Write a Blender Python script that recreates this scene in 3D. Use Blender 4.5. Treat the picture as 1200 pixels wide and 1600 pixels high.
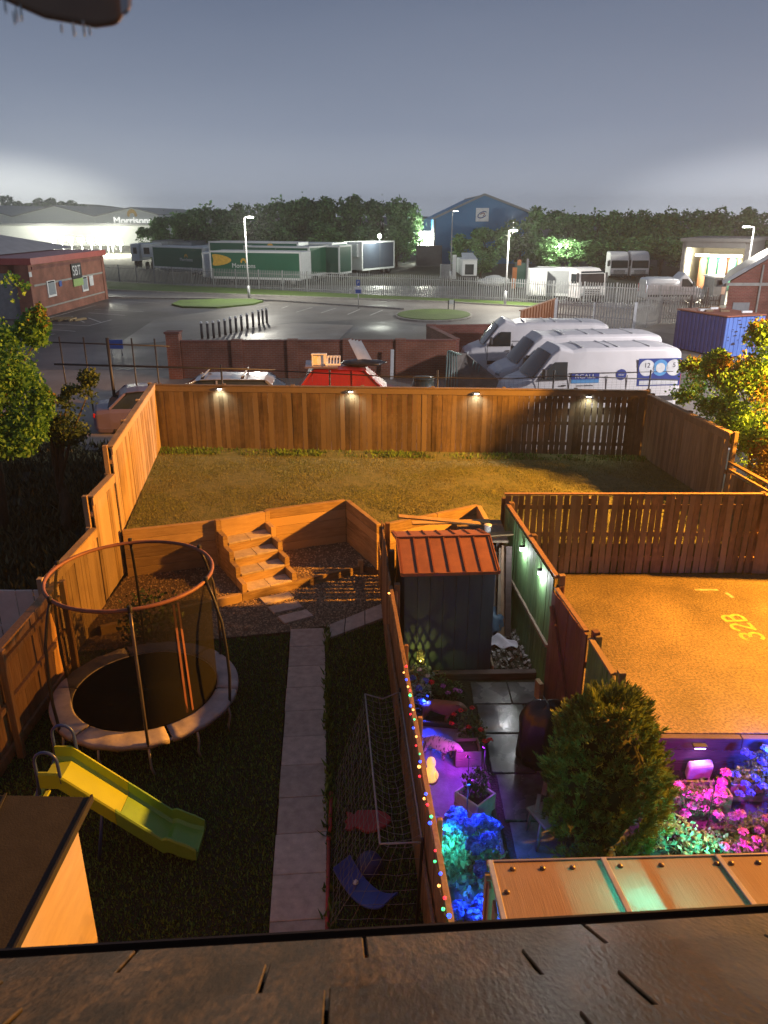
import bpy, bmesh, math, random
import numpy as np
from mathutils import Vector, Matrix, noise as mnoise

# ------------------------------------------------------------------ camera, sky, lamp, exposure
for o in list(bpy.data.objects): bpy.data.objects.remove(o)
SC = bpy.context.scene
COL = SC.collection
R = random.Random(7)
H, F, HOR = 6.8, 1200.0, 340.0
TH = math.atan((800 - HOR) / F)
CT, ST = math.cos(TH), math.sin(TH)
cam = bpy.data.cameras.new('camera')
cam.sensor_fit = 'HORIZONTAL'; cam.sensor_width = 36; cam.lens = 36
cam.clip_start = 0.05; cam.clip_end = 6000
cam.dof.use_dof = True; cam.dof.focus_distance = 16; cam.dof.aperture_fstop = 11
co = bpy.data.objects.new('camera', cam); COL.objects.link(co)
co.location = (0, 0, H); co.rotation_euler = (math.pi / 2 - TH, 0, 0)
SC.camera = co
SC.view_settings.view_transform = 'Standard'; SC.view_settings.look = 'None'
SC.view_settings.exposure = 0.18; SC.view_settings.gamma = 1
SC.cycles.max_bounces = 6; SC.cycles.diffuse_bounces = 3; SC.cycles.glossy_bounces = 3
SC.cycles.transmission_bounces = 4; SC.cycles.transparent_max_bounces = 12; SC.cycles.volume_bounces = 0
SC.cycles.sample_clamp_indirect = 4.0
SC.cycles.caustics_reflective = False; SC.cycles.caustics_refractive = False

w = bpy.data.worlds.new('World'); SC.world = w; w.use_nodes = True
nt = w.node_tree; nt.nodes.clear()
wo = nt.nodes.new('ShaderNodeOutputWorld'); bg = nt.nodes.new('ShaderNodeBackground')
tc = nt.nodes.new('ShaderNodeTexCoord'); sx = nt.nodes.new('ShaderNodeSeparateXYZ')
rp = nt.nodes.new('ShaderNodeValToRGB'); nz = nt.nodes.new('ShaderNodeTexNoise')
ma = nt.nodes.new('ShaderNodeMath'); ma.operation = 'MULTIPLY_ADD'
nz.inputs['Scale'].default_value = 1.6; nz.inputs['Detail'].default_value = 5
mp = nt.nodes.new('ShaderNodeMapping'); mp.inputs['Scale'].default_value = (1, 1, 4)
nt.links.new(tc.outputs['Generated'], sx.inputs[0]); nt.links.new(tc.outputs['Generated'], mp.inputs[0])
nt.links.new(mp.outputs[0], nz.inputs[0])
nt.links.new(nz.outputs[0], ma.inputs[0]); ma.inputs[1].default_value = 0.07; nt.links.new(sx.outputs['Z'], ma.inputs[2])
nt.links.new(ma.outputs[0], rp.inputs[0]); nt.links.new(rp.outputs[0], bg.inputs[0]); nt.links.new(bg.outputs[0], wo.inputs[0])
cr = rp.color_ramp
SKY = [(0.0, (.36, .40, .46)), (.07, (.31, .35, .425)), (.14, (.21, .25, .335)), (.27, (.118, .152, .228)), (.5, (.08, .108, .17)), (1, (.065, .09, .145))]
while len(cr.elements) < len(SKY): cr.elements.new(0.5)
for e, (p, c) in zip(cr.elements, SKY): e.position = p; e.color = (*c, 1)
bg.inputs[1].default_value = 1.0
# town light caught in the low sky over the depot (far left) and over the wash bay (far right)
last = rp.outputs[0]
for az, col, wd, amt in ((-27, (1, 1, .88), 6.0, .48), (26, (.95, .97, 1), 6.5, .24)):
    ms_ = nt.nodes.new('ShaderNodeVectorMath'); ms_.operation = 'MULTIPLY'; ms_.inputs[1].default_value = (1, 1, 2.6); nt.links.new(tc.outputs['Generated'], ms_.inputs[0])
    mn_ = nt.nodes.new('ShaderNodeVectorMath'); mn_.operation = 'NORMALIZE'; nt.links.new(ms_.outputs[0], mn_.inputs[0])
    dt = nt.nodes.new('ShaderNodeVectorMath'); dt.operation = 'DOT_PRODUCT'; nt.links.new(mn_.outputs[0], dt.inputs[0])
    dt.inputs[1].default_value = (math.sin(math.radians(az)), math.cos(math.radians(az)), -.02)
    mr_ = nt.nodes.new('ShaderNodeMapRange'); mr_.interpolation_type = 'SMOOTHERSTEP'
    mr_.inputs['From Min'].default_value = math.cos(math.radians(wd * 2.2)); mr_.inputs['From Max'].default_value = 1; mr_.inputs['To Max'].default_value = amt
    nt.links.new(dt.outputs['Value'], mr_.inputs['Value'])
    ml = nt.nodes.new('ShaderNodeMix'); ml.data_type = 'RGBA'; ml.blend_type = 'ADD'; nt.links.new(mr_.outputs[0], ml.inputs['Factor']); nt.links.new(last, ml.inputs['A']); ml.inputs['B'].default_value = (*col, 1)
    last = ml.outputs['Result']
nt.links.new(last, bg.inputs[0])

def lamp(name, loc, color, energy, kind='POINT', radius=.05, aim=None, angle=60, blend=.5):
    l = bpy.data.lights.new(name, kind); l.color = color; l.energy = energy; l.shadow_soft_size = radius
    if kind == 'SPOT': l.spot_size = math.radians(angle); l.spot_blend = blend
    o = bpy.data.objects.new(name, l); COL.objects.link(o); o.location = loc
    if aim is not None: o.rotation_euler = (Vector(aim) - Vector(loc)).to_track_quat('-Z', 'Y').to_euler()
    return o
# the sodium street lamp on the far side of the parking bay, just beyond the right edge of the picture
lamp('sodium_street_light', (13.2, 13.45, 7.0), (1, .375, .03), 39000, 'SPOT', .22, (0, 12.3, .8), 92, .22)
# white street lamp in the yard, also just outside the right edge
lamp('yard_street_light', (17, 20.5, 7.5), (1, .94, .94), 8000, 'SPOT', .15, (5, 33, 0), 116, .3)

# ------------------------------------------------------------------ helpers
def ray(px, py):
    x = (px - 600) / F; v = (py - 800) / F
    return (x, CT - v * ST, -ST - v * CT)
def g(px, py, z=0.0):
    r = ray(px, py); t = (z - H) / r[2]; return (r[0] * t, r[1] * t, z)
def at(px, py, Y):
    r = ray(px, py); t = Y / r[1]; return (r[0] * t, Y, H + r[2] * t)
def V(*a): return Vector(a)
def sm(a, b, x):
    t = max(0, min(1, (x - a) / (b - a))); return t * t * (3 - 2 * t)

LOC = {}
def thing(name, label, cat, loc=(0, 0, 0), group=None, kind=None):
    o = bpy.data.objects.new(name, None); COL.objects.link(o); o.location = loc; o.empty_display_size = .1
    o['label'] = label; o['category'] = cat
    if group: o['group'] = group
    if kind: o['kind'] = kind
    LOC[o] = Vector(loc)
    return o
def tag(o, label=None, cat=None, group=None, kind=None):
    if label: o['label'] = label
    if cat: o['category'] = cat
    if group: o['group'] = group
    if kind: o['kind'] = kind
    return o
def dup(root, loc, rz=None, label=None, group=None, sc=None):
    r = root.copy(); COL.objects.link(r); r.location = loc
    if rz is not None: r.rotation_euler = (0, 0, rz)
    if sc is not None: r.scale = sc if hasattr(sc, '__len__') else (sc, sc, sc)
    if label: r['label'] = label
    if group: r['group'] = group
    for ch in list(root.children):
        c = ch.copy(); COL.objects.link(c); c.parent = r
        for gch in list(ch.children):
            d = gch.copy(); COL.objects.link(d); d.parent = c
    return r

class MB:
    def __init__(s): s.v = []; s.f = []; s.a = []; s.s = []
    def add(s, vs, fs, var=None, smooth=False):
        k = len(s.v); s.v += [tuple(p) for p in vs]
        if var is None: var = R.random()
        for f in fs: s.f.append([k + i for i in f]); s.a.append(var); s.s.append(smooth)
        return s
    def obox(s, c, ax, ay, az, var=None):
        c, ax, ay, az = Vector(c), Vector(ax), Vector(ay), Vector(az)
        vs = [c + i * ax + j * ay + k * az for k in (-1, 1) for j in (-1, 1) for i in (-1, 1)]
        fs = [(0, 2, 3, 1), (4, 5, 7, 6), (0, 1, 5, 4), (2, 6, 7, 3), (0, 4, 6, 2), (1, 3, 7, 5)]
        if ax.cross(ay).dot(az) < 0: fs = [f[::-1] for f in fs]
        return s.add(vs, fs, var)
    def box(s, x0, x1, y0, y1, z0, z1, var=None):
        return s.obox(((x0 + x1) / 2, (y0 + y1) / 2, (z0 + z1) / 2), ((x1 - x0) / 2, 0, 0), (0, (y1 - y0) / 2, 0), (0, 0, (z1 - z0) / 2), var)
    def beam(s, p, q, w, h, up=(0, 0, 1), var=None):
        p, q = Vector(p), Vector(q); d = q - p; L = d.length
        if L < 1e-6: return s
        d /= L; u = Vector(up); side = d.cross(u)
        if side.length < 1e-4: side = d.cross(Vector((0, 1, 0)))
        side.normalize(); u = side.cross(d)
        return s.obox((p + q) / 2, d * L / 2, side * w / 2, u * h / 2, var)
    def tube(s, pts, r, n=8, cap=True, var=None, closed=False):
        pts = [Vector(p) for p in pts]; m = len(pts)
        rs = r if hasattr(r, '__len__') else [r] * m
        vs = []; nrm = None
        for i in range(m):
            if closed: d = pts[(i + 1) % m] - pts[i - 1]
            else: d = pts[min(i + 1, m - 1)] - pts[max(i - 1, 0)]
            if d.length < 1e-9: d = Vector((0, 0, 1))
            d.normalize()
            if nrm is None:
                nrm = d.orthogonal().normalized()
            else:
                nrm = nrm - d * nrm.dot(d)
                nrm = nrm.normalized() if nrm.length > 1e-6 else d.orthogonal().normalized()
            b = d.cross(nrm)
            for k in range(n):
                a = 2 * math.pi * k / n
                vs.append(pts[i] + (nrm * math.cos(a) + b * math.sin(a)) * rs[i])
        fs = []
        for i in range(m if closed else m - 1):
            j = (i + 1) % m
            for k in range(n):
                fs.append((i * n + k, i * n + (k + 1) % n, j * n + (k + 1) % n, j * n + k))
        if cap and not closed:
            fs.append(tuple(range(n))[::-1]); fs.append(tuple((m - 1) * n + k for k in range(n)))
        return s.add(vs, fs, var, True)
    def lathe(s, prof, c=(0, 0, 0), n=16, var=None, smooth=True):
        vs = []; c = Vector(c)
        for (r, z) in prof:
            for k in range(n):
                a = 2 * math.pi * k / n; vs.append(c + Vector((r * math.cos(a), r * math.sin(a), z)))
        fs = [(i * n + k, i * n + (k + 1) % n, (i + 1) * n + (k + 1) % n, (i + 1) * n + k) for i in range(len(prof) - 1) for k in range(n)]
        fs.append(tuple(range(n))[::-1]); fs.append(tuple((len(prof) - 1) * n + k for k in range(n)))
        return s.add(vs, fs, var, smooth)
    def prism(s, poly, vec, var=None):
        poly = [Vector(p) for p in poly]; vec = Vector(vec); n = len(poly)
        nn = Vector((0, 0, 0))
        for i in range(n): nn += poly[i].cross(poly[(i + 1) % n])
        if nn.dot(vec) < 0: poly = poly[::-1]
        vs = poly + [p + vec for p in poly]
        fs = [tuple(range(n))[::-1], tuple(range(n, 2 * n))] + [(i, (i + 1) % n, n + (i + 1) % n, n + i) for i in range(n)]
        return s.add(vs, fs, var)
    def slab(s, poly, z0, z1, var=None):
        return s.prism([(p[0], p[1], z0) for p in poly], (0, 0, z1 - z0), var)
    def poly(s, pts, var=None): return s.add(pts, [tuple(range(len(pts)))], var)
    def ell(s, c, r, nu=14, nv=8, var=None, rough=0, seed=0, rot=None):
        c = Vector(c); r = Vector(r) if hasattr(r, '__len__') else Vector((r, r, r)); vs = []
        for i in range(nv + 1):
            t = math.pi * i / nv
            for k in range(nu):
                a = 2 * math.pi * k / nu
                p = Vector((math.sin(t) * math.cos(a), math.sin(t) * math.sin(a), math.cos(t)))
                q = Vector((p.x * r.x, p.y * r.y, p.z * r.z))
                if rough: q *= 1 + rough * mnoise.noise(p * 2.3 + Vector((seed, seed * .7, 0)))
                if rot: q = rot @ q
                vs.append(c + q)
        fs = [(i * nu + k, (i + 1) * nu + k, (i + 1) * nu + (k + 1) % nu, i * nu + (k + 1) % nu) for i in range(nv) for k in range(nu)]
        return s.add(vs, fs, var, True)
    def loft(s, secs, cap=True, var=None, smooth=False, closed=True):
        n = len(secs[0]); vs = [p for sec in secs for p in sec]
        fs = []
        for i in range(len(secs) - 1):
            for k in range(n if closed else n - 1):
                fs.append((i * n + k, i * n + (k + 1) % n, (i + 1) * n + (k + 1) % n, (i + 1) * n + k))
        if cap: fs.append(tuple(range(n))[::-1]); fs.append(tuple((len(secs) - 1) * n + k for k in range(n)))
        return s.add(vs, fs, var, smooth)
    def build(s, name, m, parent=None, bev=0, seg=1, kind=None):
        off = Vector((0, 0, 0)); p = parent
        while p is not None:
            off += LOC.get(p, Vector((0, 0, 0))); p = p.parent
        me = bpy.data.meshes.new(name)
        me.from_pydata([(x[0] - off.x, x[1] - off.y, x[2] - off.z) for x in s.v], [], s.f)
        at_ = me.attributes.new('var', 'FLOAT', 'FACE'); at_.data.foreach_set('value', s.a)
        me.polygons.foreach_set('use_smooth', s.s)
        if any(s.s):
            bm = bmesh.new(); bm.from_mesh(me); bmesh.ops.recalc_face_normals(bm, faces=bm.faces[:]); bm.to_mesh(me); bm.free()
        me.materials.append(m); me.update()
        o = bpy.data.objects.new(name, me); COL.objects.link(o)
        if parent is not None: o.parent = parent
        if bev:
            b = o.modifiers.new('bevel', 'BEVEL'); b.width = bev; b.segments = seg; b.limit_method = 'ANGLE'
        if kind: o['kind'] = kind
        return o

def big(name, verts, faces, var, m, parent=None, smooth=False):
    """numpy mesh of quads/tris (uniform face size)"""
    off = Vector((0, 0, 0)); p = parent
    while p is not None:
        off += LOC.get(p, Vector((0, 0, 0))); p = p.parent
    verts = np.asarray(verts, dtype=np.float32) - np.array(off[:], dtype=np.float32)
    faces = np.asarray(faces, dtype=np.int32); nf, k = faces.shape
    me = bpy.data.meshes.new(name)
    me.vertices.add(len(verts)); me.vertices.foreach_set('co', verts.ravel())
    me.loops.add(nf * k); me.loops.foreach_set('vertex_index', faces.ravel())
    me.polygons.add(nf); me.polygons.foreach_set('loop_start', np.arange(0, nf * k, k, dtype=np.int32))
    me.update(calc_edges=True)
    a = me.attributes.new('var', 'FLOAT', 'FACE'); a.data.foreach_set('value', np.asarray(var, dtype=np.float32))
    me.materials.append(m)
    o = bpy.data.objects.new(name, me); COL.objects.link(o)
    if parent is not None: o.parent = parent
    return o

def leaves(name, P, size, m, parent=None, seed=1, aspect=.55, up=.25, nrm=None):
    """a diamond leaf at every point of P"""
    rg = np.random.default_rng(seed); n = len(P); P = np.asarray(P)
    N = rg.normal(size=(n, 3)); 
    if nrm is not None: N = N * .55 + nrm
    N[:, 2] += up; N /= np.linalg.norm(N, axis=1, keepdims=True)
    T = rg.normal(size=(n, 3)); T -= N * (T * N).sum(1, keepdims=True); T /= np.linalg.norm(T, axis=1, keepdims=True)
    B = np.cross(N, T); s = (np.asarray(size) * rg.uniform(.6, 1.35, n))[:, None]
    v = np.stack([P - T * s * .5, P + B * s * aspect * .5 - N * s * .06, P + T * s * .5, P - B * s * aspect * .5 - N * s * .06], 1).reshape(-1, 3)
    f = np.arange(4 * n).reshape(n, 4)
    return big(name, v, f, rg.random(n), m, parent)

def blobs(lobes, n, seed, shell=.45, noisef=1.1, thin=.34):
    """points spread in the outer part of ellipsoid lobes (c, r, weight), thinned by a noise so gaps show"""
    rg = np.random.default_rng(seed); out = []
    ws = np.array([l[2] for l in lobes], float); ws /= ws.sum()
    for (c, r, _), wt in zip(lobes, ws):
        k = int(n * wt / (1 - thin)); d = rg.normal(size=(k, 3)); d /= np.linalg.norm(d, axis=1, keepdims=True)
        rad = rg.uniform(shell, 1.0, k) ** .6
        rad *= 1 + .16 * np.sin(d[:, 0] * 5 + seed) * np.cos(d[:, 2] * 6 + seed * 2) + .08 * np.sin(d[:, 1] * 11)
        p = d * rad[:, None] * np.asarray(r) + np.asarray(c)
        out.append(p)
    p = np.concatenate(out)
    q = p * noisef
    den = np.sin(q[:, 0] * 2.1 + seed) + np.sin(q[:, 1] * 2.3 + 1.3 * seed) + np.sin(q[:, 2] * 2.7 + .7 * seed) + rg.normal(0, .7, len(p))
    p = p[den > np.quantile(den, thin)]
    return p[:n] if len(p) <= n else p[rg.permutation(len(p))[:n]]

# ------------------------------------------------------------------ materials
MATS = {}
def mat(name, c, c2=None, sc=6, rough=.75, metal=0, bump=0, bsc=None, var=0, emit=None, es=1, spec=.5, stretch=None,
        rough2=None, alpha=1, trans=0, hue=None, ramp=(.35, .68), det=6, translucent=0, coat=0, speck=None, stain=None, flow=False):
    m = bpy.data.materials.new(name); m.use_nodes = True; n = m.node_tree; L = n.links
    b = n.nodes['Principled BSDF']; out = n.nodes['Material Output']
    c2 = c2 or tuple(x * .72 for x in c)
    tc = n.nodes.new('ShaderNodeTexCoord'); mp = n.nodes.new('ShaderNodeMapping'); L.new(tc.outputs['Object'], mp.inputs[0])
    if stretch: mp.inputs['Scale'].default_value = stretch
    nz = n.nodes.new('ShaderNodeTexNoise'); nz.inputs['Scale'].default_value = sc; nz.inputs['Detail'].default_value = det; nz.inputs['Roughness'].default_value = .62
    L.new(mp.outputs[0], nz.inputs[0])
    rp = n.nodes.new('ShaderNodeValToRGB'); rp.color_ramp.elements[0].position = ramp[0]; rp.color_ramp.elements[1].position = ramp[1]
    rp.color_ramp.elements[0].color = (*c2, 1); rp.color_ramp.elements[1].color = (*c, 1)
    L.new(nz.outputs[0], rp.inputs[0]); colr = rp.outputs[0]
    for sp, vec in ((speck, mp.outputs[0] if flow else tc.outputs['Object']), (stain, mp.outputs[0] if flow else tc.outputs['Object'])):
        if not sp: continue
        n3 = n.nodes.new('ShaderNodeTexNoise'); n3.inputs['Scale'].default_value = sp[0]; n3.inputs['Detail'].default_value = 3; L.new(vec, n3.inputs[0])
        m3 = n.nodes.new('ShaderNodeMapRange'); m3.inputs['From Min'].default_value = .35; m3.inputs['From Max'].default_value = .65; m3.inputs['To Min'].default_value = sp[1]; m3.inputs['To Max'].default_value = sp[2]; L.new(n3.outputs[0], m3.inputs['Value'])
        v3 = n.nodes.new('ShaderNodeVectorMath'); v3.operation = 'SCALE'; L.new(colr, v3.inputs[0]); L.new(m3.outputs[0], v3.inputs['Scale']); colr = v3.outputs[0]
    if var:
        a = n.nodes.new('ShaderNodeAttribute'); a.attribute_name = 'var'
        mr = n.nodes.new('ShaderNodeMapRange'); mr.inputs['To Min'].default_value = 1 - var; mr.inputs['To Max'].default_value = 1 + var * .7
        L.new(a.outputs['Fac'], mr.inputs['Value'])
        if hue is not None:
            mx = n.nodes.new('ShaderNodeMix'); mx.data_type = 'RGBA'; L.new(a.outputs['Fac'], mx.inputs['Factor'])
            L.new(colr, mx.inputs['A']); mx.inputs['B'].default_value = (*hue, 1); colr = mx.outputs['Result']
        vm = n.nodes.new('ShaderNodeVectorMath'); vm.operation = 'SCALE'; L.new(colr, vm.inputs[0]); L.new(mr.outputs[0], vm.inputs['Scale']); colr = vm.outputs[0]
    L.new(colr, b.inputs['Base Color'])
    b.inputs['Roughness'].default_value = rough; b.inputs['Metallic'].default_value = metal
    b.inputs['Specular IOR Level'].default_value = spec
    if coat: b.inputs['Coat Weight'].default_value = coat; b.inputs['Coat Roughness'].default_value = .08
    if rough2 is not None:
        n2 = n.nodes.new('ShaderNodeTexNoise'); n2.inputs['Scale'].default_value = sc * .45; n2.inputs['Detail'].default_value = 4; L.new(mp.outputs[0], n2.inputs[0])
        m2 = n.nodes.new('ShaderNodeMapRange'); m2.inputs['From Min'].default_value = .4; m2.inputs['From Max'].default_value = .62
        m2.inputs['To Min'].default_value = rough; m2.inputs['To Max'].default_value = rough2
        L.new(n2.outputs[0], m2.inputs['Value']); L.new(m2.outputs[0], b.inputs['Roughness'])
    if bump:
        nb = n.nodes.new('ShaderNodeTexNoise'); nb.inputs['Scale'].default_value = bsc or sc * 4; nb.inputs['Detail'].default_value = 5; L.new(mp.outputs[0], nb.inputs[0])
        bp = n.nodes.new('ShaderNodeBump'); bp.inputs['Strength'].default_value = 1; bp.inputs['Distance'].default_value = bump
        L.new(nb.outputs[0], bp.inputs['Height']); L.new(bp.outputs[0], b.inputs['Normal'])
    if emit is not None:
        b.inputs['Emission Color'].default_value = (*emit, 1); b.inputs['Emission Strength'].default_value = es
    b.inputs['Alpha'].default_value = alpha; b.inputs['Transmission Weight'].default_value = trans
    if translucent:
        t = n.nodes.new('ShaderNodeBsdfTranslucent'); L.new(colr, t.inputs[0]); ms = n.nodes.new('ShaderNodeMixShader'); ms.inputs[0].default_value = translucent
        L.new(b.outputs[0], ms.inputs[1]); L.new(t.outputs[0], ms.inputs[2]); L.new(ms.outputs[0], out.inputs['Surface'])
    MATS[name] = m; return m

def brick(name, c, c2, mortar, scale=1.0, rough=.85, bw=.225, bh=.075):
    m = bpy.data.materials.new(name); m.use_nodes = True; n = m.node_tree; L = n.links; b = n.nodes['Principled BSDF']
    tc = n.nodes.new('ShaderNodeTexCoord'); sx = n.nodes.new('ShaderNodeSeparateXYZ'); L.new(tc.outputs['Object'], sx.inputs[0])
    ad = n.nodes.new('ShaderNodeMath'); L.new(sx.outputs['X'], ad.inputs[0]); L.new(sx.outputs['Y'], ad.inputs[1])
    cb = n.nodes.new('ShaderNodeCombineXYZ'); L.new(ad.outputs[0], cb.inputs['X']); L.new(sx.outputs['Z'], cb.inputs['Y'])
    bt = n.nodes.new('ShaderNodeTexBrick'); L.new(cb.outputs[0], bt.inputs['Vector'])
    bt.inputs['Color1'].default_value = (*c, 1); bt.inputs['Color2'].default_value = (*c2, 1); bt.inputs['Mortar'].default_value = (*mortar, 1)
    bt.inputs['Scale'].default_value = 1; bt.inputs['Brick Width'].default_value = bw; bt.inputs['Row Height'].default_value = bh; bt.inputs['Mortar Size'].default_value = .009
    nz = n.nodes.new('ShaderNodeTexNoise'); nz.inputs['Scale'].default_value = 1.3; nz.inputs['Detail'].default_value = 5; L.new(tc.outputs['Object'], nz.inputs[0])
    mr = n.nodes.new('ShaderNodeMapRange'); mr.inputs['From Min'].default_value = .3; mr.inputs['From Max'].default_value = .7; mr.inputs['To Min'].default_value = .65; mr.inputs['To Max'].default_value = 1.15; L.new(nz.outputs[0], mr.inputs['Value'])
    vm = n.nodes.new('ShaderNodeVectorMath'); vm.operation = 'SCALE'; L.new(bt.outputs['Color'], vm.inputs[0]); L.new(mr.outputs[0], vm.inputs['Scale'])
    L.new(vm.outputs[0], b.inputs['Base Color']); b.inputs['Roughness'].default_value = rough
    bp = n.nodes.new('ShaderNodeBump'); bp.inputs['Distance'].default_value = -.008; L.new(bt.outputs['Fac'], bp.inputs['Height']); L.new(bp.outputs[0], b.inputs['Normal'])
    MATS[name] = m; return m

M = dict(
 fence_new=mat('pale_new_fence_timber', (.52, .37, .21), (.34, .235, .125), 3, .8, bump=.003, bsc=30, var=.3, hue=(.36, .28, .2), stretch=(6, 6, .6), stain=(1.3, .62, 1.15)),
 fence=mat('treated_fence_timber', (.175, .125, .08), (.095, .065, .042), 3, .85, bump=.003, bsc=30, var=.4, hue=(.13, .105, .08), stretch=(6, 6, .6), stain=(1.1, .55, 1.35), speck=(9, .8, 1.15)),
 fence_old=mat('weathered_fence_timber', (.30, .17, .09), (.17, .09, .05), 3, .85, bump=.003, bsc=30, var=.4, hue=(.20, .14, .09), stretch=(6, 6, .6), stain=(1.2, .55, 1.35), speck=(9, .8, 1.15)),
 fence_grey=mat('greyed_fence_timber', (.27, .21, .15), (.17, .13, .09), 3, .85, bump=.003, bsc=30, var=.3, stretch=(6, 6, .6)),
 fence_orange=mat('cedar_fence_stain', (.31, .19, .105), (.19, .105, .055), 4, .62, bump=.002, bsc=30, var=.25, stretch=(6, 6, .6)),
 sleeper=mat('softwood_sleeper', (.54, .40, .21), (.30, .185, .08), 4, .75, bump=.003, bsc=22, var=.3, hue=(.40, .28, .14), stretch=(.8, .8, 7), stain=(1.6, .7, 1.15)),
 sleeper_dark=mat('dark_sleeper', (.09, .065, .06), (.05, .035, .03), 4, .8, bump=.004, bsc=22, var=.25, stretch=(.8, .8, 7)),
 paving=mat('buff_paving_slab', (.56, .49, .42), (.40, .345, .295), 9, .8, bump=.002, bsc=60, var=.2),
 slate_wet=mat('wet_slate_paving', (.10, .105, .11), (.055, .058, .06), 6, .12, rough2=.34, bump=.0012, bsc=18, var=.3),
 gravel=mat('golden_gravel_base', (.20, .14, .09), (.09, .06, .035), 40, .9, bump=.02, bsc=60),
 stone=mat('gravel_stone', (.40, .29, .18), (.22, .15, .09), 20, .85, var=.6),
 soil=mat('lawn_soil', (.03, .03, .014), (.018, .018, .009), 12, .95, bump=.02, bsc=30),
 soil_dry=mat('sparse_turf_soil', (.16, .165, .07), (.09, .11, .045), 7, .95, bump=.03, bsc=24),
 grass=mat('lawn_grass', (.12, .26, .055), (.07, .16, .036), 1.2, .85, var=.4, hue=(.125, .215, .055), spec=.2),
 grass_dry=mat('patchy_new_grass', (.10, .19, .04), (.21, .175, .07), .7, .85, var=.4, hue=(.17, .18, .06)),
 grass_wild=mat('rough_grass', (.05, .065, .025), (.028, .035, .014), 2, .85, var=.6, hue=(.09, .085, .04)),
 grass_verge=mat('verge_grass', (.10, .17, .03), (.07, .115, .025), .8, .85, bump=.03, bsc=9),
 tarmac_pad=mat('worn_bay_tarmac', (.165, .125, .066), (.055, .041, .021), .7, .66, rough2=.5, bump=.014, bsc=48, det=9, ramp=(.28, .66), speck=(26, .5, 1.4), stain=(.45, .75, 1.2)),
 tarmac=mat('wet_car_park_tarmac', (.15, .14, .13), (.075, .071, .068), .22, .7, rough2=.36, bump=.004, bsc=8, spec=.3),
 road=mat('damp_road_asphalt', (.22, .205, .185), (.15, .14, .13), .35, .68, rough2=.45, bump=.003, bsc=10, spec=.3),
 concrete=mat('pale_concrete_yard', (.30, .27, .24), (.19, .17, .15), .5, .7, rough2=.45, bump=.003, bsc=6, spec=.3),
 kerb=mat('concrete_kerb', (.34, .33, .31), (.24, .23, .21), 3, .85),
 line=mat('white_road_paint', (.62, .62, .58), (.36, .35, .33), 2.5, .7),
 yline=mat('yellow_road_paint', (.46, .38, .09), (.24, .19, .06), 14, .7),
 wline=mat('worn_white_paint', (.38, .33, .26), (.2, .17, .12), 14, .7),
 black=mat('black_powder_coat', (.02, .02, .022), (.012, .012, .014), 8, .5),
 rubber=mat('black_rubber', (.018, .018, .02), (.01, .01, .012), 12, .8),
 galv=mat('galvanised_steel', (.50, .51, .52), (.36, .37, .38), 5, .45, metal=.5),
 galv_dull=mat('dull_palisade_steel', (.24, .25, .26), (.18, .19, .20), 3, .55, metal=.2),
 white=mat('white_vehicle_paint', (.70, .68, .69), (.62, .60, .61), 1.2, .42),
 silver=mat('silver_vehicle_paint', (.45, .47, .52), (.40, .42, .47), 2, .3, metal=.5, coat=.5),
 lilac=mat('pale_lilac_paint', (.13, .105, .17), (.11, .09, .145), 2, .4, coat=.3),
 red=mat('red_vehicle_paint', (.24, .010, .015), (.19, .008, .012), 2, .4, coat=.2),
 glass=mat('dark_vehicle_glass', (.03, .04, .045), (.02, .027, .03), 2, .08),
 plastic=mat('dark_grey_plastic', (.05, .05, .055), (.035, .035, .04), 6, .55),
 tail=mat('red_lamp_lens', (.5, .02, .02), (.4, .015, .015), 4, .2),
 white_pl=mat('white_plastic', (.78, .78, .77), (.68, .68, .67), 5, .45),
 trunk=mat('tree_bark', (.10, .075, .05), (.05, .04, .028), 8, .9, bump=.02, bsc=20, stretch=(3, 3, .5)),
 brick=brick('red_brick', (.30, .10, .06), (.26, .08, .05), (.28, .20, .16)),
 brick_dark=brick('plum_brick', (.24, .075, .06), (.19, .055, .045), (.2, .14, .12)),
 bulb_white=mat('lit_white_diffuser', (.9, .9, .9), None, 5, .4, emit=(.92, .95, 1), es=14),
 bulb_warm=mat('lit_warm_diffuser', (.9, .9, .8), None, 5, .4, emit=(1, .98, .85), es=16),
)
def leafmat(name, c, c2, hue, tr=.3, var=.45, sc=1.2): 
    M[name] = mat(name, c, c2, sc, .6, var=var, hue=hue, translucent=tr); return M[name]
leafmat('belt_leaf', (.14, .27, .10), (.055, .12, .045), (.125, .24, .085), .25, .5, .35)
leafmat('sycamore_leaf', (.10, .36, .08), (.05, .22, .05), (.17, .36, .09), .35, .5, 1.5)
leafmat('autumn_leaf', (.26, .22, .06), (.14, .12, .04), (.28, .21, .07), .35, .5, 1.5)
leafmat('conifer_leaf', (.125, .21, .05), (.06, .115, .03), (.19, .24, .06), .2, .55, 4)
leafmat('bush_leaf', (.07, .14, .05), (.04, .08, .03), (.09, .15, .06), .3, .4, 6)
leafmat('pale_leaf', (.28, .40, .30), (.18, .28, .2), (.35, .45, .35), .3, .3, 6)

def ground_z(x, y): return (.5 * sm(11.0, 15.5, y) - .06) if x < -5.5 else (.54 * sm(14.8, 17.5, y) - .10)
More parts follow.
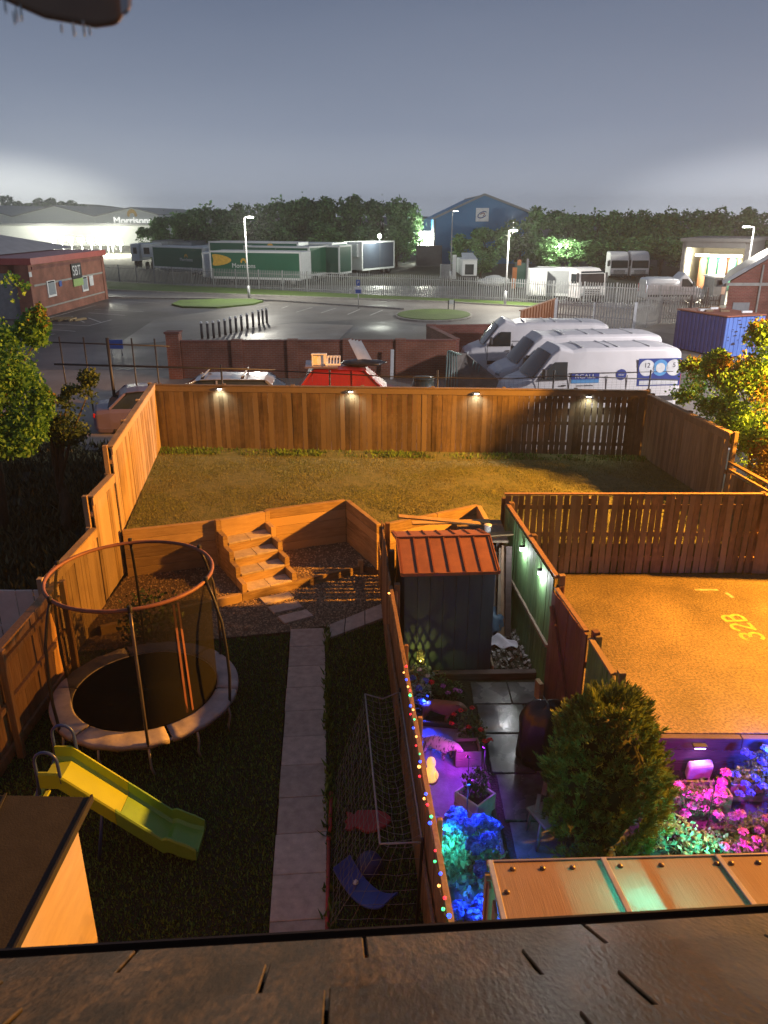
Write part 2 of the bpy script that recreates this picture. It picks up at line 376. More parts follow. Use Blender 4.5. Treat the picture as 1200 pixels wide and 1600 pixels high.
# ================================================================== THE GARDENS
# ---- terrain
xs = [-900, -500, -300, -120, -60, -40] + [-30 + i for i in range(61)] + [40, 60, 120, 300, 500, 900]
ys = [-30, -10, 0, 5, 8, 10] + [11 + .5 * i for i in range(12)] + [18, 20, 25, 30, 40, 60, 100, 160, 300, 500, 900]
vs = [(x, y, ground_z(x, y)) for y in ys for x in xs]; nx = len(xs)
fs = [(j * nx + i, j * nx + i + 1, (j + 1) * nx + i + 1, (j + 1) * nx + i) for j in range(len(ys) - 1) for i in range(nx - 1)]
MB().add(vs, fs).build('ground', M['soil'], kind='structure')

def grass_blades(name, label, poly, z, n, h, m, seed, inside=None, kind='stuff', clump=0):
    rg = np.random.default_rng(seed); poly = np.array(poly)
    x0, y0 = poly.min(0); x1, y1 = poly.max(0)
    p = np.stack([rg.uniform(x0, x1, n), rg.uniform(y0, y1, n)], 1)
    ok = np.zeros(n, bool); j = len(poly) - 1
    for i in range(len(poly)):
        a, b = poly[i], poly[j]
        c = ((a[1] > p[:, 1]) != (b[1] > p[:, 1])) & (p[:, 0] < (b[0] - a[0]) * (p[:, 1] - a[1]) / (b[1] - a[1] + 1e-12) + a[0])
        ok ^= c; j = i
    p = p[ok]
    if clump:
        d = np.sin(p[:, 0] * 2.2 + 1.1 * np.sin(p[:, 1] * 1.7)) + np.sin(p[:, 1] * 2.9 + 1.3 * np.sin(p[:, 0] * 2.3)) + np.sin(p[:, 0] * 7 + p[:, 1] * 5) * .6 + rg.normal(0, .8, len(p))
        p = p[d > np.quantile(d, clump)]
    k = len(p); zz = z if not callable(z) else np.array([z(*q) for q in p])
    base = np.column_stack([p, np.full(k, 0) + zz])
    a = rg.uniform(0, 2 * np.pi, k); hh = h * rg.uniform(.5, 1.4, k); wd = hh * .22 + .004
    dx, dy = np.cos(a) * wd, np.sin(a) * wd
    lean = rg.normal(0, .38, (k, 2)) * hh[:, None]
    v0 = base + np.column_stack([dx, dy, np.zeros(k) - .01]); v1 = base - np.column_stack([dx, dy, np.zeros(k) + .01])
    v2 = base + np.column_stack([lean, hh])
    v = np.stack([v0, v1, v2], 1).reshape(-1, 3)
    o = big(name, v, np.arange(3 * k).reshape(k, 3), rg.random(k), m)
    return tag(o, label, 'grass', kind=kind)

# ---- path of slabs in the lower lawn
pn = [(-1.17, 5.83), (-.60, 5.88)]
path = MB(); u = V(-.0772, 1, 0).normalized(); rgt = V(u.y, -u.x, 0)
e0 = V(-1.64, 11.9, 0)
for i in range(14):
    a = e0 - u * (.605 * i); b = e0 - u * (.605 * i + .597)
    j = R.uniform(-.006, .006)
    q = [a + rgt * (0 + j), a + rgt * (.595 + j), b + rgt * (.595 + j), b + rgt * (0 + j)]
    path.slab([(p.x, p.y) for p in q], -.02, .03 + R.uniform(-.003, .003))
tl, tr_, bl, br = V(*g(457, 984)), V(*g(597, 945)), V(*g(508, 992.5)), V(*g(597, 968))
tl = V(-1.02, 12.02, 0) ; bl = V(-1.03, 11.53, 0)
cuts = [0, .33, .68, 1.1]
for i in range(3):
    a, b = cuts[i], cuts[i + 1]
    q = [tl.lerp(tr_, a + .006), tl.lerp(tr_, b - .006), bl.lerp(br, min(1.1, b * 1.02) - .006), bl.lerp(br, a * 1.02 + .006)]
    path.slab([(p.x, p.y) for p in q], -.02, .03 + R.uniform(-.003, .003))
path.build('path', M['paving'], bev=.006, kind='structure')

# ---- lower lawn: soil bed and blades
lawnA = [(-5.15, 3.0), (-5.15, 11.15), (-1.66, 11.75), (-1.2, 6), (-.95, 3)]
lawnB = [(-.56, 3), (-.6, 6), (-1.02, 11.5), (-.02, 12.25), (.02, 11.6), (.40, 6), (.62, 3)]
lm = MB(); lm.slab(lawnA, -.1, .005); lm.slab(lawnB, -.1, .005); lm.build('lower_lawn_soil', M['soil'], kind='structure')
grass_blades('lower_lawn_grass', 'short dark green grass of the lower lawn left of the slab path', lawnA, 0, 80000, .042, M['grass'], 3)
grass_blades('lower_lawn_grass', 'dark grass strip between the slab path and the fairy light fence', lawnB, 0, 26000, .048, M['grass'], 4)
edge = [e0 + rgt * .60, e0 + rgt * .67, e0 - u * 8 + rgt * .67, e0 - u * 8 + rgt * .54]
grass_blades('path_edge_grass', 'ragged taller grass overhanging the right edge of the slab path', [(p.x, p.y) for p in edge], 0, 9000, .11, M['grass'], 5, clump=.5)

# ---- gravel beds
S_R, S_B = V(.871, .491, 0), V(-.491, .871, 0)        # along the sleeper edging / up the steps
T0 = V(-2.58, 13.06, 0)
gl = [(-5.15, 11.15), (-1.64, 11.85), (-1.02, 12.05), (-.04, 12.86), (-.04, 14.2), (-.45, 14.25), (-3.46, 12.56), (-5.15, 11.6)]
MB().slab(gl, -.1, .012).build('gravel_bed', M['gravel'], kind='structure')
ter = [(-5.15, 11.65), (-3.46, 12.6), (-.5, 14.27), (-.1, 14.1), (-.8, 15.5), (-2.45, 14.9), (-3.3, 14.3), (-5.1, 13.8)]
MB().slab(ter, -.1, .17).build('gravel_terrace', M['gravel'], kind='structure')
def stones(name, label, poly, z, n, s, seed):
    rg = np.random.default_rng(seed); poly = np.array(poly); x0, y0 = poly.min(0); x1, y1 = poly.max(0)
    p = np.stack([rg.uniform(x0, x1, n), rg.uniform(y0, y1, n)], 1); ok = np.zeros(n, bool); j = len(poly) - 1
    for i in range(len(poly)):
        a, b = poly[i], poly[j]
        ok ^= ((a[1] > p[:, 1]) != (b[1] > p[:, 1])) & (p[:, 0] < (b[0] - a[0]) * (p[:, 1] - a[1]) / (b[1] - a[1] + 1e-12) + a[0]); j = i
    p = p[ok]; k = len(p); r = s * rg.uniform(.5, 1.4, (k, 1)); a = rg.uniform(0, 6.28, k)
    c = np.column_stack([p, np.full(k, z)])
    dirs = []
    for t in range(4):
        an = a + t * np.pi / 2; dirs.append(c + np.column_stack([np.cos(an), np.sin(an), np.zeros(k)]) * r * rg.uniform(.7, 1.2, (k, 1)))
    top = c + np.column_stack([rg.normal(0, .2, k), rg.normal(0, .2, k), rg.uniform(.6, 1, k)]) * r
    v = np.stack(dirs + [top], 1).reshape(-1, 3); b = np.arange(k)[:, None] * 5
    f = np.concatenate([b + np.array([[t, (t + 1) % 4, 4]]) for t in range(4)], 0)
    o = big(name, v, f, np.tile(rg.random(k), 4), M['stone']); return tag(o, label, 'gravel', kind='stuff')
stones('gravel', 'loose golden gravel in the bed below the sleeper edging', gl, .012, 16000, .022, 6)
stones('gravel', 'loose gravel on the terrace behind the sleeper edging', ter, .17, 9000, .02, 7)

# ---- stepping stones
for lab, cs in (('buff stepping stone in gravel nearest the steps', [(405, 937), (452, 927.5), (459, 936), (415, 947)]),
                ('middle buff stepping stone of the three in gravel', [(419, 951), (464, 941), (473, 951), (428, 961)]),
                ('shaded buff stepping stone beside the path corner', [(434, 966), (479, 955), (490, 965), (445, 977)])):
    t = MB(); t.slab([g(*c)[:2] for c in cs], 0, .045)
    tag(t.build('stepping_stone', M['paving'], bev=.006), lab, 'stepping stone', 'stepping stones in the gravel')

# ---- sleeper edging, steps, retaining walls
def sleeper_wall(label, p, q, z0, n, hgt=.2, th=.1, m='sleeper', post=None, group=None, off=0):
    p, q = V(*p, 0), V(*q, 0); d = (q - p); L = d.length; d.normalize()
    o = thing('sleeper_wall', label, 'retaining wall', (p.x, p.y, z0), group)
    for i in range(n):
        mb = MB(); cuts = [0, L] if (L < 2.2 or i % 2) else [0, L * (.45 + .1 * R.random()), L]
        nn = V(-d.y, d.x, 0) * R.uniform(-.004, .004)
        for a, b in zip(cuts[:-1], cuts[1:]):
            z = z0 + hgt * (i + .5)
            mb.beam(p + d * (a + .003) + nn + V(0, 0, z), p + d * (b - .003) + nn + V(0, 0, z), th, hgt - .006)
        mb.build('sleeper', M[m], o, bev=.006)
    for s_ in (post or []):
        c = p + d * s_; MB().box(c.x - .06, c.x + .06, c.y - .06, c.y + .06, z0, z0 + n * hgt + .03).build('post', M[m], o, bev=.005)
    return o
G_W = 'sleeper retaining walls of the upper lawn'
sleeper_wall('sleeper retaining wall left of the steps, behind the trampoline', (-5.08, 13.78), (-3.32, 14.33), .14, 5, .2, group=G_W)
sleeper_wall('sleeper retaining wall at the back of the recess beside the steps', (-2.46, 14.90), (-.84, 15.52), .14, 5, .2, group=G_W)
sleeper_wall('short shaded sleeper wall forming the right side of the recess', (-.78, 15.50), (-.1, 14.10), .14, 5, .2, group=G_W)
sleeper_wall('long lit sleeper wall running behind the red roofed shed', (-.02, 14.14), (1.98, 15.25), .10, 5, .205, group=G_W)
sleeper_wall('dark short sleeper wall end beside the cross fence corner', (2.0, 15.2), (2.14, 13.4), .10, 5, .205, group=G_W, m='sleeper')
e1 = T0 - S_R * 2.7; e2 = T0 + S_R * 2.42
o = sleeper_wall('low sleeper edging along the gravel at the foot of the steps', (e1.x, e1.y), (e2.x, e2.y), -.02, 1, .2, .09)
c = e2 + S_R * .0
MB().box(c.x - .05, c.x + .05, c.y - .06, c.y + .04, 0, .30).build('end_post', M['sleeper'], o, bev=.005)

st = thing('garden_steps', 'four paved garden steps with sleeper risers climbing to the upper lawn', 'steps', tuple(T0))
W = .9; D = .335
for i in range(4):
    z = .2 * (i + 1); a = T0 + S_B * (D * i)
    c = a + S_R * W / 2 + S_B * .045
    if i: MB().obox(c + V(0, 0, z - .125), S_R * (W / 2 - .002), S_B * .045, (0, 0, .095)).build('riser', M['sleeper'], st, bev=.005)
    t = MB(); ln = D + .03
    for k in range(2):
        cc = a + S_R * (W * (.25 + .5 * k)) + S_B * (ln / 2 - .015)
        t.obox(cc + V(0, 0, z - .014), S_R * (W / 4 - .004), S_B * ln / 2, (0, 0, .018))
    t.build('tread', M['paving'], st, bev=.004)
    for sgn, w0 in ((-1, -.055), (1, W + .055)):
        b = MB(); cc = a + S_R * w0 + S_B * (D / 2)
        b.obox(cc + V(0, 0, (z + .15) / 2), S_R * .05, S_B * (D / 2 - .002), (0, 0, (z + .15) / 2))
        b.build('stringer', M['sleeper'], st, bev=.006)
a = T0 + S_B * (D * 4 + .05); c = a + S_R * W / 2
MB().obox(c + V(0, 0, .98), S_R * (W / 2 + .02), S_B * .05, (0, 0, .19)).build('top_board', M['sleeper'], st, bev=.006)
for w0 in (-.07, W + .07):
    cc = a + S_R * w0; MB().obox(cc + V(0, 0, .6), S_R * .05, S_B * .05, (0, 0, .58)).build('newel_post', M['sleeper'], st, bev=.006)
fill = MB()
for i in range(4):
    a = T0 + S_B * (D * i + .1); c = a + S_R * W / 2 + S_B * (D / 2 - .05)
    fill.obox(c + V(0, 0, .1 * (i + 1) - .04), S_R * (W / 2 - .01), S_B * (D / 2 - .0), (0, 0, .1 * (i + 1) - .03))
fill.build('step_core', M['soil'], st)

# ---- upper lawn
up = [(-5.08, 13.86), (-3.34, 14.40), (-2.5, 14.98), (-.80, 15.60), (-.02, 14.22), (1.98, 15.34), (2.06, 15.2), (2.18, 13.32), (7.42, 13.32), (6.72, 19.08), (-6.0, 19.88)]
MB().slab(up, .3, 1.05).build('upper_lawn_soil', M['soil_dry'], kind='structure')
grass_blades('upper_lawn_grass', 'patchy thin brown and green grass of the raised upper lawn', up, 1.05, 170000, .024, M['grass_dry'], 9, clump=.30)
grass_blades('upper_lawn_grass', 'taller green grass at the far foot of the back fence', [(-5.9, 19.2), (6.7, 18.5), (6.72, 19.0), (-5.95, 19.8)], 1.05, 9000, .07, M['grass'], 10, clump=.4)

# ---- board fences
def board_fence(name, label, p, q, z0, z1, bw=.125, gap=.006, th=.02, m='fence', bay=1.83, gapf=None, post_h=.06, cap=True, face=1, rails=(.18, .5, .85), post_w=.09,
                group=None, lean=.004, cat='fence', cap_h=.14, post_m=None, zfun=None, cap_m=None, gapvar=.7):
    p, q = V(*p, 0), V(*q, 0); d = q - p; L = d.length; d.normalize(); nn = V(-d.y, d.x, 0) * face
    o = thing(name, label, cat, (p.x, p.y, z0), group)
    nb = max(1, round(L / bay)); bl_ = L / nb
    for b in range(nb):
        mb = MB(); x = .0
        while x < bl_ - .03:
            wd = min(bw * R.uniform(.9, 1.1), bl_ - x)
            c = p + d * (b * bl_ + x + wd / 2) - nn * (th / 2 + R.uniform(0, .006))
            ti = R.uniform(-lean, lean); h = z1 - z0
            mb.obox(c + V(0, 0, (z0 + z1) / 2), d * (wd / 2) + nn * R.uniform(-.004, .004), nn * th / 2, V(0, 0, h / 2 - R.uniform(0, .008)) + d * ti)
            x += wd + (gap if gapf is None else gapf((b * bl_ + x) / L)) * R.uniform(1 - gapvar, 1 + gapvar)
        mb.build('board_panel', M[m], o)
    for r_ in rails:
        z = z0 + (z1 - z0) * r_
        MB().beam(p + nn * .025 + V(0, 0, z), q + nn * .025 + V(0, 0, z), .045, .08).build('rail', M[post_m or m], o)
    for b in range(nb + 1):
        c = p + d * (b * bl_) + nn * (.05 + post_w / 2)
        MB().obox(c + V(0, 0, (z0 - .1 + z1 + post_h) / 2), d * post_w / 2, nn * post_w / 2, (0, 0, (z1 + post_h - z0 + .1) / 2)).build('post', M[post_m or m], o, bev=.006)
    if cap:
        MB().beam(p - nn * .03 + V(0, 0, z1 - cap_h / 2 + .01), q - nn * .03 + V(0, 0, z1 - cap_h / 2 + .01), .022, cap_h).build('top_board', M[cap_m or m], o, bev=.003)
        MB().beam(p + nn * .01 + V(0, 0, z1 + .03), q + nn * .01 + V(0, 0, z1 + .03), .13, .03).build('cap_rail', M[cap_m or m], o, bev=.003)
    return o
# back fence (faces the house)
backf = board_fence('garden_fence', 'long brown board fence with four lamps across the back of the upper lawn', (-6.0, 19.90), (6.68, 19.12), 1.02, 2.70, gap=.008, th=.022, gapf=lambda t: .004 + .022 * sm(.72, .84, t) * (1 - sm(.93, .97, t)))
# left fence: three stepped heights
GL = 'stepped sections of the left boundary fence'
board_fence('garden_fence', 'tallest pale section of the left fence, beside the upper lawn', (-5.16, 13.95), (-6.0, 19.84), .95, 2.74, face=1, gap=.004, group=GL, m='fence_new')
board_fence('garden_fence', 'middle stepped section of the left fence above the sleeper wall', (-5.14, 12.65), (-5.18, 13.93), .2, 2.2, face=1, gap=.004, group=GL, bay=1.3, m='fence_new')
board_fence('garden_fence', 'lower left fence section behind the trampoline', (-5.14, 10.55), (-5.14, 12.62), 0, 1.62, face=1, gap=.004, group=GL, m='fence_new')
o = board_fence('garden_fence', 'rail side fence section left of the slide and trampoline', (-4.98, 10.5), (-4.98, 6.5), 0, 1.6, face=1, gap=.006, group=GL, bay=2.0, rails=(.12, .5, .86), bw=.15, m='fence_orange', post_m='fence_orange')
# right lawn fence, two heights
board_fence('garden_fence', 'greyish tall fence along the right side of the upper lawn', (6.66, 19.06), (7.16, 15.35), 1.0, 2.62, face=1, gap=.006, m='fence_grey', cap_m='fence_grey')
o = board_fence('garden_fence', 'lower right fence section with an open top rail by the autumn tree', (7.18, 15.25), (7.42, 13.35), .9, 1.86, face=1, gap=.006, m='fence_old', cap=False)
MB().beam((7.18, 15.25, 2.06), (7.42, 13.35, 2.06), .09, .035).build('cap_rail', M['fence_old'], o)
MB().beam((7.18, 15.25, 1.9), (7.42, 13.35, 1.9), .05, .05).build('rail', M['fence_old'], o)
# cross fence between bay and lawn
cf = board_fence('garden_fence', 'gappy brown board fence between the tarmac bay and upper lawn', (2.22, 13.22), (6.9, 13.22), .5, 2.06, bw=.1, gap=.022, face=1, m='fence_old', lean=.02, bay=1.56, cap=False, post_h=-.08)
MB().beam((2.2, 13.225, 2.085), (6.92, 13.225, 2.085), .07, .03).build('cap_rail', M['fence_orange'], cf, bev=.003)
board_fence('garden_fence', 'end run of brown fence at the right edge of the tarmac bay', (6.96, 13.2), (9.4, 13.0), .5, 2.04, bw=.13, gap=.012, face=1, m='fence_old', lean=.012)
# dividing fence with fairy lights
dv = board_fence('garden_fence', 'dividing fence hung with coloured fairy lights beside the slab path', (.56, 4.1), (.105, 10.35), 0, 1.62, bw=.15, gap=.003, face=-1, m='fence_orange', rails=(.2, .8), bay=1.56, post_h=-.06, post_w=.05, cap=False)
MB().beam((.555, 4.1, 1.64), (.10, 10.35, 1.64), .05, .03).build('cap_rail', M['fence_orange'], dv, bev=.003)
MB().beam((.50, 4.1, .95), (.05, 10.35, .95), .03, .09).build('rail', M['fence_orange'], dv, bev=.003)
board_fence('garden_fence', 'dark taller end of the dividing fence beside the shed', (.10, 10.38), (-.03, 12.85), 0, 1.72, bw=.15, gap=.004, face=-1, m='fence_old', rails=(.2, .8), bay=1.3, cap=False, post_h=-.05)
board_fence('garden_fence', 'low gappy fence stub between the shed side and the sleeper wall', (-.03, 12.9), (-.09, 14.0), 0, .80, bw=.12, gap=.035, face=-1, m='fence_old', rails=(.3, .75), bay=1.2, cap=False, post_h=-.05)
# white fence far left
wf = board_fence('white_fence', 'pale white boarded fence at the far left beyond the side fence', (-8.6, 10.65), (-5.2, 10.62), .1, 1.45, bw=.28, gap=.03, face=1, m='white_pl', cap=False, rails=(.5,), bay=1.7)
mat('pale_painted_board', (.80, .74, .70), (.68, .62, .58), 4, .7, var=.12); 
for ch in wf.children: ch.data.materials[0] = MATS['pale_painted_board']

# ---- back fence down lamps (four) and their light
lamp_px = [(343, 608), (548, 612), (745, 615), (920, 620)]
proto = None
for i, (px, py) in enumerate(lamp_px):
    p = at(px, py, 19.80); t_ = (p[0] + 6.0) / 12.68; yf = 19.90 - .78 * t_ - .045
    p = at(px, py, yf - .03)
    lab = ['leftmost of the four lit lamps on the back fence', 'second lit fence lamp from the left, above the lawn', 'third lit fence lamp from the left, near the tree shadow', 'rightmost lit lamp on the gappy part of the back fence'][i]
    if proto is None:
        proto = thing('fence_lamp', lab, 'fence lamp', p, 'lamps along the back fence')
        x, y, z = p
        MB().box(x - .07, x + .07, y - .035, y + .03, z + .01, z + .045).build('lamp_housing', M['black'], proto, bev=.006)
        MB().box(x - .05, x + .05, y - .03, y + .02, z - .012, z + .008).build('diffuser', M['bulb_warm'], proto, bev=.004)
    else: dup(proto, p, label=lab)
    lamp('fence_lamp_light', (p[0], p[1] - .09, p[2] - .05), (.95, 1, .72), 16, 'SPOT', .03, aim=(p[0], p[1] + .06, p[2] - .5), angle=150, blend=.8)

# ---- tarmac bay with its painted number
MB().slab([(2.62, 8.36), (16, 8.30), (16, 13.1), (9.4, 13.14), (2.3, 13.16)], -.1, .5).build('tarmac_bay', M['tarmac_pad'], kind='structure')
def text(s, name, loc, rot, size, m, parent, depth=.002, sx=1, align='CENTER'):
    cu = bpy.data.curves.new(name, 'FONT'); cu.body = s; cu.size = size; cu.extrude = depth; cu.align_x = align; cu.align_y = 'CENTER'
    tmp = bpy.data.objects.new('tmp', cu); COL.objects.link(tmp); bpy.context.view_layer.update()
    me = bpy.data.meshes.new_from_object(tmp.evaluated_get(bpy.context.evaluated_depsgraph_get())); bpy.data.objects.remove(tmp); bpy.data.curves.remove(cu)
    me.materials.clear(); me.materials.append(m); me.name = name; o = bpy.data.objects.new(name, me); COL.objects.link(o)
    off = Vector((0, 0, 0)); p = parent
    while p is not None: off += LOC.get(p, Vector((0, 0, 0))); p = p.parent
    o.location = Vector(loc) - off; o.rotation_euler = rot; o.scale = (sx, 1, 1)
    if parent is not None: o.parent = parent
    return o
def arc(c, rx, ry, a0, a1, n=14, rot=0):
    return [(c[0] + rx * math.cos(math.radians(a0 + (a1 - a0) * i / n)), c[1] + ry * math.sin(math.radians(a0 + (a1 - a0) * i / n))) for i in range(n + 1)]
GLY = {'3': [arc((.25, .78), .22, .21, 150, -90) + arc((.25, .30), .25, .27, 90, -150)],
       '2': [arc((.25, .74), .23, .25, 165, -20) + [(.06, .04), (.52, .04)]],
       'B': [[(.05, .03), (.05, .98)], [(.05, .98), (.25, .98)] + arc((.26, .76), .22, .22, 90, -90) + [(.05, .54)], [(.05, .54), (.26, .54)] + arc((.27, .29), .25, .26, 90, -90) + [(.05, .03)]]}
# the number reads from the far right: 'B' farthest, baseline running away; corners taken from the marks on the tarmac
pB, p3 = V(*g(1137, 957, .504)), V(*g(1176, 995, .504))
adv = (pB - p3) / 2.0; adv.z = 0; upv = V(*g(1172, 962, .504)) - V(*g(1142, 950, .504)); 
upv = V(-adv.y, adv.x, 0).normalized() * .36
mk = MB(); advn = adv.normalized()
for i, ch in enumerate('32B'):
    for stroke in GLY[ch]:
        pts = [p3 + advn * ((i - .3) * .30 + x * .42) + upv * (y - .5) for x, y in stroke]
        for a, b in zip(pts[:-1], pts[1:]):
            d = (b - a); 
            if d.length < 1e-5: continue
            s_ = V(-d.y, d.x, 0).normalized() * .030; e = d.normalized() * .02
            mk.poly([a - s_ - e, b - s_ + e, b + s_ + e, a + s_ - e])
nm = mk.build('bay_number', M['yline']); 
for i_, v_ in enumerate(nm.data.vertices): v_.co.z = .5035 + .00002 * (i_ // 4)
tag(nm, 'yellow painted 32B lettering on the orange lit tarmac bay', 'bay number')
bl = MB()
def gline(mb, a, b, wd, z):
    a, b = V(*a, 0) if len(a) == 2 else V(*a), V(*b, 0) if len(b) == 2 else V(*b); d = (b - a).normalized(); s_ = V(-d.y, d.x, 0) * wd / 2
    mb.poly([(p.x, p.y, z) for p in (a - s_, b - s_, b + s_, a + s_)])
gline(bl, g(1086, 921.5, .504), g(1122, 921.5, .504), .07, .5045)
gline(bl, g(1134, 926, .504), g(1146, 934, .504), .07, .5045)
tag(bl.build('bay_corner_line', M['wline']), 'worn pale corner line painted on the tarmac bay', 'bay line')

# ---- side fence between garden B and tarmac: green panel, maroon panel, green panel
M['green_board'] = mat('green_painted_boards', (.12, .25, .09), (.06, .14, .05), 4, .75, var=.25, stretch=(6, 6, .6))
M['maroon_board'] = mat('maroon_stained_boards', (.16, .065, .06), (.10, .04, .04), 4, .7, var=.2, stretch=(6, 6, .6))
gf = board_fence('side_fence', 'green painted fence panel lit by two solar lamps beside the shed', (2.46, 9.95), (2.20, 12.95), 0, 1.96, bw=.15, gap=.002, face=-1, m='green_board', cap=False, rails=(.45,), bay=1.5, post_m='fence_old')
MB().beam((2.49, 9.95, 1.98), (2.23, 12.95, 1.98), .07, .035).build('cap_rail', M['fence_orange'], gf)
MB().beam((2.42, 9.95, .85), (2.17, 12.95, .85), .04, .05).build('rail', M['fence_grey'], gf)
mf = board_fence('side_gate', 'dark maroon boarded gate leaning beside the green fence', (2.62, 8.62), (2.44, 9.92), 0, 1.80, bw=.16, gap=.004, face=-1, m='maroon_board', cap=False, rails=(.2, .75), bay=1.4, cat='gate', lean=.03)
for a, b in (((2.56, 8.75, .2), (2.40, 9.8, 1.6)),): MB().beam(a, b, .03, .1).build('brace', M['maroon_board'], mf)
MB().beam((2.60, 8.66, 1.84), (2.47, 9.9, 1.84), .06, .03).build('cap_rail', M['fence_orange'], mf)
g2 = board_fence('side_fence', 'near green fence panel rising behind the round conifer', (2.70, 7.75), (2.64, 8.58), 0, 1.76, bw=.15, gap=.003, face=-1, m='green_board', cap=False, rails=(.5,), bay=1.1, post_m='fence_grey')
MB().beam((2.70, 7.75, 1.78), (2.64, 8.58, 1.78), .07, .03).build('cap_rail', M['fence_old'], g2)
for i, (px, py, yy, lab) in enumerate(((817, 858, 11.55, 'bright white solar lamp on the post of the green fence'), (845, 895, 10.55, 'white solar lamp lower along the green fence panel'))):
    p = at(px, py, yy)
    t = thing('solar_lamp', lab, 'solar lamp', p, 'solar lamps on the green fence')
    x, y, z = p; r_ = .05 if i == 0 else .04
    MB().box(x - r_, x + r_, y - .03, y + .03, z - .03, z + .035).build('diffuser', M['bulb_white'], t, bev=.01)
    MB().box(x - r_ - .01, x + r_ + .01, y - .04, y + .04, z + .037, z + .06).build('lamp_cap', M['black'], t, bev=.005)
    MB().box(x + r_ + .002, x + .14, y - .02, y + .02, z - .02, z + .04).build('bracket', M['black'], t, bev=.005)
    lamp('solar_lamp_light', (x - .09, y - .05, z - .05), (.95, .96, 1), 13 if i == 0 else 15, radius=.04)

# ---- fairy lights on the dividing fence
fl_px = [(608, 927, 'o', 1.2), (635, 1041, 'r', 1), (631, 1051, 'o', .9), (635, 1062, 'b', 1), (637.5, 1073, 'o', .9), (640.5, 1079, 'r', .6), (641, 1086.5, 'g', 1.3), (641.5, 1103, 'b', 1.1), (645.5, 1109, 'o', .8), (641.5, 1116, 'r', .8), (647.5, 1124, 'g', .6), (646, 1137.5, 'b', 1),
 (650.5, 1151, 'o', .8), (650, 1165, 'r', .6), (656, 1178, 'g', .5), (656.5, 1190, 'b', 1), (655, 1198, 'o', 1.4), (655.5, 1213, 'r', .9), (665.5, 1240.5, 'b', 1.1), (663, 1248, 'o', 1), (668, 1257.5, 'r', 1), (674, 1276, 'g', 1.1), (672, 1286, 'b', 1.5), (680, 1329, 'r', .7), (679.5, 1346, 'g', .9), (688.5, 1365, 'b', 1.1), (686, 1384, 'o', 1), (695, 1403, 'r', 1), (692.5, 1420.5, 'g', 1.1), (702, 1431, 'b', 1.6)]
EC = dict(r=(1, .02, .04), o=(1, .42, .10), b=(.03, .08, 1), g=(.05, .85, .22))
for k, c in EC.items(): M['fairy_' + k] = mat('lit_fairy_bulb_' + dict(r='red', o='amber', b='blue', g='green')[k], c, None, 5, .3, emit=c, es=3.2)
fs_ = thing('fairy_lights', 'string of red green blue and amber fairy lights along the dividing fence', 'fairy lights', (.4, 7, 1.5))
pts = []
for px, py, c, s_ in fl_px:
    # point on the fence's left face: x = .07 less than the boards' line
    r_ = ray(px, py); best = None
    for k in range(2000):
        t = 4.5 + k * .006; x, y, z = r_[0] * t, r_[1] * t, H + r_[2] * t
        xf = .56 - (y - 4.1) * .0728 - .062
        if x >= xf if r_[0] > 0 else False: best = (x, y, z); break
    if best is None: best = at(px, py, 9.6)
    pts.append(best)
    MB().ell(best, .0085 * s_ + .005, 8, 6).build('bulb', M['fairy_' + c], fs_)
    if s_ > .9: lamp('fairy_bulb_light', (best[0] - .03, best[1], best[2] + .01), EC[c], .30 * s_, radius=.015)
wire = MB(); 
for a, b in zip(pts[:-1], pts[1:]):
    m_ = (V(*a) + V(*b)) / 2 - V(0, 0, .02 + .08 * (V(*a) - V(*b)).length); wire.tube([a, m_, b], .003, 4)
wire.build('wire', M['rubber'], fs_)
# ================================================================== THINGS IN THE LEFT GARDEN
M['felt'] = mat('black_roofing_felt', (.02, .02, .02), (.012, .012, .012), 6, .85, bump=.003, bsc=60)
M['cream'] = mat('cream_painted_board', (.42, .35, .31), (.36, .30, .265), 3, .6, stretch=(1, 1, 5))
M['steel_pole'] = mat('painted_steel_pole', (.14, .12, .11), (.09, .08, .07), 6, .4, metal=.6)
M['pad'] = mat('faded_trampoline_pad', (.46, .41, .41), (.30, .27, .27), 4, .55, bump=.006, bsc=9)
M['ringfoam'] = mat('red_brown_foam_ring', (.24, .10, .065), (.17, .07, .045), 6, .6)
M['net'] = mat('black_safety_netting', (.02, .02, .02), (.02, .02, .02), 5, .9, alpha=.60, spec=0)
M['mat_black'] = mat('black_jump_mat', (.006, .006, .006), (.004, .004, .004), 20, .95, spec=.0)
# ---- trampoline
TC = V(-3.38, 9.30, 0); RC = V(-3.44, 9.42, 0)
tr = thing('trampoline', 'round trampoline with grey pad, black net and tall padded ring', 'trampoline', tuple(TC))
pad = MB(); n = 64; NS = [-1, 0, 1, 2]
for s_ in range(6):
    a0, a1 = s_ * 60 + 1.0, s_ * 60 + 59.0
    secs = []
    for i in range(13):
        a = math.radians(a0 + (a1 - a0) * i / 12); cd = V(math.cos(a), math.sin(a), 0)
        wob = .012 * math.sin(i * 1.9 + s_ * 3)
        secs.append([TC + cd * 0.985 + V(0, 0, .545), TC + cd * 1.02 + V(0, 0, .560 + wob * .4), TC + cd * 1.14 + V(0, 0, .562 + wob), TC + cd * 1.27 + V(0, 0, .555 + wob), TC + cd * 1.29 + V(0, 0, .535), TC + cd * 1.285 + V(0, 0, .47 + wob), TC + cd * 1.27 + V(0, 0, .475), TC + cd * 1.0 + V(0, 0, .535)])
    pad.loft(secs, True, smooth=True)
pad.build('pad', M['pad'], tr)
MB().lathe([(1.0, .54), (.9, .535), (.5, .525), (.01, .52)], TC, 48).build('jump_mat', M['mat_black'], tr)
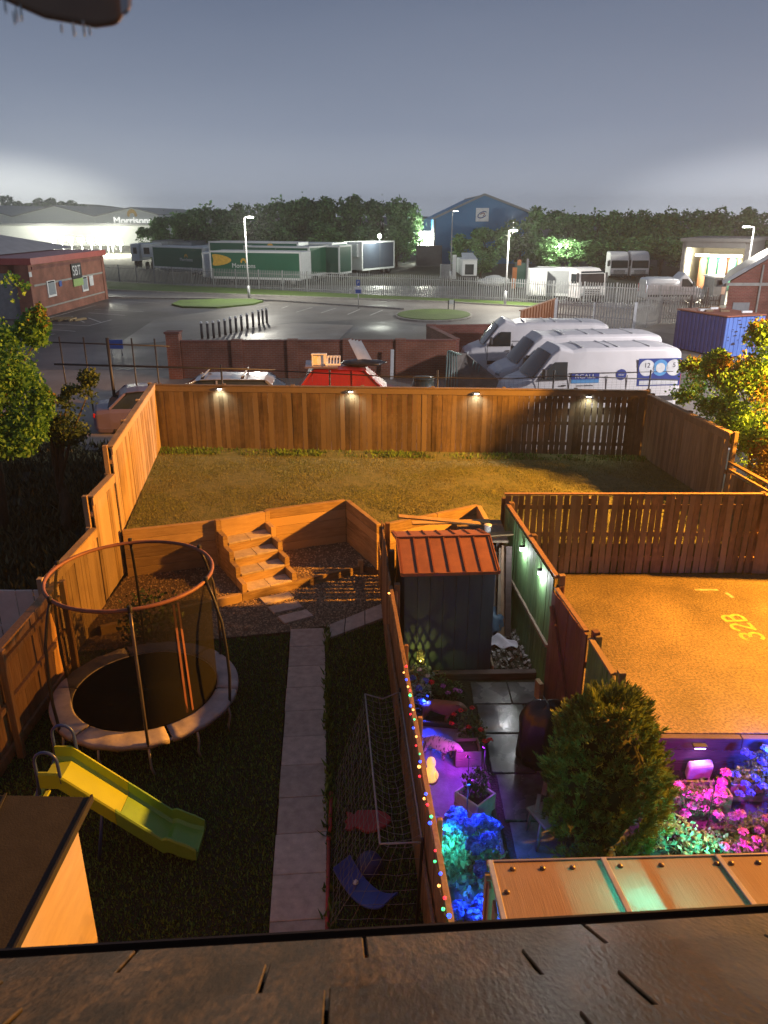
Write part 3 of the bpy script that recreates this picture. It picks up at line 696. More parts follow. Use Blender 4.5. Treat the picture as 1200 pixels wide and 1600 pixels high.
MB().tube([TC + V(1.24 * math.cos(a), 1.24 * math.sin(a), .50) for a in np.linspace(0, 2 * math.pi, 49)[:-1]], .022, 8, closed=True).build('frame_ring', M['galv'], tr)
ZR = 2.30; RR = 1.09
MB().tube([RC + V(RR * math.cos(a), RR * math.sin(a), ZR) for a in np.linspace(0, 2 * math.pi, 61)[:-1]], .026, 10, closed=True).build('top_ring', M['ringfoam'], tr)
pole_a = [-73, -13, 47, 107, 167, 227]
for i, ad in enumerate(pole_a):
    a = math.radians(ad); cd = V(math.cos(a), math.sin(a), 0)
    b = TC + cd * 1.27
    ip = RC + V(math.cos(a), math.sin(a), 0) * (RR + .02)
    pts = [b + V(0, 0, .5), b + cd * .03 + V(0, 0, .95), b + cd * .02 + V(0, 0, 1.35), b.lerp(ip, .35) + cd * .05 + V(0, 0, 1.75), b.lerp(ip, .75) + cd * .03 + V(0, 0, 2.1), ip + V(0, 0, ZR)]
    MB().tube(pts, .021, 8).build('net_pole', M['steel_pole'] if i % 2 == 0 else M['black'], tr)
    MB().tube([ip + V(0, 0, ZR - .04), ip + V(0, 0, ZR + .06)], .03, 8).build('pole_cap', M['rubber'], tr)
for ad in (-103, -73, -43, -13, 47, 107, 167, 227):
    a = math.radians(ad); cd = V(math.cos(a), math.sin(a), 0); tg = V(-cd.y, cd.x, 0)
    MB().tube([TC + cd * 1.23 + V(0, 0, .5), TC + cd * 1.26 + V(0, 0, .30), TC + cd * 1.22 + V(0, 0, .12), TC + cd * 1.22 + tg * .03 + V(0, 0, 0)], .018, 8).build('leg', M['galv'], tr)
net = MB(); N = 60
secs = []
for i in range(N + 1):
    a = 2 * math.pi * i / N; cd = V(math.cos(a), math.sin(a), 0); sg = .02 * abs(math.sin(3 * a + .4))
    secs.append([RC + cd * RR + V(0, 0, ZR), RC.lerp(TC, .3) + cd * (RR - .05 - sg) + V(0, 0, 1.75), RC.lerp(TC, .6) + cd * (RR - .07 - sg) + V(0, 0, 1.2), TC + cd * .99 + V(0, 0, .56)])
net.loft(secs, cap=False, smooth=True, closed=False)
net.build('safety_net', M['net'], tr)
MB().beam(RC + V(.76, -.72, 2.2), TC + V(.74, -.64, .6), .03, .012).build('zip_strip', M['ringfoam'], tr)
MB().beam(RC + V(.80, -.66, 2.2), TC + V(.80, -.58, .6), .03, .012).build('zip_strip', M['ringfoam'], tr)
# ---- dark shrub behind the trampoline
def bush(name, label, c, r, n, size, m, seed, stems=6, cat='plant', h0=0.02, group=None, aspect=.55, lobes=None, shell=.35):
    o = thing(name, label, cat, (c[0], c[1], h0), group)
    lobes = lobes or [((c[0], c[1], c[2]), r, 1)]
    P = blobs(lobes, n, seed, shell); P = P[P[:, 2] > h0]
    leaves('leaves', P, size, M[m], o, seed, aspect)
    st_ = MB(); rg = random.Random(seed)
    for i in range(stems):
        q = P[rg.randrange(len(P))]; st_.tube([(c[0] + rg.uniform(-.03, .03), c[1] + rg.uniform(-.03, .03), h0), ((c[0] + q[0]) / 2 + rg.uniform(-.03, .03), (c[1] + q[1]) / 2, (h0 + q[2]) / 2 + .03), q], [.012, .009, .003], 5)
    st_.build('stems', M['trunk'], o)
    return o
bush('shrub', 'dark leafy shrub against the fence behind the trampoline', (-3.9, 11.35, .55), (.55, .35, .55), 700, .09, 'bush_leaf', 11, h0=.17)
# ---- slide
sl = thing('slide', 'toddler slide, lit yellow above and shaded green below, with two blue handles', 'slide', (-3.0, 6.95, 0))
M['slide_top'] = mat('lit_slide_plastic', (.34, .42, .02), (.30, .37, .02), 3, .4)
M['slide_low'] = mat('shaded_slide_plastic', (.18, .36, .06), (.15, .31, .05), 3, .32)  # lamplight on the upper chute and shade on the lower are put into these colours
M['blue_pl'] = mat('blue_moulded_plastic', (.03, .06, .24), (.02, .045, .18), 5, .4)
ax = V(1.46, -.02, 0); A0 = V(-3.72, 6.93, 0)
def chute(t0, t1, n=12):
    secs = []
    for i in range(n + 1):
        t = t0 + (t1 - t0) * i / n
        x = A0.x + 1.62 * t; y = A0.y - .05 * t
        z = 1.08 if t < .12 else 1.08 - .98 * (sm(.0, 1.0, ((t - .12) / .88) * .94 + .03) if 0 else min(1, ((t - .12) / .74)))
        if t > .80: z = .17 + .06 * (1 - sm(.8, .9, t)) - .05 * sm(.85, 1, t)
        z = max(z, .12); w_ = .21; hgt = .15 if t < .93 else .15 - .05 * (t - .93) / .07
        P_ = lambda dy, dz: V(x, y + dy, z + dz)
        secs.append([P_(-w_ - .035, hgt - .02), P_(-w_ - .02, hgt), P_(-w_, hgt), P_(-w_ + .015, .03), P_(-w_ + .05, 0), P_(w_ - .05, 0), P_(w_ - .015, .03), P_(w_, hgt), P_(w_ + .02, hgt), P_(w_ + .035, hgt - .02), P_(w_ + .03, -.05), P_(-w_ - .03, -.05)])
    return secs
MB().loft(chute(0, .48)).build('upper_chute', M['slide_top'], sl)
MB().loft(chute(.483, 1.0, 16)).build('lower_chute', M['slide_low'], sl)
for s_ in (-1, 1):
    y = A0.y + s_ * .235
    MB().tube([(A0.x - .02, y, .95), (A0.x - .01, y, 1.25)] + [(A0.x + .11 - .12 * math.cos(a), y, 1.38 + .12 * math.sin(a)) for a in np.linspace(0, math.pi, 9)] + [(A0.x + .235, y, 1.22), (A0.x + .24, y, 1.10)], .018, 8).build('handle', M['blue_pl'], sl)
for s_ in (-1, 1):
    MB().tube([(A0.x - .02, A0.y + s_ * .2, 1.05), (A0.x - .38, A0.y + s_ * .22, .0)], .022, 8).build('ladder_rail', M['blue_pl'], sl)
    MB().tube([(A0.x + .62, A0.y + s_ * .2, .72), (A0.x + .5, A0.y + s_ * .24, .0)], .02, 8).build('leg', M['blue_pl'], sl)
for k in range(4):
    f = .15 + k * .22; MB().box(A0.x - .38 * (1 - f) - .07, A0.x - .38 * (1 - f) + .03, A0.y - .2, A0.y + .2, 1.05 * f - .015, 1.05 * f + .015).build('step', M['slide_top'], sl, bev=.006)
# ---- playhouse at the lower left
ph = thing('playhouse', 'garden playhouse with black felt roof and cream lit side wall', 'playhouse', (-3.6, 4.3, 0))
w_ = MB(); w_.prism([(-2.72, 3.0, 0), (-2.72, 5.36, 0), (-2.72, 5.36, 1.93), (-2.72, 3.0, 1.93)], (-.04, 0, 0)); w_.build('side_wall', M['cream'], ph)
w_ = MB(); w_.box(-4.7, -2.765, 5.30, 5.35, 0, 1.93); w_.box(-4.7, -2.765, 3.0, 3.05, 0, 1.93); w_.box(-4.75, -4.705, 3.0, 5.35, 0, 1.93); w_.build('wall', M['cream'], ph)
MB().box(-2.718, -2.69, 3.96, 4.02, 0, 1.9).build('corner_trim', M['white_pl'], ph)
rf = MB(); rf.prism([(-2.60, 2.9, 1.96), (-2.60, 5.46, 1.96), (-2.60, 5.46, 2.0), (-2.60, 2.9, 2.0)], (-2.2, 0, .06)); rf.build('roof', M['felt'], ph, bev=.005)
MB().beam((-2.595, 2.9, 1.985), (-2.595, 5.47, 1.985), .02, .07).build('fascia', M['felt'], ph)
MB().beam((-3.05, 2.9, 2.03), (-3.35, 5.46, 2.036), .02, .012).build('roof_batten', M['felt'], ph)
# ---- goal with net
gl_ = thing('goal_net', 'small white football goal with sagging net beside the fairy light fence', 'goal', (0, 7, 0))
A, B_, C_, D_ = V(-.24, 8.28, 1.15), V(.20, 8.30, 1.17), V(.37, 5.78, 1.17), V(-.04, 5.78, 1.15)
M['cord'] = mat('white_net_cord', (.34, .34, .33), (.26, .26, .25), 9, .9, spec=.1)
M['mesh_cord'] = mat('thin_net_twine', (.26, .26, .25), (.19, .19, .18), 9, .9, spec=.1)
fr = MB(); fr.tube([A, A.lerp(B_, .5) - V(0, 0, .09), B_], .009, 6); fr.tube([A, D_], .011, 6); fr.tube([D_, C_], .010, 6); fr.tube([B_, C_], .010, 6); fr.build('frame', M['cord'], gl_)
for p, q in ((B_, V(.22, 8.5, 0)), (C_, V(.30, 5.5, 0))): MB().tube([p + V(0, 0, .05), p, q], .016, 8).build('post', M['black'], gl_)
def netgrid(mb, c00, c10, c11, c01, nu, nv, sag, r=.0024, seed=0):
    rg = random.Random(seed)
    def P_(i, j):
        u_, v_ = i / nu, j / nv; p = (c00 * (1 - u_) + c10 * u_) * (1 - v_) + (c01 * (1 - u_) + c11 * u_) * v_
        return p + V(rg.uniform(-.012, .012), rg.uniform(-.012, .012), -sag * 4 * u_ * (1 - u_) * (1 - (2 * v_ - 1) ** 2 * .6))
    G_ = [[P_(i, j) for j in range(nv + 1)] for i in range(nu + 1)]
    for i in range(nu + 1): mb.tube(G_[i], r, 4)
    for j in range(nv + 1): mb.tube([G_[i][j] for i in range(nu + 1)], r, 4)
E_, F_ = V(-.62, 8.1, .02), V(-.58, 5.75, .02)
nb = MB(); netgrid(nb, A, B_, C_, D_, 5, 24, .16, seed=1); nb.build('top_net', M['mesh_cord'], gl_)
nb = MB(); netgrid(nb, E_, A, D_, F_, 12, 22, .05, seed=2); nb.build('back_net', M['mesh_cord'], gl_)
nb = MB(); netgrid(nb, F_, D_, C_, V(.32, 5.75, .02), 6, 5, .02, seed=3); nb.build('end_net', M['mesh_cord'], gl_)
# ---- toys under and beside the goal
M['red_pl'] = mat('faded_red_plastic', (.36, .035, .04), (.28, .028, .03), 4, .5)
fi = thing('fish_board', 'red fish shaped board lying in the grass under the goal net', 'toy', (-.19, 7.25, 0))
fo = [(-.27, .13), (-.20, .11), (-.17, .08), (-.13, .15), (0, .155), (.12, .15), (.21, .11), (.27, .04), (.28, -.02), (.22, -.10), (.13, -.16), (.03, -.20), (-.02, -.21), (-.10, -.15), (-.15, -.12), (-.20, -.17), (-.27, -.16), (-.245, -.06), (-.28, -.03), (-.24, .03)]
MB().slab([(-.19 + x, 7.26 + y) for x, y in fo], .05, .09).build('board', M['red_pl'], fi, bev=.012, seg=2)
MB().slab([(-.17 + x * .8, 7.26 + y * .8) for x, y in fo[3:15]], .02, .048).build('underside', M['red_pl'], fi)
hp_ = thing('rocker_board', 'curved blue plastic rocker board lying by the roof edge', 'toy', (-.2, 6.15, 0))
pA, pB_ = V(-.46, 6.43, 0), V(.06, 5.93, 0); dd = (pB_ - pA); sd = V(-dd.y, dd.x, 0).normalized() * .13
secs = []
for i in range(13):
    t = i / 12; c = pA + dd * t + V(0, 0, .05 + .20 * (2 * t - 1) ** 2)
    secs.append([c - sd + V(0, 0, .03), c + sd + V(0, 0, .03), c + sd, c - sd])
M['blue_toy'] = mat('blue_toy_plastic', (.05, .10, .42), (.04, .08, .34), 4, .4)
MB().loft(secs).build('board', M['blue_toy'], hp_, bev=.006)
MB().lathe([(.035, 0), (.03, .012), (.01, .014)], pA + dd * .3 + V(0, 0, .13), 12).build('button', M['white_pl'], hp_)
M['blue_ball'] = mat('dark_blue_ball', (.035, .05, .20), (.025, .035, .14), 5, .5)
ba = thing('ball', 'dark blue ball resting inside the goal net', 'ball', (-.16, 6.52, 0))
MB().ell((-.16, 6.52, .14), .14, 20, 12).build('ball_skin', M['blue_ball'], ba)
MB().tube([(-.16 + .141 * math.cos(a), 6.52 + .05 * math.sin(a), .14 + .132 * math.sin(a)) for a in np.linspace(0, 6.2, 25)], .004, 4, closed=True).build('seam', M['blue_pl'], ba)
for k, (p, q, lab) in enumerate((((-.665, 7.74), (-.635, 7.1), 'upper faded red garden pole lying beside the slab path'), ((-.645, 7.0), (-.56, 5.5), 'longer red garden pole lying by the path near the roof'))):
    t = thing('garden_pole', lab, 'pole', (p[0], p[1], 0), 'red poles lying along the path')
    MB().tube([(p[0], p[1], .05), (q[0], q[1], .05)], .022, 8).build('tube', M['red_pl'], t)
    MB().tube([(p[0], p[1] + .01, .05), (p[0], p[1] - .05, .05)], .027, 8).build('end_cap', M['red_pl'], t)

# ================================================================== THE NARROW GARDEN (shed, patio, ornaments)
# ---- shed
M['shed_blue'] = mat('dark_blue_grey_shed_paint', (.030, .066, .105), (.021, .047, .078), 3, .75, var=.12, stretch=(5, 5, .5))
M['tin_red'] = mat('rust_red_metal_roof', (.30, .125, .07), (.22, .09, .055), 5, .5, var=.1, metal=.1)
M['tin_dark'] = mat('shaded_roof_rib', (.20, .06, .03), (.14, .042, .022), 6, .6)  # darker than the roof sheets: the ribs' shadow lines are put into their colour
SH = V(.31, 10.46, 0); su = V(.9985, .055, 0).normalized(); sv = V(-.072, .997, 0)
sh = thing('garden_shed', 'blue grey garden shed with a rust red ribbed metal roof', 'shed', tuple(SH))
SW, SD, HE, HR = 1.38, 1.45, 1.80, 2.03
fw = MB(); k = 7
for i in range(k):
    c = SH + su * (SW * (i + .5) / k); fw.obox(c + V(0, 0, HE / 2), su * (SW / k / 2 - .003), sv * .012, (0, 0, HE / 2))
fw.build('front_wall', M['shed_blue'], sh)
for s_ in (.0, SW):
    b = MB(); c = SH + su * s_ + sv * SD / 2
    b.prism([SH + su * s_ + sv * .015, SH + su * s_ + sv * SD, SH + su * s_ + sv * SD + V(0, 0, HE), SH + su * s_ + sv * SD / 2 + V(0, 0, HR - .04), SH + su * s_ + sv * .015 + V(0, 0, HE)], su * (.025 if s_ == 0 else -.025)); b.build('side_wall', M['shed_blue'], sh)
b = MB(); b.obox(SH + su * SW / 2 + sv * SD + V(0, 0, HE / 2), su * SW / 2, sv * .012, (0, 0, HE / 2)); b.build('back_wall', M['shed_blue'], sh)
e0_, e1_ = -.06, SW + .03
f0, rd, bk = -.12, SD * .47, SD + .10
def rp_(u_, v_, z): return SH + su * u_ + sv * v_ + V(0, 0, z)
zf, zr = HE + .03, HR + .05
for nm_, va, za, vb, zb in (('front_slope', f0, zf, rd, zr), ('back_slope', rd, zr, bk, zf)):
    b = MB(); b.prism([rp_(e0_, va, za), rp_(e1_, va, za), rp_(e1_, vb, zb), rp_(e0_, vb, zb)], (0, 0, .02)); b.build(nm_, M['tin_red'], sh)
    r2 = MB()
    for i in range(7):
        uu = e0_ + .02 + (e1_ - e0_ - .04) * i / 6
        r2.beam(rp_(uu, va, za + .026), rp_(uu, vb, zb + .026), .022, .018)
    r2.build('roof_rib', M['tin_dark'], sh)
MB().beam(rp_(e0_ - .005, rd, zr + .03), rp_(e1_ + .005, rd, zr + .03), .05, .03).build('ridge_cap', M['tin_red'], sh)
MB().beam(rp_(e0_ - .005, f0 - .006, zf + .005), rp_(e1_ + .005, f0 - .006, zf + .005), .015, .05).build('eave_trim', M['tin_red'], sh)
for uu in (e0_ - .008, e1_ + .008):
    b = MB(); b.beam(rp_(uu, f0, zf + .01), rp_(uu, rd, zr + .01), .016, .06); b.beam(rp_(uu, rd, zr + .01), rp_(uu, bk, zf + .01), .016, .06); b.build('barge_board', M['tin_red'], sh)
# ---- timber store behind the shed with planks and a white tub on top
ts = thing('timber_store', 'dark timber store with lavender grey door behind the shed', 'timber store', (1.75, 12.2, 0))
M['lav'] = mat('lavender_grey_board', (.24, .22, .27), (.17, .155, .19), 4, .75, var=.15, stretch=(1, 1, 6))
b = MB()
for i in range(5): b.box(1.50, 1.90, 12.12, 12.15, .45 + i * .22, .66 + i * .22)
b.build('door', M['lav'], ts)
b = MB(); b.box(1.44, 1.48, 12.1, 12.9, 0, 1.62); b.box(1.92, 1.97, 12.08, 12.9, 0, 1.62); b.box(1.48, 1.92, 12.86, 12.9, 0, 1.6); b.build('wall', M['sleeper_dark'], ts)
MB().box(1.30, 2.12, 12.02, 13.0, 1.63, 1.67).build('roof_board', M['fence_grey'], ts, bev=.004)
MB().ell((1.74, 12.10, 1.12), .022, 8, 6).build('handle', M['white_pl'], ts)
rg = random.Random(4)
pl_ = [((1.80, 11.55), (1.86, 12.05, 1.35), 'fence_grey', .05), ((1.87, 11.6), (1.92, 12.05, 1.45), 'fence', .07), ((1.95, 11.5), (1.99, 12.0, 1.55), 'fence_grey', .06), ((2.03, 11.55), (2.04, 11.98, 1.6), 'fence_old', .09), ((2.12, 11.5), (2.11, 11.9, 1.62), 'sleeper_dark', .10)]
for i, (a, q, m_, wd) in enumerate(pl_):
    t = MB(); t.beam((a[0], a[1], .02), q, wd, .03, up=(0, 1, 0))
    tag(t.build('leaning_plank', M[m_], bev=.003), ['thin grey plank leaning on the store nearest the shed', 'light brown plank leaning on the timber store', 'third pale plank leaning in the corner store', 'broad brown plank leaning near the green fence', 'darkest broad plank leaning at the end of the row'][i], 'plank', 'planks leaning behind the shed')
tb = thing('white_tub', 'small white lidded tub on top of the timber store', 'tub', (1.80, 12.35, 1.67))
MB().lathe([(.055, 1.672), (.062, 1.80), (.058, 1.81)], (1.80, 12.35, 0), 14).build('tub_body', M['white_pl'], tb)
MB().lathe([(.068, 1.811), (.068, 1.83), (.06, 1.835)], (1.80, 12.35, 0), 14).build('lid', M['white_pl'], tb)
for i, (p, q, lab) in enumerate((((.25, 12.5, 1.93), (1.74, 12.62, 1.74), 'long plank lying behind the shed roof up to the tub'), ((.5, 12.75, 1.70), (1.9, 12.85, 1.70), 'second plank lying flat on the timber store'), ((1.62, 12.2, 1.69), (2.3, 12.32, 1.69), 'short offcut sticking out toward the fence cap'))):
    t = MB(); t.beam(p, q, .14, .03); tag(t.build('loose_plank', M['sleeper'], bev=.004), lab, 'plank', 'loose planks on top of the store')
# ---- patio and raised bed ground
pt = MB()
rows = [(10.25, 9.68), (9.66, 8.98), (8.96, 8.15), (8.13, 7.3), (7.28, 6.5), (6.48, 5.6), (5.58, 4.6)]
for j, (y1, y0) in enumerate(rows):
    xl = 1.32 + (10.3 - (y0 + y1) / 2) * .052
    cutx = [xl, xl + .58 + .12 * (j % 2), xl + 1.15, xl + 1.8]
    for a, b in zip(cutx[:-1], cutx[1:]): pt.slab([(a + .006, y0 + .006), (b - .006, y0 + .006), (b - .006, y1 - .006), (a + .006, y1 - .006)], -.03, .03 + R.uniform(-.003, .003))
pt.build('patio', M['slate_wet'], bev=.005, kind='structure')
MB().slab([(.0, 4), (4.5, 4), (4.5, 8.3), (2.7, 8.5), (2.3, 13.1), (1.9, 15.1), (0, 14.1), (.06, 12)], -.1, -.002).build('garden_soil', M['soil'], kind='structure')
t = MB(); t.beam((.62, 10.37, .06), (2.4, 10.42, .06), .12, .13); tag(t.build('threshold_sleeper', M['sleeper_dark'], bev=.006), 'dark sleeper laid across the top of the wet patio', 'sleeper')
M['bed_top'] = mat('pale_slate_bed_top', (.22, .20, .27), (.15, .13, .18), 8, .7, bump=.004, bsc=30)
bd = thing('raised_bed', 'low raised bed with pale top lit purple and blue beside the fence', 'raised bed', (.9, 7.5, 0))
bp_ = [(.50, 5.4), (1.34, 5.4), (1.30, 8.4), (1.26, 9.0), (.30, 9.15)]
MB().slab(bp_, 0, .05).build('bed_top', M['bed_top'], bd)
MB().beam((1.37, 5.4, .05), (1.29, 9.0, .05), .05, .14).build('edge_board', M['sleeper_dark'], bd, bev=.005)
MB().beam((.29, 9.18, .05), (1.27, 9.05, .05), .05, .12).build('edge_board', M['sleeper_dark'], bd, bev=.005)
# debris corner
db = thing('rubble_bed', 'edged corner bed full of rubble and dead leaves beside the shed', 'rubble', (2.1, 11, 0))
MB().slab([(1.76, 10.5), (2.38, 10.5), (2.28, 11.8), (1.74, 11.8)], 0, .05).build('bed_soil', M['soil'], db)
MB().beam((1.73, 10.5, .08), (1.72, 11.4, .08), .03, .16).build('edge_board', M['fence_grey'], db)
P = np.column_stack([np.random.default_rng(5).uniform(1.78, 2.36, 420), np.random.default_rng(6).uniform(10.52, 11.75, 420), np.random.default_rng(7).uniform(.055, .11, 420)])
M['litter'] = mat('dead_leaf_litter', (.20, .14, .08), (.10, .07, .04), 9, .8, var=.7, hue=(.25, .25, .25))
o = leaves('litter', P, .07, M['litter'], db, 8, .7, up=1.2); o['kind'] = 'stuff'
sh2 = MB(); gx = 14; gy = 10; vs = []
for j in range(gy + 1):
    for i in range(gx + 1):
        u_, v_ = i / gx, j / gy; rr = 1 - .12 * math.sin(9 * u_) * math.cos(7 * v_)
        vs.append((1.74 + .46 * u_ + .04 * math.sin(5 * v_), 11.12 + .30 * v_ * rr + .05 * math.sin(4 * u_), .11 + .05 * math.sin(9 * u_ + 3 * v_) * math.cos(6 * v_) + .10 * math.exp(-((u_ - .5) ** 2 + (v_ - .6) ** 2) * 6)))
sh2.add(vs, [(j * (gx + 1) + i, j * (gx + 1) + i + 1, (j + 1) * (gx + 1) + i + 1, (j + 1) * (gx + 1) + i) for j in range(gy) for i in range(gx)], .5, True)
M['sheet'] = mat('crumpled_pale_sheet', (.62, .60, .66), (.5, .48, .54), 6, .7)
o = sh2.build('crumpled_sheet', M['sheet']); md = o.modifiers.new('thick', 'SOLIDIFY'); md.thickness = .012; md = o.modifiers.new('s', 'SUBSURF'); md.levels = md.render_levels = 1
tag(o, 'crumpled white sheet lying on the rubble beside the shed', 'sheet')
M['bluebag'] = mat('blue_sheet_plastic', (.08, .16, .24), (.05, .10, .16), 6, .35, bump=.01, bsc=12)
o = MB().ell((1.88, 11.72, .26), (.20, .20, .27), 20, 14, rough=.35, seed=3).build('rubble_sack', M['bluebag']); tag(o, 'bulging blue plastic sack behind the white sheet', 'sack')
# ---- ornaments: animal statues grown as one skinned body each
def skinbody(name, nodes, edges, m, parent, lv=2):
    me = bpy.data.meshes.new(name); off = LOC.get(parent, Vector((0, 0, 0)))
    me.from_pydata([tuple(Vector(p[:3])) for p in nodes], edges, []); o = bpy.data.objects.new(name, me); COL.objects.link(o); o.parent = parent
    md = o.modifiers.new('skin', 'SKIN'); md.use_smooth_shade = True
    for v_, p in zip(me.skin_vertices[0].data, nodes): v_.radius = (p[3], p[3])
    me.skin_vertices[0].data[0].use_root = True
    s_ = o.modifiers.new('sub', 'SUBSURF'); s_.levels = s_.render_levels = lv
    me.materials.append(m); return o
def quadruped(name, label, loc, rz, s, m, hair=None, rider=None, headdrop=0, group=None):
    o = thing(name, label, 'statue', loc, group); o.rotation_euler = (0, 0, rz)
    # facing +x; unit = body length about 1
    n_ = [(-.05, 0, .52, .19), (-.38, 0, .56, .20), (.25, 0, .55, .20), (.48, 0, .60 - headdrop * .3, .14), (.66, 0, .58 - headdrop, .145), (.80, 0, .53 - headdrop, .085), (.88, 0, .51 - headdrop, .06),
          (-.42, .13, .36, .10), (-.40, .14, .20, .065), (-.44, .14, .04, .06), (-.36, .14, .03, .055),
          (-.42, -.13, .36, .10), (-.46, -.14, .20, .065), (-.50, -.14, .04, .06), (-.42, -.14, .03, .055),
          (.30, .13, .34, .085), (.36, .14, .18, .06), (.38, .14, .04, .055), (.45, .14, .03, .05),
          (.28, -.13, .34, .085), (.22, -.14, .18, .06), (.22, -.14, .04, .055), (.29, -.14, .03, .05),
          (.60, .10, .70 - headdrop, .035), (.60, -.10, .70 - headdrop, .035), (-.56, 0, .50, .05), (-.66, 0, .34, .03)]
    n_ = [(a * s, b * s, c * s, r * s) for a, b, c, r in n_]
    e_ = [(0, 1), (0, 2), (2, 3), (3, 4), (4, 5), (5, 6), (1, 7), (7, 8), (8, 9), (9, 10), (1, 11), (11, 12), (12, 13), (13, 14), (2, 15), (15, 16), (16, 17), (17, 18), (2, 19), (19, 20), (20, 21), (21, 22), (4, 23), (4, 24), (1, 25), (25, 26)]
    skinbody('body', n_, e_, m, o)
    LOC[o] = Vector((0, 0, 0))
    for sg in (-1, 1): MB().ell((.76 * s, sg * .075 * s, (.60 - headdrop) * s), .018 * s, 8, 6).build('eye', M['black'], o)
    MB().ell((.905 * s, 0, (.52 - headdrop) * s), (.025 * s, .035 * s, .022 * s), 8, 6).build('nose', M['black'], o)
    return o
M['stat_brown'] = mat('brown_painted_resin', (.19, .085, .045), (.12, .05, .03), 7, .6)
M['stat_white'] = mat('pale_cast_stone', (.62, .56, .58), (.45, .40, .42), 9, .7, bump=.004, bsc=40)
M['stat_tiger'] = mat('striped_painted_resin', (.58, .42, .50), (.10, .07, .09), 9, .6, stretch=(5, .7, 1.6), ramp=(.40, .47), det=2)
quadruped('bear_statue', 'brown bear garden statue walking among blue lit flowers', (.80, 9.28, .02), -.25, .46, M['stat_brown'], headdrop=-.02)
quadruped('tiger_statue', 'pale big cat statue lit pink on the raised bed', (.74, 8.47, .05), -.55, .40, M['stat_tiger'], headdrop=.03)
gm = thing('glowing_figure', 'small glowing yellow seated figure lamp beside the fence', 'figure lamp', (.60, 7.98, .05))
M['glow_y'] = mat('lit_yellow_resin', (.9, .6, .2), (.7, .42, .12), 14, .5, emit=(1, .62, .16), es=.75)
MB().lathe([(.075, .06), (.085, .12), (.075, .19), (.05, .25), (.045, .27), (.058, .30), (.06, .34), (.045, .385), (.01, .40)], (.60, 7.98, 0), 14).build('body', M['glow_y'], gm)
MB().lathe([(.09, .05), (.09, .065), (.08, .07)], (.60, 7.98, 0), 14).build('base', M['stat_brown'], gm)
for s_ in (-1, 1): MB().ell((.60 + s_ * .07, 7.93, .17), (.025, .03, .06), 8, 6).build('arm', M['glow_y'], gm)
lamp('glowing_figure_light', (.60, 7.84, .3), (1, .6, .18), .25, radius=.05)
# ---- planters and plants
M['planter'] = mat('dark_planter_board', (.20, .15, .15), (.13, .10, .10), 5, .7, var=.2)
def planter(name, label, c, yaw, sx_, sy_, h, m='planter', z0=.05, group=None):
    o = thing(name, label, 'planter', (c[0], c[1], z0), group); ca, sa = math.cos(yaw), math.sin(yaw); ux, uy = V(ca, sa, 0), V(-sa, ca, 0); cc = V(c[0], c[1], z0)
    for s_ in (-1, 1):
        b = MB(); 
        for k in range(2): b.obox(cc + uy * s_ * sy_ + V(0, 0, h * (.25 + .5 * k)), ux * sx_, uy * .012, (0, 0, h * .24))
        b.build('side_board', M[m], o, bev=.003)
        b = MB()
        for k in range(2): b.obox(cc + ux * s_ * (sx_ - .012) + V(0, 0, h * (.25 + .5 * k)), ux * .012, uy * (sy_ - .013), (0, 0, h * .24))
        b.build('end_board', M[m], o, bev=.003)
    MB().obox(cc + V(0, 0, h * .42), ux * (sx_ - .03), uy * (sy_ - .02), (0, 0, h * .42)).build('compost', M['soil'], o)
    return o
planter('planter_box', 'purple lit wooden planter box under the red flowers', (1.10, 8.38), .05, .17, .14, .24)
planter('planter_box', 'square dark planter with wispy plant on the blue lit bed', (1.10, 7.42), .75, .17, .17, .30, m='stat_white')
def flowers(name, label, c, r, nleaf, leafm, heads, headm, seed, h0=.05, leaf=.05, headr=.035, petal=True, cat='flowers', group=None, hn=40):
    o = thing(name, label, cat, (c[0], c[1], h0), group)
    P = blobs([(c, r, 1)], nleaf, seed, .3); P = P[P[:, 2] > h0]; leaves('leaves', P, leaf, M[leafm], o, seed)
    rg = np.random.default_rng(seed + 50); st_ = MB()
    for (hx, hy, hz) in heads:
        d = rg.normal(size=(hn, 3)); d /= np.linalg.norm(d, axis=1, keepdims=True); d[:, 2] = np.abs(d[:, 2]) * .9 - .1
        q = np.array([hx, hy, hz]) + d * headr * np.array([1, 1, .75])
        leaves('flower_head', q, headr * .75, M[headm], o, seed + int(abs(hx) * 100) % 37, .8, nrm=d)
        st_.tube([(c[0] + (hx - c[0]) * .3, c[1] + (hy - c[1]) * .3, h0), ((c[0] + hx) / 2, (c[1] + hy) / 2, (h0 + hz) / 2 + .02), (hx, hy, hz - .01)], .004, 5)
    st_.build('stems', M['bush_leaf'], o)
    return o
leafmat('red_petal', (.62, .02, .035), (.45, .012, .02), (.7, .03, .05), .3, .3, 9)
leafmat('violet_petal', (.40, .12, .50), (.28, .07, .38), (.5, .2, .6), .3, .3, 9)
leafmat('blue_petal', (.10, .16, .75), (.06, .10, .55), (.16, .22, .8), .3, .35, 9)
leafmat('pink_petal', (.72, .17, .50), (.58, .12, .4), (.75, .25, .6), .3, .35, 9)
leafmat('white_petal', (.7, .68, .66), (.55, .53, .5), (.75, .72, .7), .3, .3, 9)
hd = [g(720, 1110, .42), g(706, 1130, .40), g(738, 1106, .40), g(732, 1136, .36), g(751, 1140, .38), g(758, 1158, .34), g(766, 1156, .33), g(710, 1116, .45)]
flowers('geranium', 'red flowering geranium spilling from planters onto the wet patio', (1.20, 8.75, .22), (.22, .42, .17), 520, 'bush_leaf', hd, 'red_petal', 21)
hd = [g(675, 1066, .42), g(692, 1072, .38), g(712, 1078, .34)]
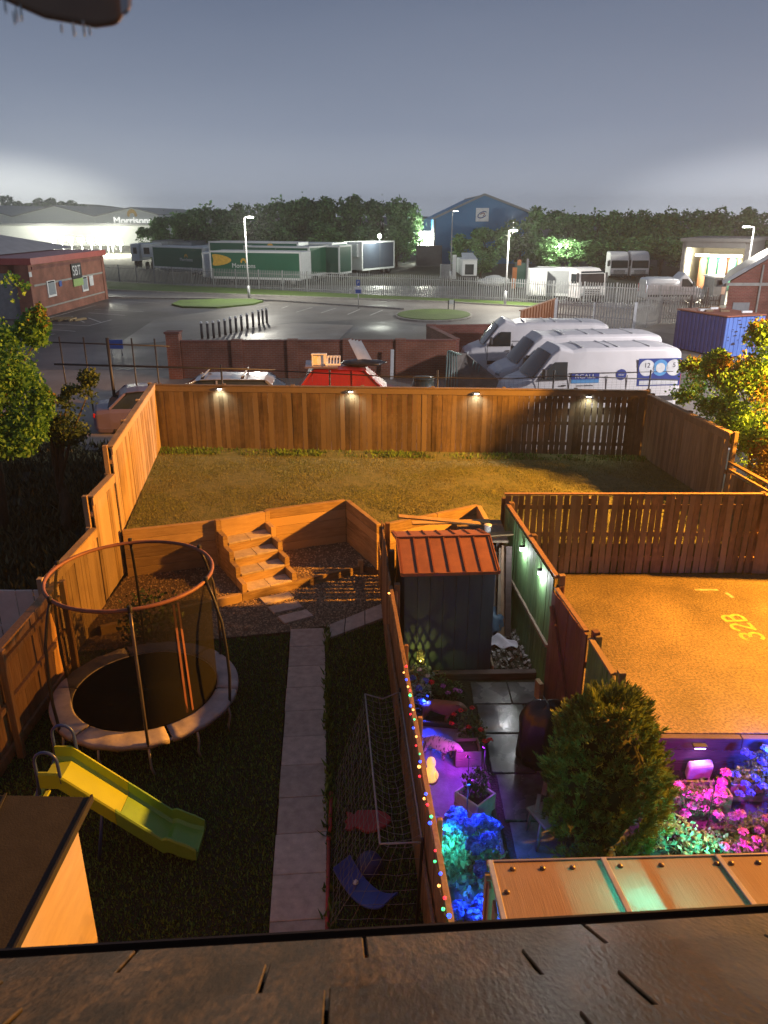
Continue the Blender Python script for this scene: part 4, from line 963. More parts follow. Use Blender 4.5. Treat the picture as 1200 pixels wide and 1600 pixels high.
flowers('dahlia', 'single bright red bloom among fairy lit purple foliage by the fence', (.72, 9.92, .22), (.30, .28, .2), 500, 'bush_leaf', hd[:1], 'red_petal', 22, headr=.045)
flowers('verbena', 'purple flowers lying toward the patio below the yellow plant', (.98, 9.8, .18), (.24, .2, .14), 300, 'bush_leaf', hd[1:] + [g(700, 1083, .3), g(718, 1080, .3)], 'violet_petal', 23, headr=.04)
yp = flowers('yellow_lit_plant', 'bushy plant glowing yellow at the corner of the shed', (.50, 10.02, .34), (.24, .12, .14), 420, 'pale_leaf', [g(655, 1046, .45), g(668, 1056, .40)], 'white_petal', 24, h0=.2, leaf=.06)
pot = thing('terracotta_pot', 'terracotta pot under the yellow lit plant', 'pot', (.50, 10.12, 0))
M['terra'] = mat('terracotta', (.36, .13, .07), (.28, .10, .055), 8, .8)
MB().lathe([(.10, 0), (.14, .22), (.15, .24), (.15, .27), (.13, .27), (.12, .2)], (.50, 10.12, 0), 18).build('pot_body', M['terra'], pot)
MB().lathe([(.165, .24), (.168, .275), (.15, .28)], (.50, 10.12, 0), 18).build('rim', M['terra'], pot)
flowers('wispy_plant', 'wispy dark plant growing in the square blue lit planter', (1.12, 7.45, .48), (.19, .19, .16), 260, 'bush_leaf', [g(742, 1222, .6), g(720, 1238, .5)], 'violet_petal', 25, h0=.3, leaf=.06, headr=.025)
hyd = [(.74, 6.62, .62), (.90, 6.52, .66), (1.06, 6.66, .60), (.96, 6.30, .62), (1.12, 6.42, .58), (.82, 6.86, .52), (1.2, 6.7, .5), (1.02, 6.05, .55), (1.18, 6.1, .5)]
flowers('hydrangea', 'big hydrangea bush glowing blue and cyan under the fence', (.95, 6.42, .32), (.36, .48, .30), 1100, 'pale_leaf', hyd, 'blue_petal', 26, leaf=.085, headr=.095, hn=150)
hyd = [(.76, 5.72, .36), (.90, 5.62, .38), (1.0, 5.8, .36), (.80, 5.42, .34), (.95, 5.38, .36), (1.08, 5.55, .33)]
flowers('lobelia', 'carpet of tiny blue lobelia below the hydrangea', (.88, 5.6, .18), (.3, .36, .18), 700, 'bush_leaf', hyd, 'blue_petal', 27, leaf=.035, headr=.09, hn=120)
# ---- covered barbecue, chair, block
bq = thing('covered_barbecue', 'tall black covered barbecue between patio and conifer', 'barbecue', (2.13, 8.45, 0))
M['tarp'] = mat('black_vinyl_cover', (.025, .026, .034), (.015, .016, .02), 5, .35, bump=.012, bsc=7)
cv = MB(); secs = []
for r0, z in ((.29, .02), (.30, .12), (.31, .25), (.30, .40), (.31, .55), (.29, .66), (.25, .77), (.18, .85), (.09, .89), (.02, .90)):
    secs.append([(2.13 + r0 * (1.12 if abs(math.cos(a)) > .7 else 1) * (1 + (.07 * math.sin(9 * a + z * 5) + .05 * math.sin(5 * a - z * 9)) * (1 - z * .8)) * math.cos(a), 8.45 + r0 * (1 + .06 * math.sin(11 * a - z * 6) * (1 - z * .8)) * math.sin(a), z + .03 * math.sin(3 * a) * (z > .5)) for a in np.linspace(0, 2 * math.pi, 41)[:-1]])
cv.loft(secs, smooth=True); cv.build('cover', M['tarp'], bq)
MB().tube([(2.13 + .285 * math.cos(a), 8.45 + .285 * math.sin(a), .34 + .01 * math.sin(5 * a)) for a in np.linspace(0, 6.28, 33)[:-1]], .012, 6, closed=True).build('tie_cord', M['rubber'], bq)
for a in (.6, 2.2, 3.8, 5.4): MB().tube([(2.13 + .22 * math.cos(a), 8.45 + .22 * math.sin(a), .04), (2.13 + .22 * math.cos(a), 8.45 + .22 * math.sin(a), 0)], .02, 6).build('foot', M['rubber'], bq)
ch = thing('garden_chair', 'folded pale garden chair beside the conifer, dimly violet lit', 'chair', (1.95, 7.05, 0))
M['chairpl'] = mat('pale_grey_chair_plastic', (.16, .15, .18), (.11, .10, .13), 5, .6)
MB().obox((1.90, 7.0, .40), (.17, .08, 0), (-.08, .17, 0), (0, 0, .018)).build('seat', M['chairpl'], ch, bev=.008)
b = MB(); [b.beam((2.03 + dx, 7.22 - dx * .5, .42), (2.10 + dx, 7.32 - dx * .5, .80), .06, .02) for dx in (-.14, -.05, .04, .13)]; b.build('backrest', M['chairpl'], ch, bev=.004)
for dx, dy in ((-.13, -.16), (.18, -.02), (-.18, .12), (.12, .2)): MB().tube([(1.90 + dx, 7.0 + dy, .40), (1.90 + dx * 1.15, 7.0 + dy * 1.15, .03)], .018, 6).build('leg', M['chairpl'], ch)
for dx, dy in ((-.19, -.05), (.17, .12)): MB().beam((1.9 + dx, 7.0 + dy - .12, .58), (1.9 + dx + .08, 7.0 + dy + .14, .60), .045, .02).build('armrest', M['chairpl'], ch, bev=.004)
t = MB(); t.obox((2.33, 9.82, .16), (.035, .01, 0), (-.02, .08, 0), (.0, .02, .15)); tag(t.build('wood_offcut', M['sleeper'], bev=.004), 'upright wood offcut catching orange light by the patio corner', 'offcut')
# ---- conifer
CB = V(2.48, 6.98, 0)
cn = thing('conifer', 'rounded bushy golden green conifer between patio and tarmac bay', 'conifer', tuple(CB))
rg = np.random.default_rng(31); Ns, Kn = 1150, 34
t_ = rg.random(Ns) ** .9; ang = rg.uniform(0, 2 * np.pi, Ns)
rad = .62 * np.sqrt(np.clip(1 - (np.abs(t_ - .34) / .68) ** 2.1, 0.015, 1)) * (1 + .12 * np.sin(ang * 3 + 1.2 + t_ * 5) + .08 * np.sin(ang * 7 - t_ * 13)) * rg.uniform(.62, 1.03, Ns) ** .5
C0 = np.column_stack([CB.x + rad * np.cos(ang), CB.y + rad * np.sin(ang),   .06 + t_ * 1.86])
D0 = np.column_stack([np.cos(ang) * .55, np.sin(ang) * .55, np.full(Ns, .9)]) + rg.normal(0, .22, (Ns, 3)); D0 /= np.linalg.norm(D0, axis=1, keepdims=True)
SL = rg.uniform(.08, .18, Ns) * np.where(rg.random(Ns) < .05, 1.5, 1)
C0 = np.repeat(C0, Kn, 0); D0 = np.repeat(D0, Kn, 0); SLr = np.repeat(SL, Kn); Nn = Ns * Kn
f_ = rg.random(Nn); sd0 = rg.normal(size=(Nn, 3)); sd0 -= D0 * (sd0 * D0).sum(1, keepdims=True); sd0 /= np.linalg.norm(sd0, axis=1, keepdims=True)
Pc = C0 + D0 * (f_ * SLr)[:, None] + sd0 * (.035 * (1 - f_))[:, None]
T = D0 * 1.0 + sd0 * (.75 * (1.1 - f_))[:, None]; T /= np.linalg.norm(T, axis=1, keepdims=True)
Bv = np.cross(T, rg.normal(size=(Nn, 3))); Bv /= np.linalg.norm(Bv, axis=1, keepdims=True)
ln = rg.uniform(.03, .075, Nn)[:, None]; wd = ln * .14
v = np.stack([Pc - Bv * wd, Pc + Bv * wd, Pc + Bv * wd * .3 + T * ln, Pc - Bv * wd * .3 + T * ln], 1).reshape(-1, 3)
big('crown', v, np.arange(4 * Nn).reshape(Nn, 4), np.clip(np.repeat(rg.random(Ns), Kn) * .75 + rg.random(Nn) * .25, 0, 1), M['conifer_leaf'], cn)
MB().tube([CB, CB + V(0, 0, .8), CB + V(.02, 0, 1.6)], [.07, .05, .02], 8).build('trunk', M['trunk'], cn)
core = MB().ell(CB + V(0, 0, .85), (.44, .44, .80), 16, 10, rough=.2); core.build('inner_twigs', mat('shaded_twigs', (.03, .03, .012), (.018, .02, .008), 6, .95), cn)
# ---- right hand flower bed under the bay
sw = sleeper_wall('dark sleeper wall holding up the tarmac bay behind the flowers', (2.85, 8.30), (6.5, 8.24), -.05, 3, .185, m='sleeper_dark')
trg = 'flower troughs on the right hand bed'
def trough(label, x0, x1, y, z0, m='planter'): return planter('flower_trough', label, ((x0 + x1) / 2, y), 0.0, (x1 - x0) / 2, .13, .26, m, z0, trg)
trough('dark trough overflowing with magenta flowers below the violet lamp', 3.40, 4.15, 7.45, .12)
trough('right trough of blue lit flowers beyond the magenta ones', 4.22, 5.4, 7.65, .12)
t = MB(); t.beam((3.2, 7.3, .05), (6, 7.4, .05), .5, .14); tag(t.build('plank_shelf', M['sleeper_dark'], bev=.006), 'dark plank shelf carrying the flower troughs', 'shelf')
def px_heads(lst, z): return [g(x, y, z + dz) for x, y, dz in lst]
flowers('petunia', 'trailing magenta petunias below the violet wall lamp', (3.75, 7.32, .36), (.42, .2, .2), 700, 'bush_leaf', px_heads([(1062, 1228, .1), (1075, 1240, .06), (1090, 1245, .06), (1105, 1242, .08), (1118, 1250, .02), (1080, 1258, -.04), (1098, 1262, -.06), (1113, 1240, .1), (1128, 1240, .08), (1128, 1222, .14), (1134, 1207, .2), (1122, 1272, -.12), (1070, 1270, -.1), (1126, 1232, .1)], .36), 'pink_petal', 32, h0=.1, leaf=.05, headr=.06, hn=70)
flowers('pansy', 'blue lit flowers in the right trough at the picture edge', (4.55, 7.6, .36), (.5, .2, .2), 700, 'bush_leaf', px_heads([(1150, 1210, .1), (1165, 1225, .05), (1180, 1215, .1), (1192, 1228, .05), (1172, 1238, 0), (1155, 1240, 0), (1198, 1205, .1)], .36), 'blue_petal', 33, h0=.1, leaf=.05, headr=.05, hn=60)
flowers('fuchsia', 'pink fuchsia low at the right beside the clear roof', (4.05, 6.6, .22), (.4, .22, .2), 420, 'bush_leaf', px_heads([(1160, 1318, 0), (1172, 1322, 0), (1182, 1312, .05), (1150, 1326, -.05), (1132, 1322, .02), (1162, 1300, .08)], .3), 'pink_petal', 34, h0=.02, leaf=.05, headr=.05, hn=60)
bush('leafy_clump', 'teal lit leafy clump at the foot of the conifer', (3.40, 6.75, .2), (.36, .3, .26), 700, .07, 'pale_leaf', 35, lobes=[((3.3, 6.8, .22), (.3, .3, .26), 1), ((3.65, 6.7, .16), (.3, .25, .2), .7)])
flowers('bugle', 'blue lit spiky foliage against the fence behind the bear statue', (.52, 9.62, .22), (.2, .28, .2), 420, 'pale_leaf', [(.5, 9.5, .42), (.62, 9.75, .38), (.42, 9.8, .4), (.55, 9.3, .32)], 'blue_petal', 44, leaf=.05, headr=.05)
flowers('phlox', 'mauve flowers filling the gap between the troughs and the fuchsia', (4.35, 7.0, .2), (.5, .25, .18), 520, 'bush_leaf', [(4.0 + .13 * k, 6.95 + .12 * math.sin(k * 2.1), .36 + .05 * math.cos(k * 1.7)) for k in range(8)], 'violet_petal', 45, h0=.02, leaf=.05, headr=.055, hn=60)
flowers('ageratum', 'second row of blue lit blooms against the dark sleeper wall', (4.9, 7.95, .3), (.4, .16, .2), 420, 'bush_leaf', [(4.55 + .1 * k, 7.95 + .08 * math.sin(k * 2.7), .46 + .06 * math.cos(k * 1.9)) for k in range(8)], 'blue_petal', 46, h0=.02, leaf=.05, headr=.055, hn=60)
bush('leafy_clump', 'dark green ground plants between the troughs and the clear roof', (3.85, 6.8, .12), (.5, .3, .16), 600, .06, 'bush_leaf', 36)
wl = thing('wall_lamp', 'violet lamp on the sleeper wall above the magenta flowers', 'wall lamp', (4.06, 8.16, .44))
M['glow_v'] = mat('lit_violet_diffuser', (.8, .6, .9), None, 5, .4, emit=(.72, .30, 1), es=9)
MB().box(3.97, 4.15, 8.10, 8.18, .45, .475).build('lamp_hood', M['black'], wl, bev=.006); MB().box(3.99, 4.13, 8.11, 8.17, .425, .448).build('diffuser', M['glow_v'], wl, bev=.005)
lamp('wall_lamp_light', (4.06, 8.06, .38), (.62, .22, 1), 3.5, 'SPOT', .03, aim=(4.06, 8.16, 0), angle=130, blend=.7)
t = MB(); t.obox((4.06, 8.05, .16), (.17, .02, .0), (0, .05, .03), (.0, -.02, .11)); o = t.build('rock', M['stat_white'], bev=.03, seg=2); tag(o, 'pale rough stone under the violet lamp', 'stone')
# ---- coloured garden spotlights (each a small fitting with its light)
def spot(label, loc, col, aim, e, ang=110, r=.03):
    o = thing('garden_spotlight', label, 'spotlight', loc, 'coloured garden spotlights')
    k = 'spot_%.2f_%.2f' % (col[0], col[2]); mm = MATS.get('lit_lens_' + k) or mat('lit_lens_' + k, col, None, 5, .4, emit=col, es=6)
    d = (V(*aim) - V(*loc)).normalized()
    MB().tube([V(*loc) - d * .06, V(*loc) - d * .012], [.014, .020], 10).build('lamp_body', M['black'], o); MB().tube([V(*loc) - d * .011, V(*loc) - d * .004], .017, 10).build('lens', mm, o)
    MB().tube([V(*loc) - d * .05, (loc[0] - d.x * .05, loc[1] - d.y * .05, .0)], .006, 5).build('spike', M['black'], o)
    lamp('garden_spotlight_light', V(*loc) + d * .01, col, e, 'SPOT', r, aim, ang, .8)
spot('magenta spotlight aimed at the big cat statue', (1.05, 7.98, .42), (1, .06, .85), (.74, 8.5, .15), 7, 120)
spot('violet spotlight over the raised bed', (1.24, 7.90, .62), (.38, .03, 1), (.85, 7.75, 0), 44, 150)
spot('deep blue spotlight on the fence behind the bear statue', (.62, 9.35, .38), (.02, .05, 1), (.28, 9.0, .1), 90, 150)
spot('blue spotlight among the hydrangea heads', (.95, 6.95, .85), (.03, .12, 1), (.95, 6.5, .4), 85, 150)
spot('cyan spotlight at the fence side of the hydrangea', (.62, 6.45, .70), (.05, 1, .75), (.78, 6.5, .4), 20, 140)
spot('blue spotlight over the lobelia carpet', (1.05, 5.75, .70), (.03, .14, 1), (.9, 5.55, .25), 60, 150)
ln_ = thing('pattern_lantern', 'lattice lantern throwing a yellow pattern on the shed wall', 'lantern', (.56, 10.22, .25))
MB().lathe([(.05, .25), (.055, .30), (.02, .32)], (.56, 10.22, 0), 12).build('base', M['black'], ln_)
cg = MB()
for a0 in np.linspace(0, 2 * math.pi, 15)[:-1]:
    for tw in (-1, 1): cg.tube([(.56 + .06 * math.cos(a0 + tw * t), 10.22 + .06 * math.sin(a0 + tw * t), .32 + .26 * t / 1.6) for t in np.linspace(0, 1.6, 9)], .0042, 5)
for z in (.32, .45, .58): cg.tube([(.56 + .061 * math.cos(a), 10.22 + .061 * math.sin(a), z) for a in np.linspace(0, 6.283, 25)[:-1]], .005, 5, closed=True)
cg.build('lattice_cage', M['black'], ln_)
MB().ell((.56, 10.22, .42), .014, 8, 6).build('bulb', mat('lit_yellow_bulb', (1, .8, .2), None, 5, .4, emit=(1, .78, .12), es=12), ln_)
lamp('lantern_light', (.56, 10.22, .445), (1, .80, .10), 4.5, radius=.004)
spot('magenta spotlight above the petunias', (3.75, 7.05, .85), (1, .02, .75), (3.75, 7.45, .35), 55, 140)
spot('blue spotlight aimed at the sleeper wall by the right trough', (4.85, 7.85, .62), (.02, .05, 1), (4.95, 8.25, .3), 130, 100)
spot('blue spotlight over the pansies in the right trough', (4.6, 7.35, .85), (.03, .06, 1), (4.6, 7.65, .35), 90, 140)
spot('teal spotlight at the conifer foot', (3.5, 6.3, .55), (.02, 1, .6), (3.35, 6.75, .15), 40, 150)
spot('pink spotlight by the fuchsia', (4.0, 6.35, .55), (1, .05, .8), (4.05, 6.6, .2), 24, 140)

# ================================================================== THE HOUSE: lean-to roof, slates, gutter, window sash
M['poly'] = mat('bronze_polycarbonate', (.50, .36, .28), (.36, .26, .20), 3, .35, stretch=(40, 1, 1), bump=.004, bsc=3, alpha=.86, translucent=.5, ramp=(.25, .75))
M['alu'] = mat('brushed_glazing_bar', (.55, .48, .42), (.45, .39, .34), 8, .3, metal=.7)
M['screw'] = mat('brass_fixing_cap', (.20, .14, .09), (.14, .10, .06), 8, .35, metal=.4)
lt = thing('lean_to_roof', 'bronze polycarbonate lean-to roof with glazing bars below the gutter', 'lean-to roof', (2.5, 3.5, 2.1))
FL, FR = V(.83, 4.62, 2.08), V(4.4, 4.74, 2.08); up_ = V(-.0, -2.6, .62)
def lp(u_, v_, dz=0): return FL.lerp(FR, u_) + up_ * v_ + V(0, 0, dz)
bars = [0, .255, .495, .74, 1]
# bar positions follow the photograph's (940,1345) and (1118,1340)
b1 = V(*g(942, 1346, 2.08)); b2 = V(*g(1120, 1341, 2.08)); Lw = (FR - FL).length
bars = [0, (b1 - FL).length / Lw, (b2 - FL).length / Lw, (b2 - FL).length / Lw + .24, 1]
for a, b in zip(bars[:-1], bars[1:]):
    m_ = MB(); m_.prism([lp(a + .003, 0), lp(b - .003, 0), lp(b - .003, 1), lp(a + .003, 1)], (0, 0, .012)); m_.build('roof_panel', M['poly'], lt)
for i, u_ in enumerate(bars):
    MB().beam(lp(u_, -.005, .025), lp(u_, 1, .025), .045, .022).build('glazing_bar', M['alu'], lt, bev=.006)
MB().beam(lp(-.005, -.006, .0), lp(1.0, -.006, .0), .02, .05).build('edge_trim', M['alu'], lt, bev=.004)
MB().beam(lp(-.005, -.02, -.05), lp(1.0, -.02, -.05), .06, .05).build('eave_beam', M['sleeper_dark'], lt)
for u_ in (.045, .11, .175, bars[1] + .03, bars[1] + .12, bars[2] - .012, bars[2] + .02, bars[2] + .08, bars[2] + .16):
    MB().lathe([(.024, 0), (.022, .012), (.008, .02)], lp(u_, .035, .012), 10).build('fixing_cap', M['screw'], lt)
MB().lathe([(.024, 0), (.022, .012), (.008, .02)], lp(.02, .14, .012), 10).build('fixing_cap', M['screw'], lt)
for u_ in (.0, .33, .66, 1): MB().beam(lp(u_, .02, -.08), (lp(u_, .02).x, lp(u_, .02).y, 0), .08, .08).build('post', M['fence_old'], lt)
sd_ = MB(); 
for k in range(9): 
    q = lp(-.004, .04 + k * .11); sd_.beam(q - V(0, 0, .1), (q.x, q.y, .0), .12, .02, up=(1, 0, 0))
sd_.build('side_boarding', M['fence_old'], lt)
for u_ in np.arange(.15, 1, .18): MB().beam(lp(u_, 0, -.06), lp(u_, 1, -.06), .04, .08).build('rafter', M['fence'], lt)
ct = at(1018, 1412, 4.05)
lamp('lean_to_teal_light', (ct[0] + .03, 4.10, 2.00), (.03, 1, .85), 60, radius=.10)
t = thing('teal_lamp', 'teal light fitting glowing beneath the clear lean-to roof', 'lamp', (ct[0] + .05, 4.0, 1.80))
MB().ell((ct[0] + .05, 4.0, 1.78), .07, 12, 8).build('bulb', mat('lit_teal_bulb', (.1, .9, .8), None, 5, .4, emit=(.03, 1, .85), es=5), t); MB().tube([(ct[0] + .05, 4.0, 1.72), (ct[0] + .05, 4.0, 0)], .02, 6).build('stand', M['black'], t)
# slates
pit = math.radians(40.3); dh = V(-.068, .997, 0).normalized(); eh = V(dh.y, -dh.x, 0)
ds = V(dh.x * math.cos(pit), dh.y * math.cos(pit), -math.sin(pit)); nn = V(dh.x * math.sin(pit), dh.y * math.sin(pit), math.cos(pit))
O_ = V(0, 0, H) - nn * .40
hs = thing('house', 'wet brown slate roof slope and black gutter below the window', 'house', tuple(O_ + ds * 2.4))
M['slate'] = mat('wet_weathered_roof_slate', (.025, .019, .012), (.0055, .0048, .0035), 5.0, .62, rough2=.30, spec=.25, bump=.003, bsc=90, var=.6, det=6, ramp=(.36, .64), speck=(75, .3, 2.0), stain=(13, .55, 1.5), flow=True, stretch=(1, .3, .3))
sl_ = MB(); ex = .262; wt = .60; se = 2.33
for r_ in range(0, 8):
    s1 = se - r_ * ex; s0 = s1 - ex - .08; off = (r_ % 2) * .3 + .09 * math.sin(r_ * 2.3) + .05
    for k in range(-8, 9):
        x0 = k * wt + off; lift = R.uniform(0, .003)
        a = O_ + eh * (x0 + .004); b = O_ + eh * (x0 + wt - .004)
        p = [a + ds * s0 + nn * (-.028), b + ds * s0 + nn * (-.028), b + ds * s1 + nn * (-.008 + lift), a + ds * s1 + nn * (-.008 + lift + R.uniform(-.002, .002))]
        sl_.prism(p, nn * .012)
sl_.build('roof_slates', M['slate'], hs, bev=.003)
un = MB(); un.prism([O_ + eh * -14 + ds * (-2.6), O_ + eh * 14 + ds * (-2.6), O_ + eh * 14 + ds * (se - .1), O_ + eh * -14 + ds * (se - .1)], nn * -.06)
for v_i in range(len(un.v)): un.v[v_i] = tuple(V(*un.v[v_i]) - nn * .05)
un.build('roof_deck', M['felt'], hs)
gm_ = MB(); pr = []
for a in np.linspace(180, 360, 9): pr.append((.055 * math.cos(math.radians(a)), .055 * math.sin(math.radians(a))))
pr += [(x * .88, z * .88) for x, z in pr[::-1]]
gc = O_ + ds * (se + .035) + V(0, 0, -.03)
secs = [[gc + eh * e_ + dh * x + V(0, 0, z) for x, z in pr] for e_ in np.linspace(-14, 14, 29)]
gm_.loft(secs); gm_.build('gutter', M['black'], hs)
fb = MB(); fc = O_ + ds * (se - .06) + V(0, 0, -.12); fb.obox(fc, eh * 14, dh * .012, (0, 0, .09)); fb.build('fascia', M['black'], hs)
wl_ = MB(); c0 = fc - dh * .25; wl_.obox((c0.x, c0.y - .1, (fc.z - .1) / 2), eh * 14, dh * .12, (0, 0, (fc.z - .1) / 2)); wl_.build('wall', M['brick'], hs)
# roof window sash seen out of focus at the top left
ws = thing('roof_window_sash', 'out of focus brown timber window sash corner with raindrops, top left', 'window sash', at(90, -30, .55))
M['sash'] = mat('dark_varnished_sash', (.45, .25, .13), (.34, .18, .095), 6, .5)
def rr_(px, py, d): r_ = ray(px, py); return V(r_[0] * d, r_[1] * d, H + r_[2] * d)
d0 = .60
b = MB(); b.prism([rr_(-60, -140, d0), rr_(165, -140, d0), rr_(198, 16, d0), rr_(188, 40, d0), rr_(150, 45, d0), rr_(70, 30, d0), rr_(20, 8, d0), rr_(-60, -30, d0)], V(*ray(90, -30)).normalized() * .045); b.build('sash_rail', M['sash'], ws, bev=.006, seg=3)
b = MB(); b.prism([rr_(176, -140, d0 - .015), rr_(206, -140, d0 - .015), rr_(206, 16, d0 - .015), rr_(190, 28, d0 - .015)], V(*ray(190, -30)).normalized() * .012); b.build('seal_strip', mat('pale_window_seal', (.85, .78, .72), (.78, .70, .65), 5, .6), ws, bev=.003)
M['drop'] = mat('white_glint_drop', (.9, .9, .82), (.85, .85, .78), 5, .1, spec=1)  # opaque white drops: their bright glint is put into the colour
rg = random.Random(8)
for x, y, l in ((26, 22, .012), (33, 20, .012), (8, 10, .01), (115, 46, .011), (131, 45, .012), (96, 44, .007), (140, 48, .007), (22, 28, .01)):
    p = rr_(x, y, d0 - .02); MB().ell(p, (.0009, .0009, l * .5), 8, 6).build('raindrop', M['drop'], ws)
# ================================================================== THE YARD, CAR PARK AND ROAD
Z0 = .5
def gp(pts, z=Z0): return [g(x, y, z)[:2] for x, y in pts]
MB().slab([(-60, 21.5), (60, 21.5), (60, 52), (-60, 58)], .3, .496).build('yard_ground', M['concrete'], kind='structure')
MB().slab([(-60, 34), (2.0, 34), (2.1, 37.4), (8, 37.6), (60, 50), (60, 74), (-60, 84)], .3, .5).build('car_park', M['tarmac'], kind='structure')
def sheet(name, pts, z, m, kind='structure'):
    mb = MB(); mb.poly([(x, y, z) for x, y in pts]); return mb.build(name, m, kind=kind)
sheet('paving', gp([(300, 530), (455, 505), (552, 508), (530, 530), (520, 545), (300, 545)]), .504, M['concrete'])
sheet('car_park_lane', gp([(240, 500), (430, 470), (600, 472), (820, 492), (1000, 530), (850, 540), (640, 505), (560, 500), (440, 505), (300, 530), (180, 540)]), .503, M['road'])
roadp = gp([(-200, 452), (155, 452), (480, 464), (700, 472), (860, 481), (1400, 520), (1400, 560), (900, 505), (740, 500), (690, 483), (430, 468), (390, 466), (160, 468), (-200, 480)])
sheet('road', roadp, .508, M['road'])
vg = MB(); vg.slab(gp([(-200, 436), (155, 440), (480, 457.5), (800, 473), (870, 477), (860, 482), (700, 472.5), (480, 464.5), (155, 453), (-200, 453)]), .3, .60); vg.build('grass_verge', M['grass_verge'], kind='structure')
v2 = MB(); v2.slab(gp([(282, 471), (340, 469), (395, 469), (412, 472), (395, 477), (340, 482), (285, 481), (268, 477)]), .3, .62); v2.build('grass_verge', M['grass_verge'], kind='structure')
isl = gp([(678 + 57 * math.cos(a), 494 + 8.5 * math.sin(a)) for a in np.linspace(0, 6.28, 29)[:-1]]); MB().slab(isl, .3, .64).build('grass_island', M['grass_verge'], kind='structure')
cx, cy = sum(p[0] for p in isl) / len(isl), sum(p[1] for p in isl) / len(isl)
kb = MB(); ki = [(cx + (x - cx) * 1.06, cy + (y - cy) * 1.10) for x, y in isl]; kb.slab(ki, .3, .60); kb.build('kerb', M['kerb'], kind='structure')
kb = MB()
for a, b in (((155, 466), (400, 469)), ((400, 469), (480, 474)), ((480, 474), (632, 484)), ((155, 453.5), (480, 465)), ((480, 465), (700, 473)), ((700, 473), (860, 482.5))):
    p, q = g(*a, Z0), g(*b, Z0); kb.beam((p[0], p[1], .55), (q[0], q[1], .55), .14, .14)
kb.build('kerb', M['kerb'], kind='structure')
ln = MB(); zc = [.5125]
def L_(a, b, w_=.12): 
    zc[0] += .00005; gline(ln, g(*a, Z0), g(*b, Z0), w_, zc[0])
for a, b in (((440, 482), (451, 478)), ((463, 488), (488, 480.5)), ((502, 489), (525, 481.6)), ((543, 491.7), (562, 483.7)), ((578, 493), (598, 484.7)), ((400, 480), (421, 476)),
             ((148, 484), (224, 487)), ((138, 489), (196, 493)), ((112, 495), (132, 504)), ((138, 497), (158, 504)), ((108, 508), (138, 509.5)), ((138, 509.5), (174, 500)), ((68, 507), (108, 508)), ((68, 514.5), (118, 518)), ((70, 525), (86, 522)), ((170, 474), (200, 477)), ((175, 470), (250, 474)), ((95, 492), (150, 477)), ((62, 501), (95, 492))): L_(a, b)
tag(ln.build('parking_lines', M['line'], kind='structure'))

def fix(o, **k): return tag(o, **k)
# ---- palisade fences
def palisade(name, label, pts, h, sp=.155, m='galv_dull', bay=2.75, z=Z0, group=None, arms=False):
    o = thing(name, label, 'fence', (pts[0][0], pts[0][1], z), group); cat_d = 0
    rl = MB(); ps = MB(); panels = []
    for a, b in zip(pts[:-1], pts[1:]):
        a, b = V(*a, 0), V(*b, 0); L = (b - a).length; d = (b - a) / L; nb = max(1, round(L / bay)); nn_ = V(-d.y, d.x, 0)
        for k in range(nb):
            pm = MB(); s0, s1 = L * k / nb, L * (k + 1) / nb; x = s0 + .06
            while x < s1 - .04:
                c = a + d * x; w_ = .035
                pm.prism([c - d * w_ + V(0, 0, z + .05), c + d * w_ + V(0, 0, z + .05), c + d * w_ + V(0, 0, z + h - .12), c + V(0, 0, z + h), c - d * w_ + V(0, 0, z + h - .12)], nn_ * .012); x += sp
            for hz in (.3, h - .35): pm.beam(a + d * s0 + nn_ * .03 + V(0, 0, z + hz), a + d * s1 + nn_ * .03 + V(0, 0, z + hz), .04, .05)
            pm.build('pale_panel', M[m], o)
            c = a + d * s0 + nn_ * .08; MB().box(c.x - .05, c.x + .05, c.y - .05, c.y + .05, z - .05, z + h - .02).build('post', M[m], o)
    c = b + nn_ * .08; MB().box(c.x - .05, c.x + .05, c.y - .05, c.y + .05, z - .05, z + h - .02).build('post', M[m], o)
    return o
palisade('palisade_fence', 'long dull steel palisade fence along the far side of the road', gp([(60, 438), (160, 441), (300, 449), (480, 457), (640, 464), (800, 472.5), (862, 477)]), 1.85, sp=.19)
palisade('palisade_fence', 'palisade fence running right from the silver gates', gp([(990, 519), (1030, 506), (1120, 503)]) , 1.7, m='galv', sp=.17)
palisade('palisade_fence', 'palisade fence along the lorry yard behind the gates', gp([(862, 477), (960, 482), (1100, 492)]), 1.85, m='galv', sp=.19)
gt = thing('palisade_gate', 'pair of tall silver palisade gates beside the orange cladding', 'gate', g(925, 519, Z0))
a, b = V(*g(867, 512, Z0)[:2], 0), V(*g(986, 521, Z0)[:2], 0); d = (b - a).normalized(); n_ = V(-d.y, d.x, 0); Lg = (b - a).length; hg = 1.72
for k in (0, 1):
    s0, s1 = Lg * (.5 * k) + .05, Lg * .5 * (k + 1) - .03
    mb = MB(); x = s0 + .05
    while x < s1: 
        c = a + d * x; mb.prism([c - d * .04 + V(0, 0, .56), c + d * .04 + V(0, 0, .56), c + d * .04 + V(0, 0, Z0 + hg - .1), c + V(0, 0, Z0 + hg), c - d * .04 + V(0, 0, Z0 + hg - .1)], n_ * .012); x += .17
    mb.build('gate_leaf', M['galv'], gt)
    fr = MB()
    for z in (.65, 1.3, Z0 + hg - .3): fr.beam(a + d * s0 + n_ * .04 + V(0, 0, z), a + d * s1 + n_ * .04 + V(0, 0, z), .05, .06)
    for x in (s0, s1): fr.beam(a + d * x + n_ * .04 + V(0, 0, .55), a + d * x + n_ * .04 + V(0, 0, Z0 + hg - .1), .06, .06)
    fr.build('gate_frame', M['galv'], gt)
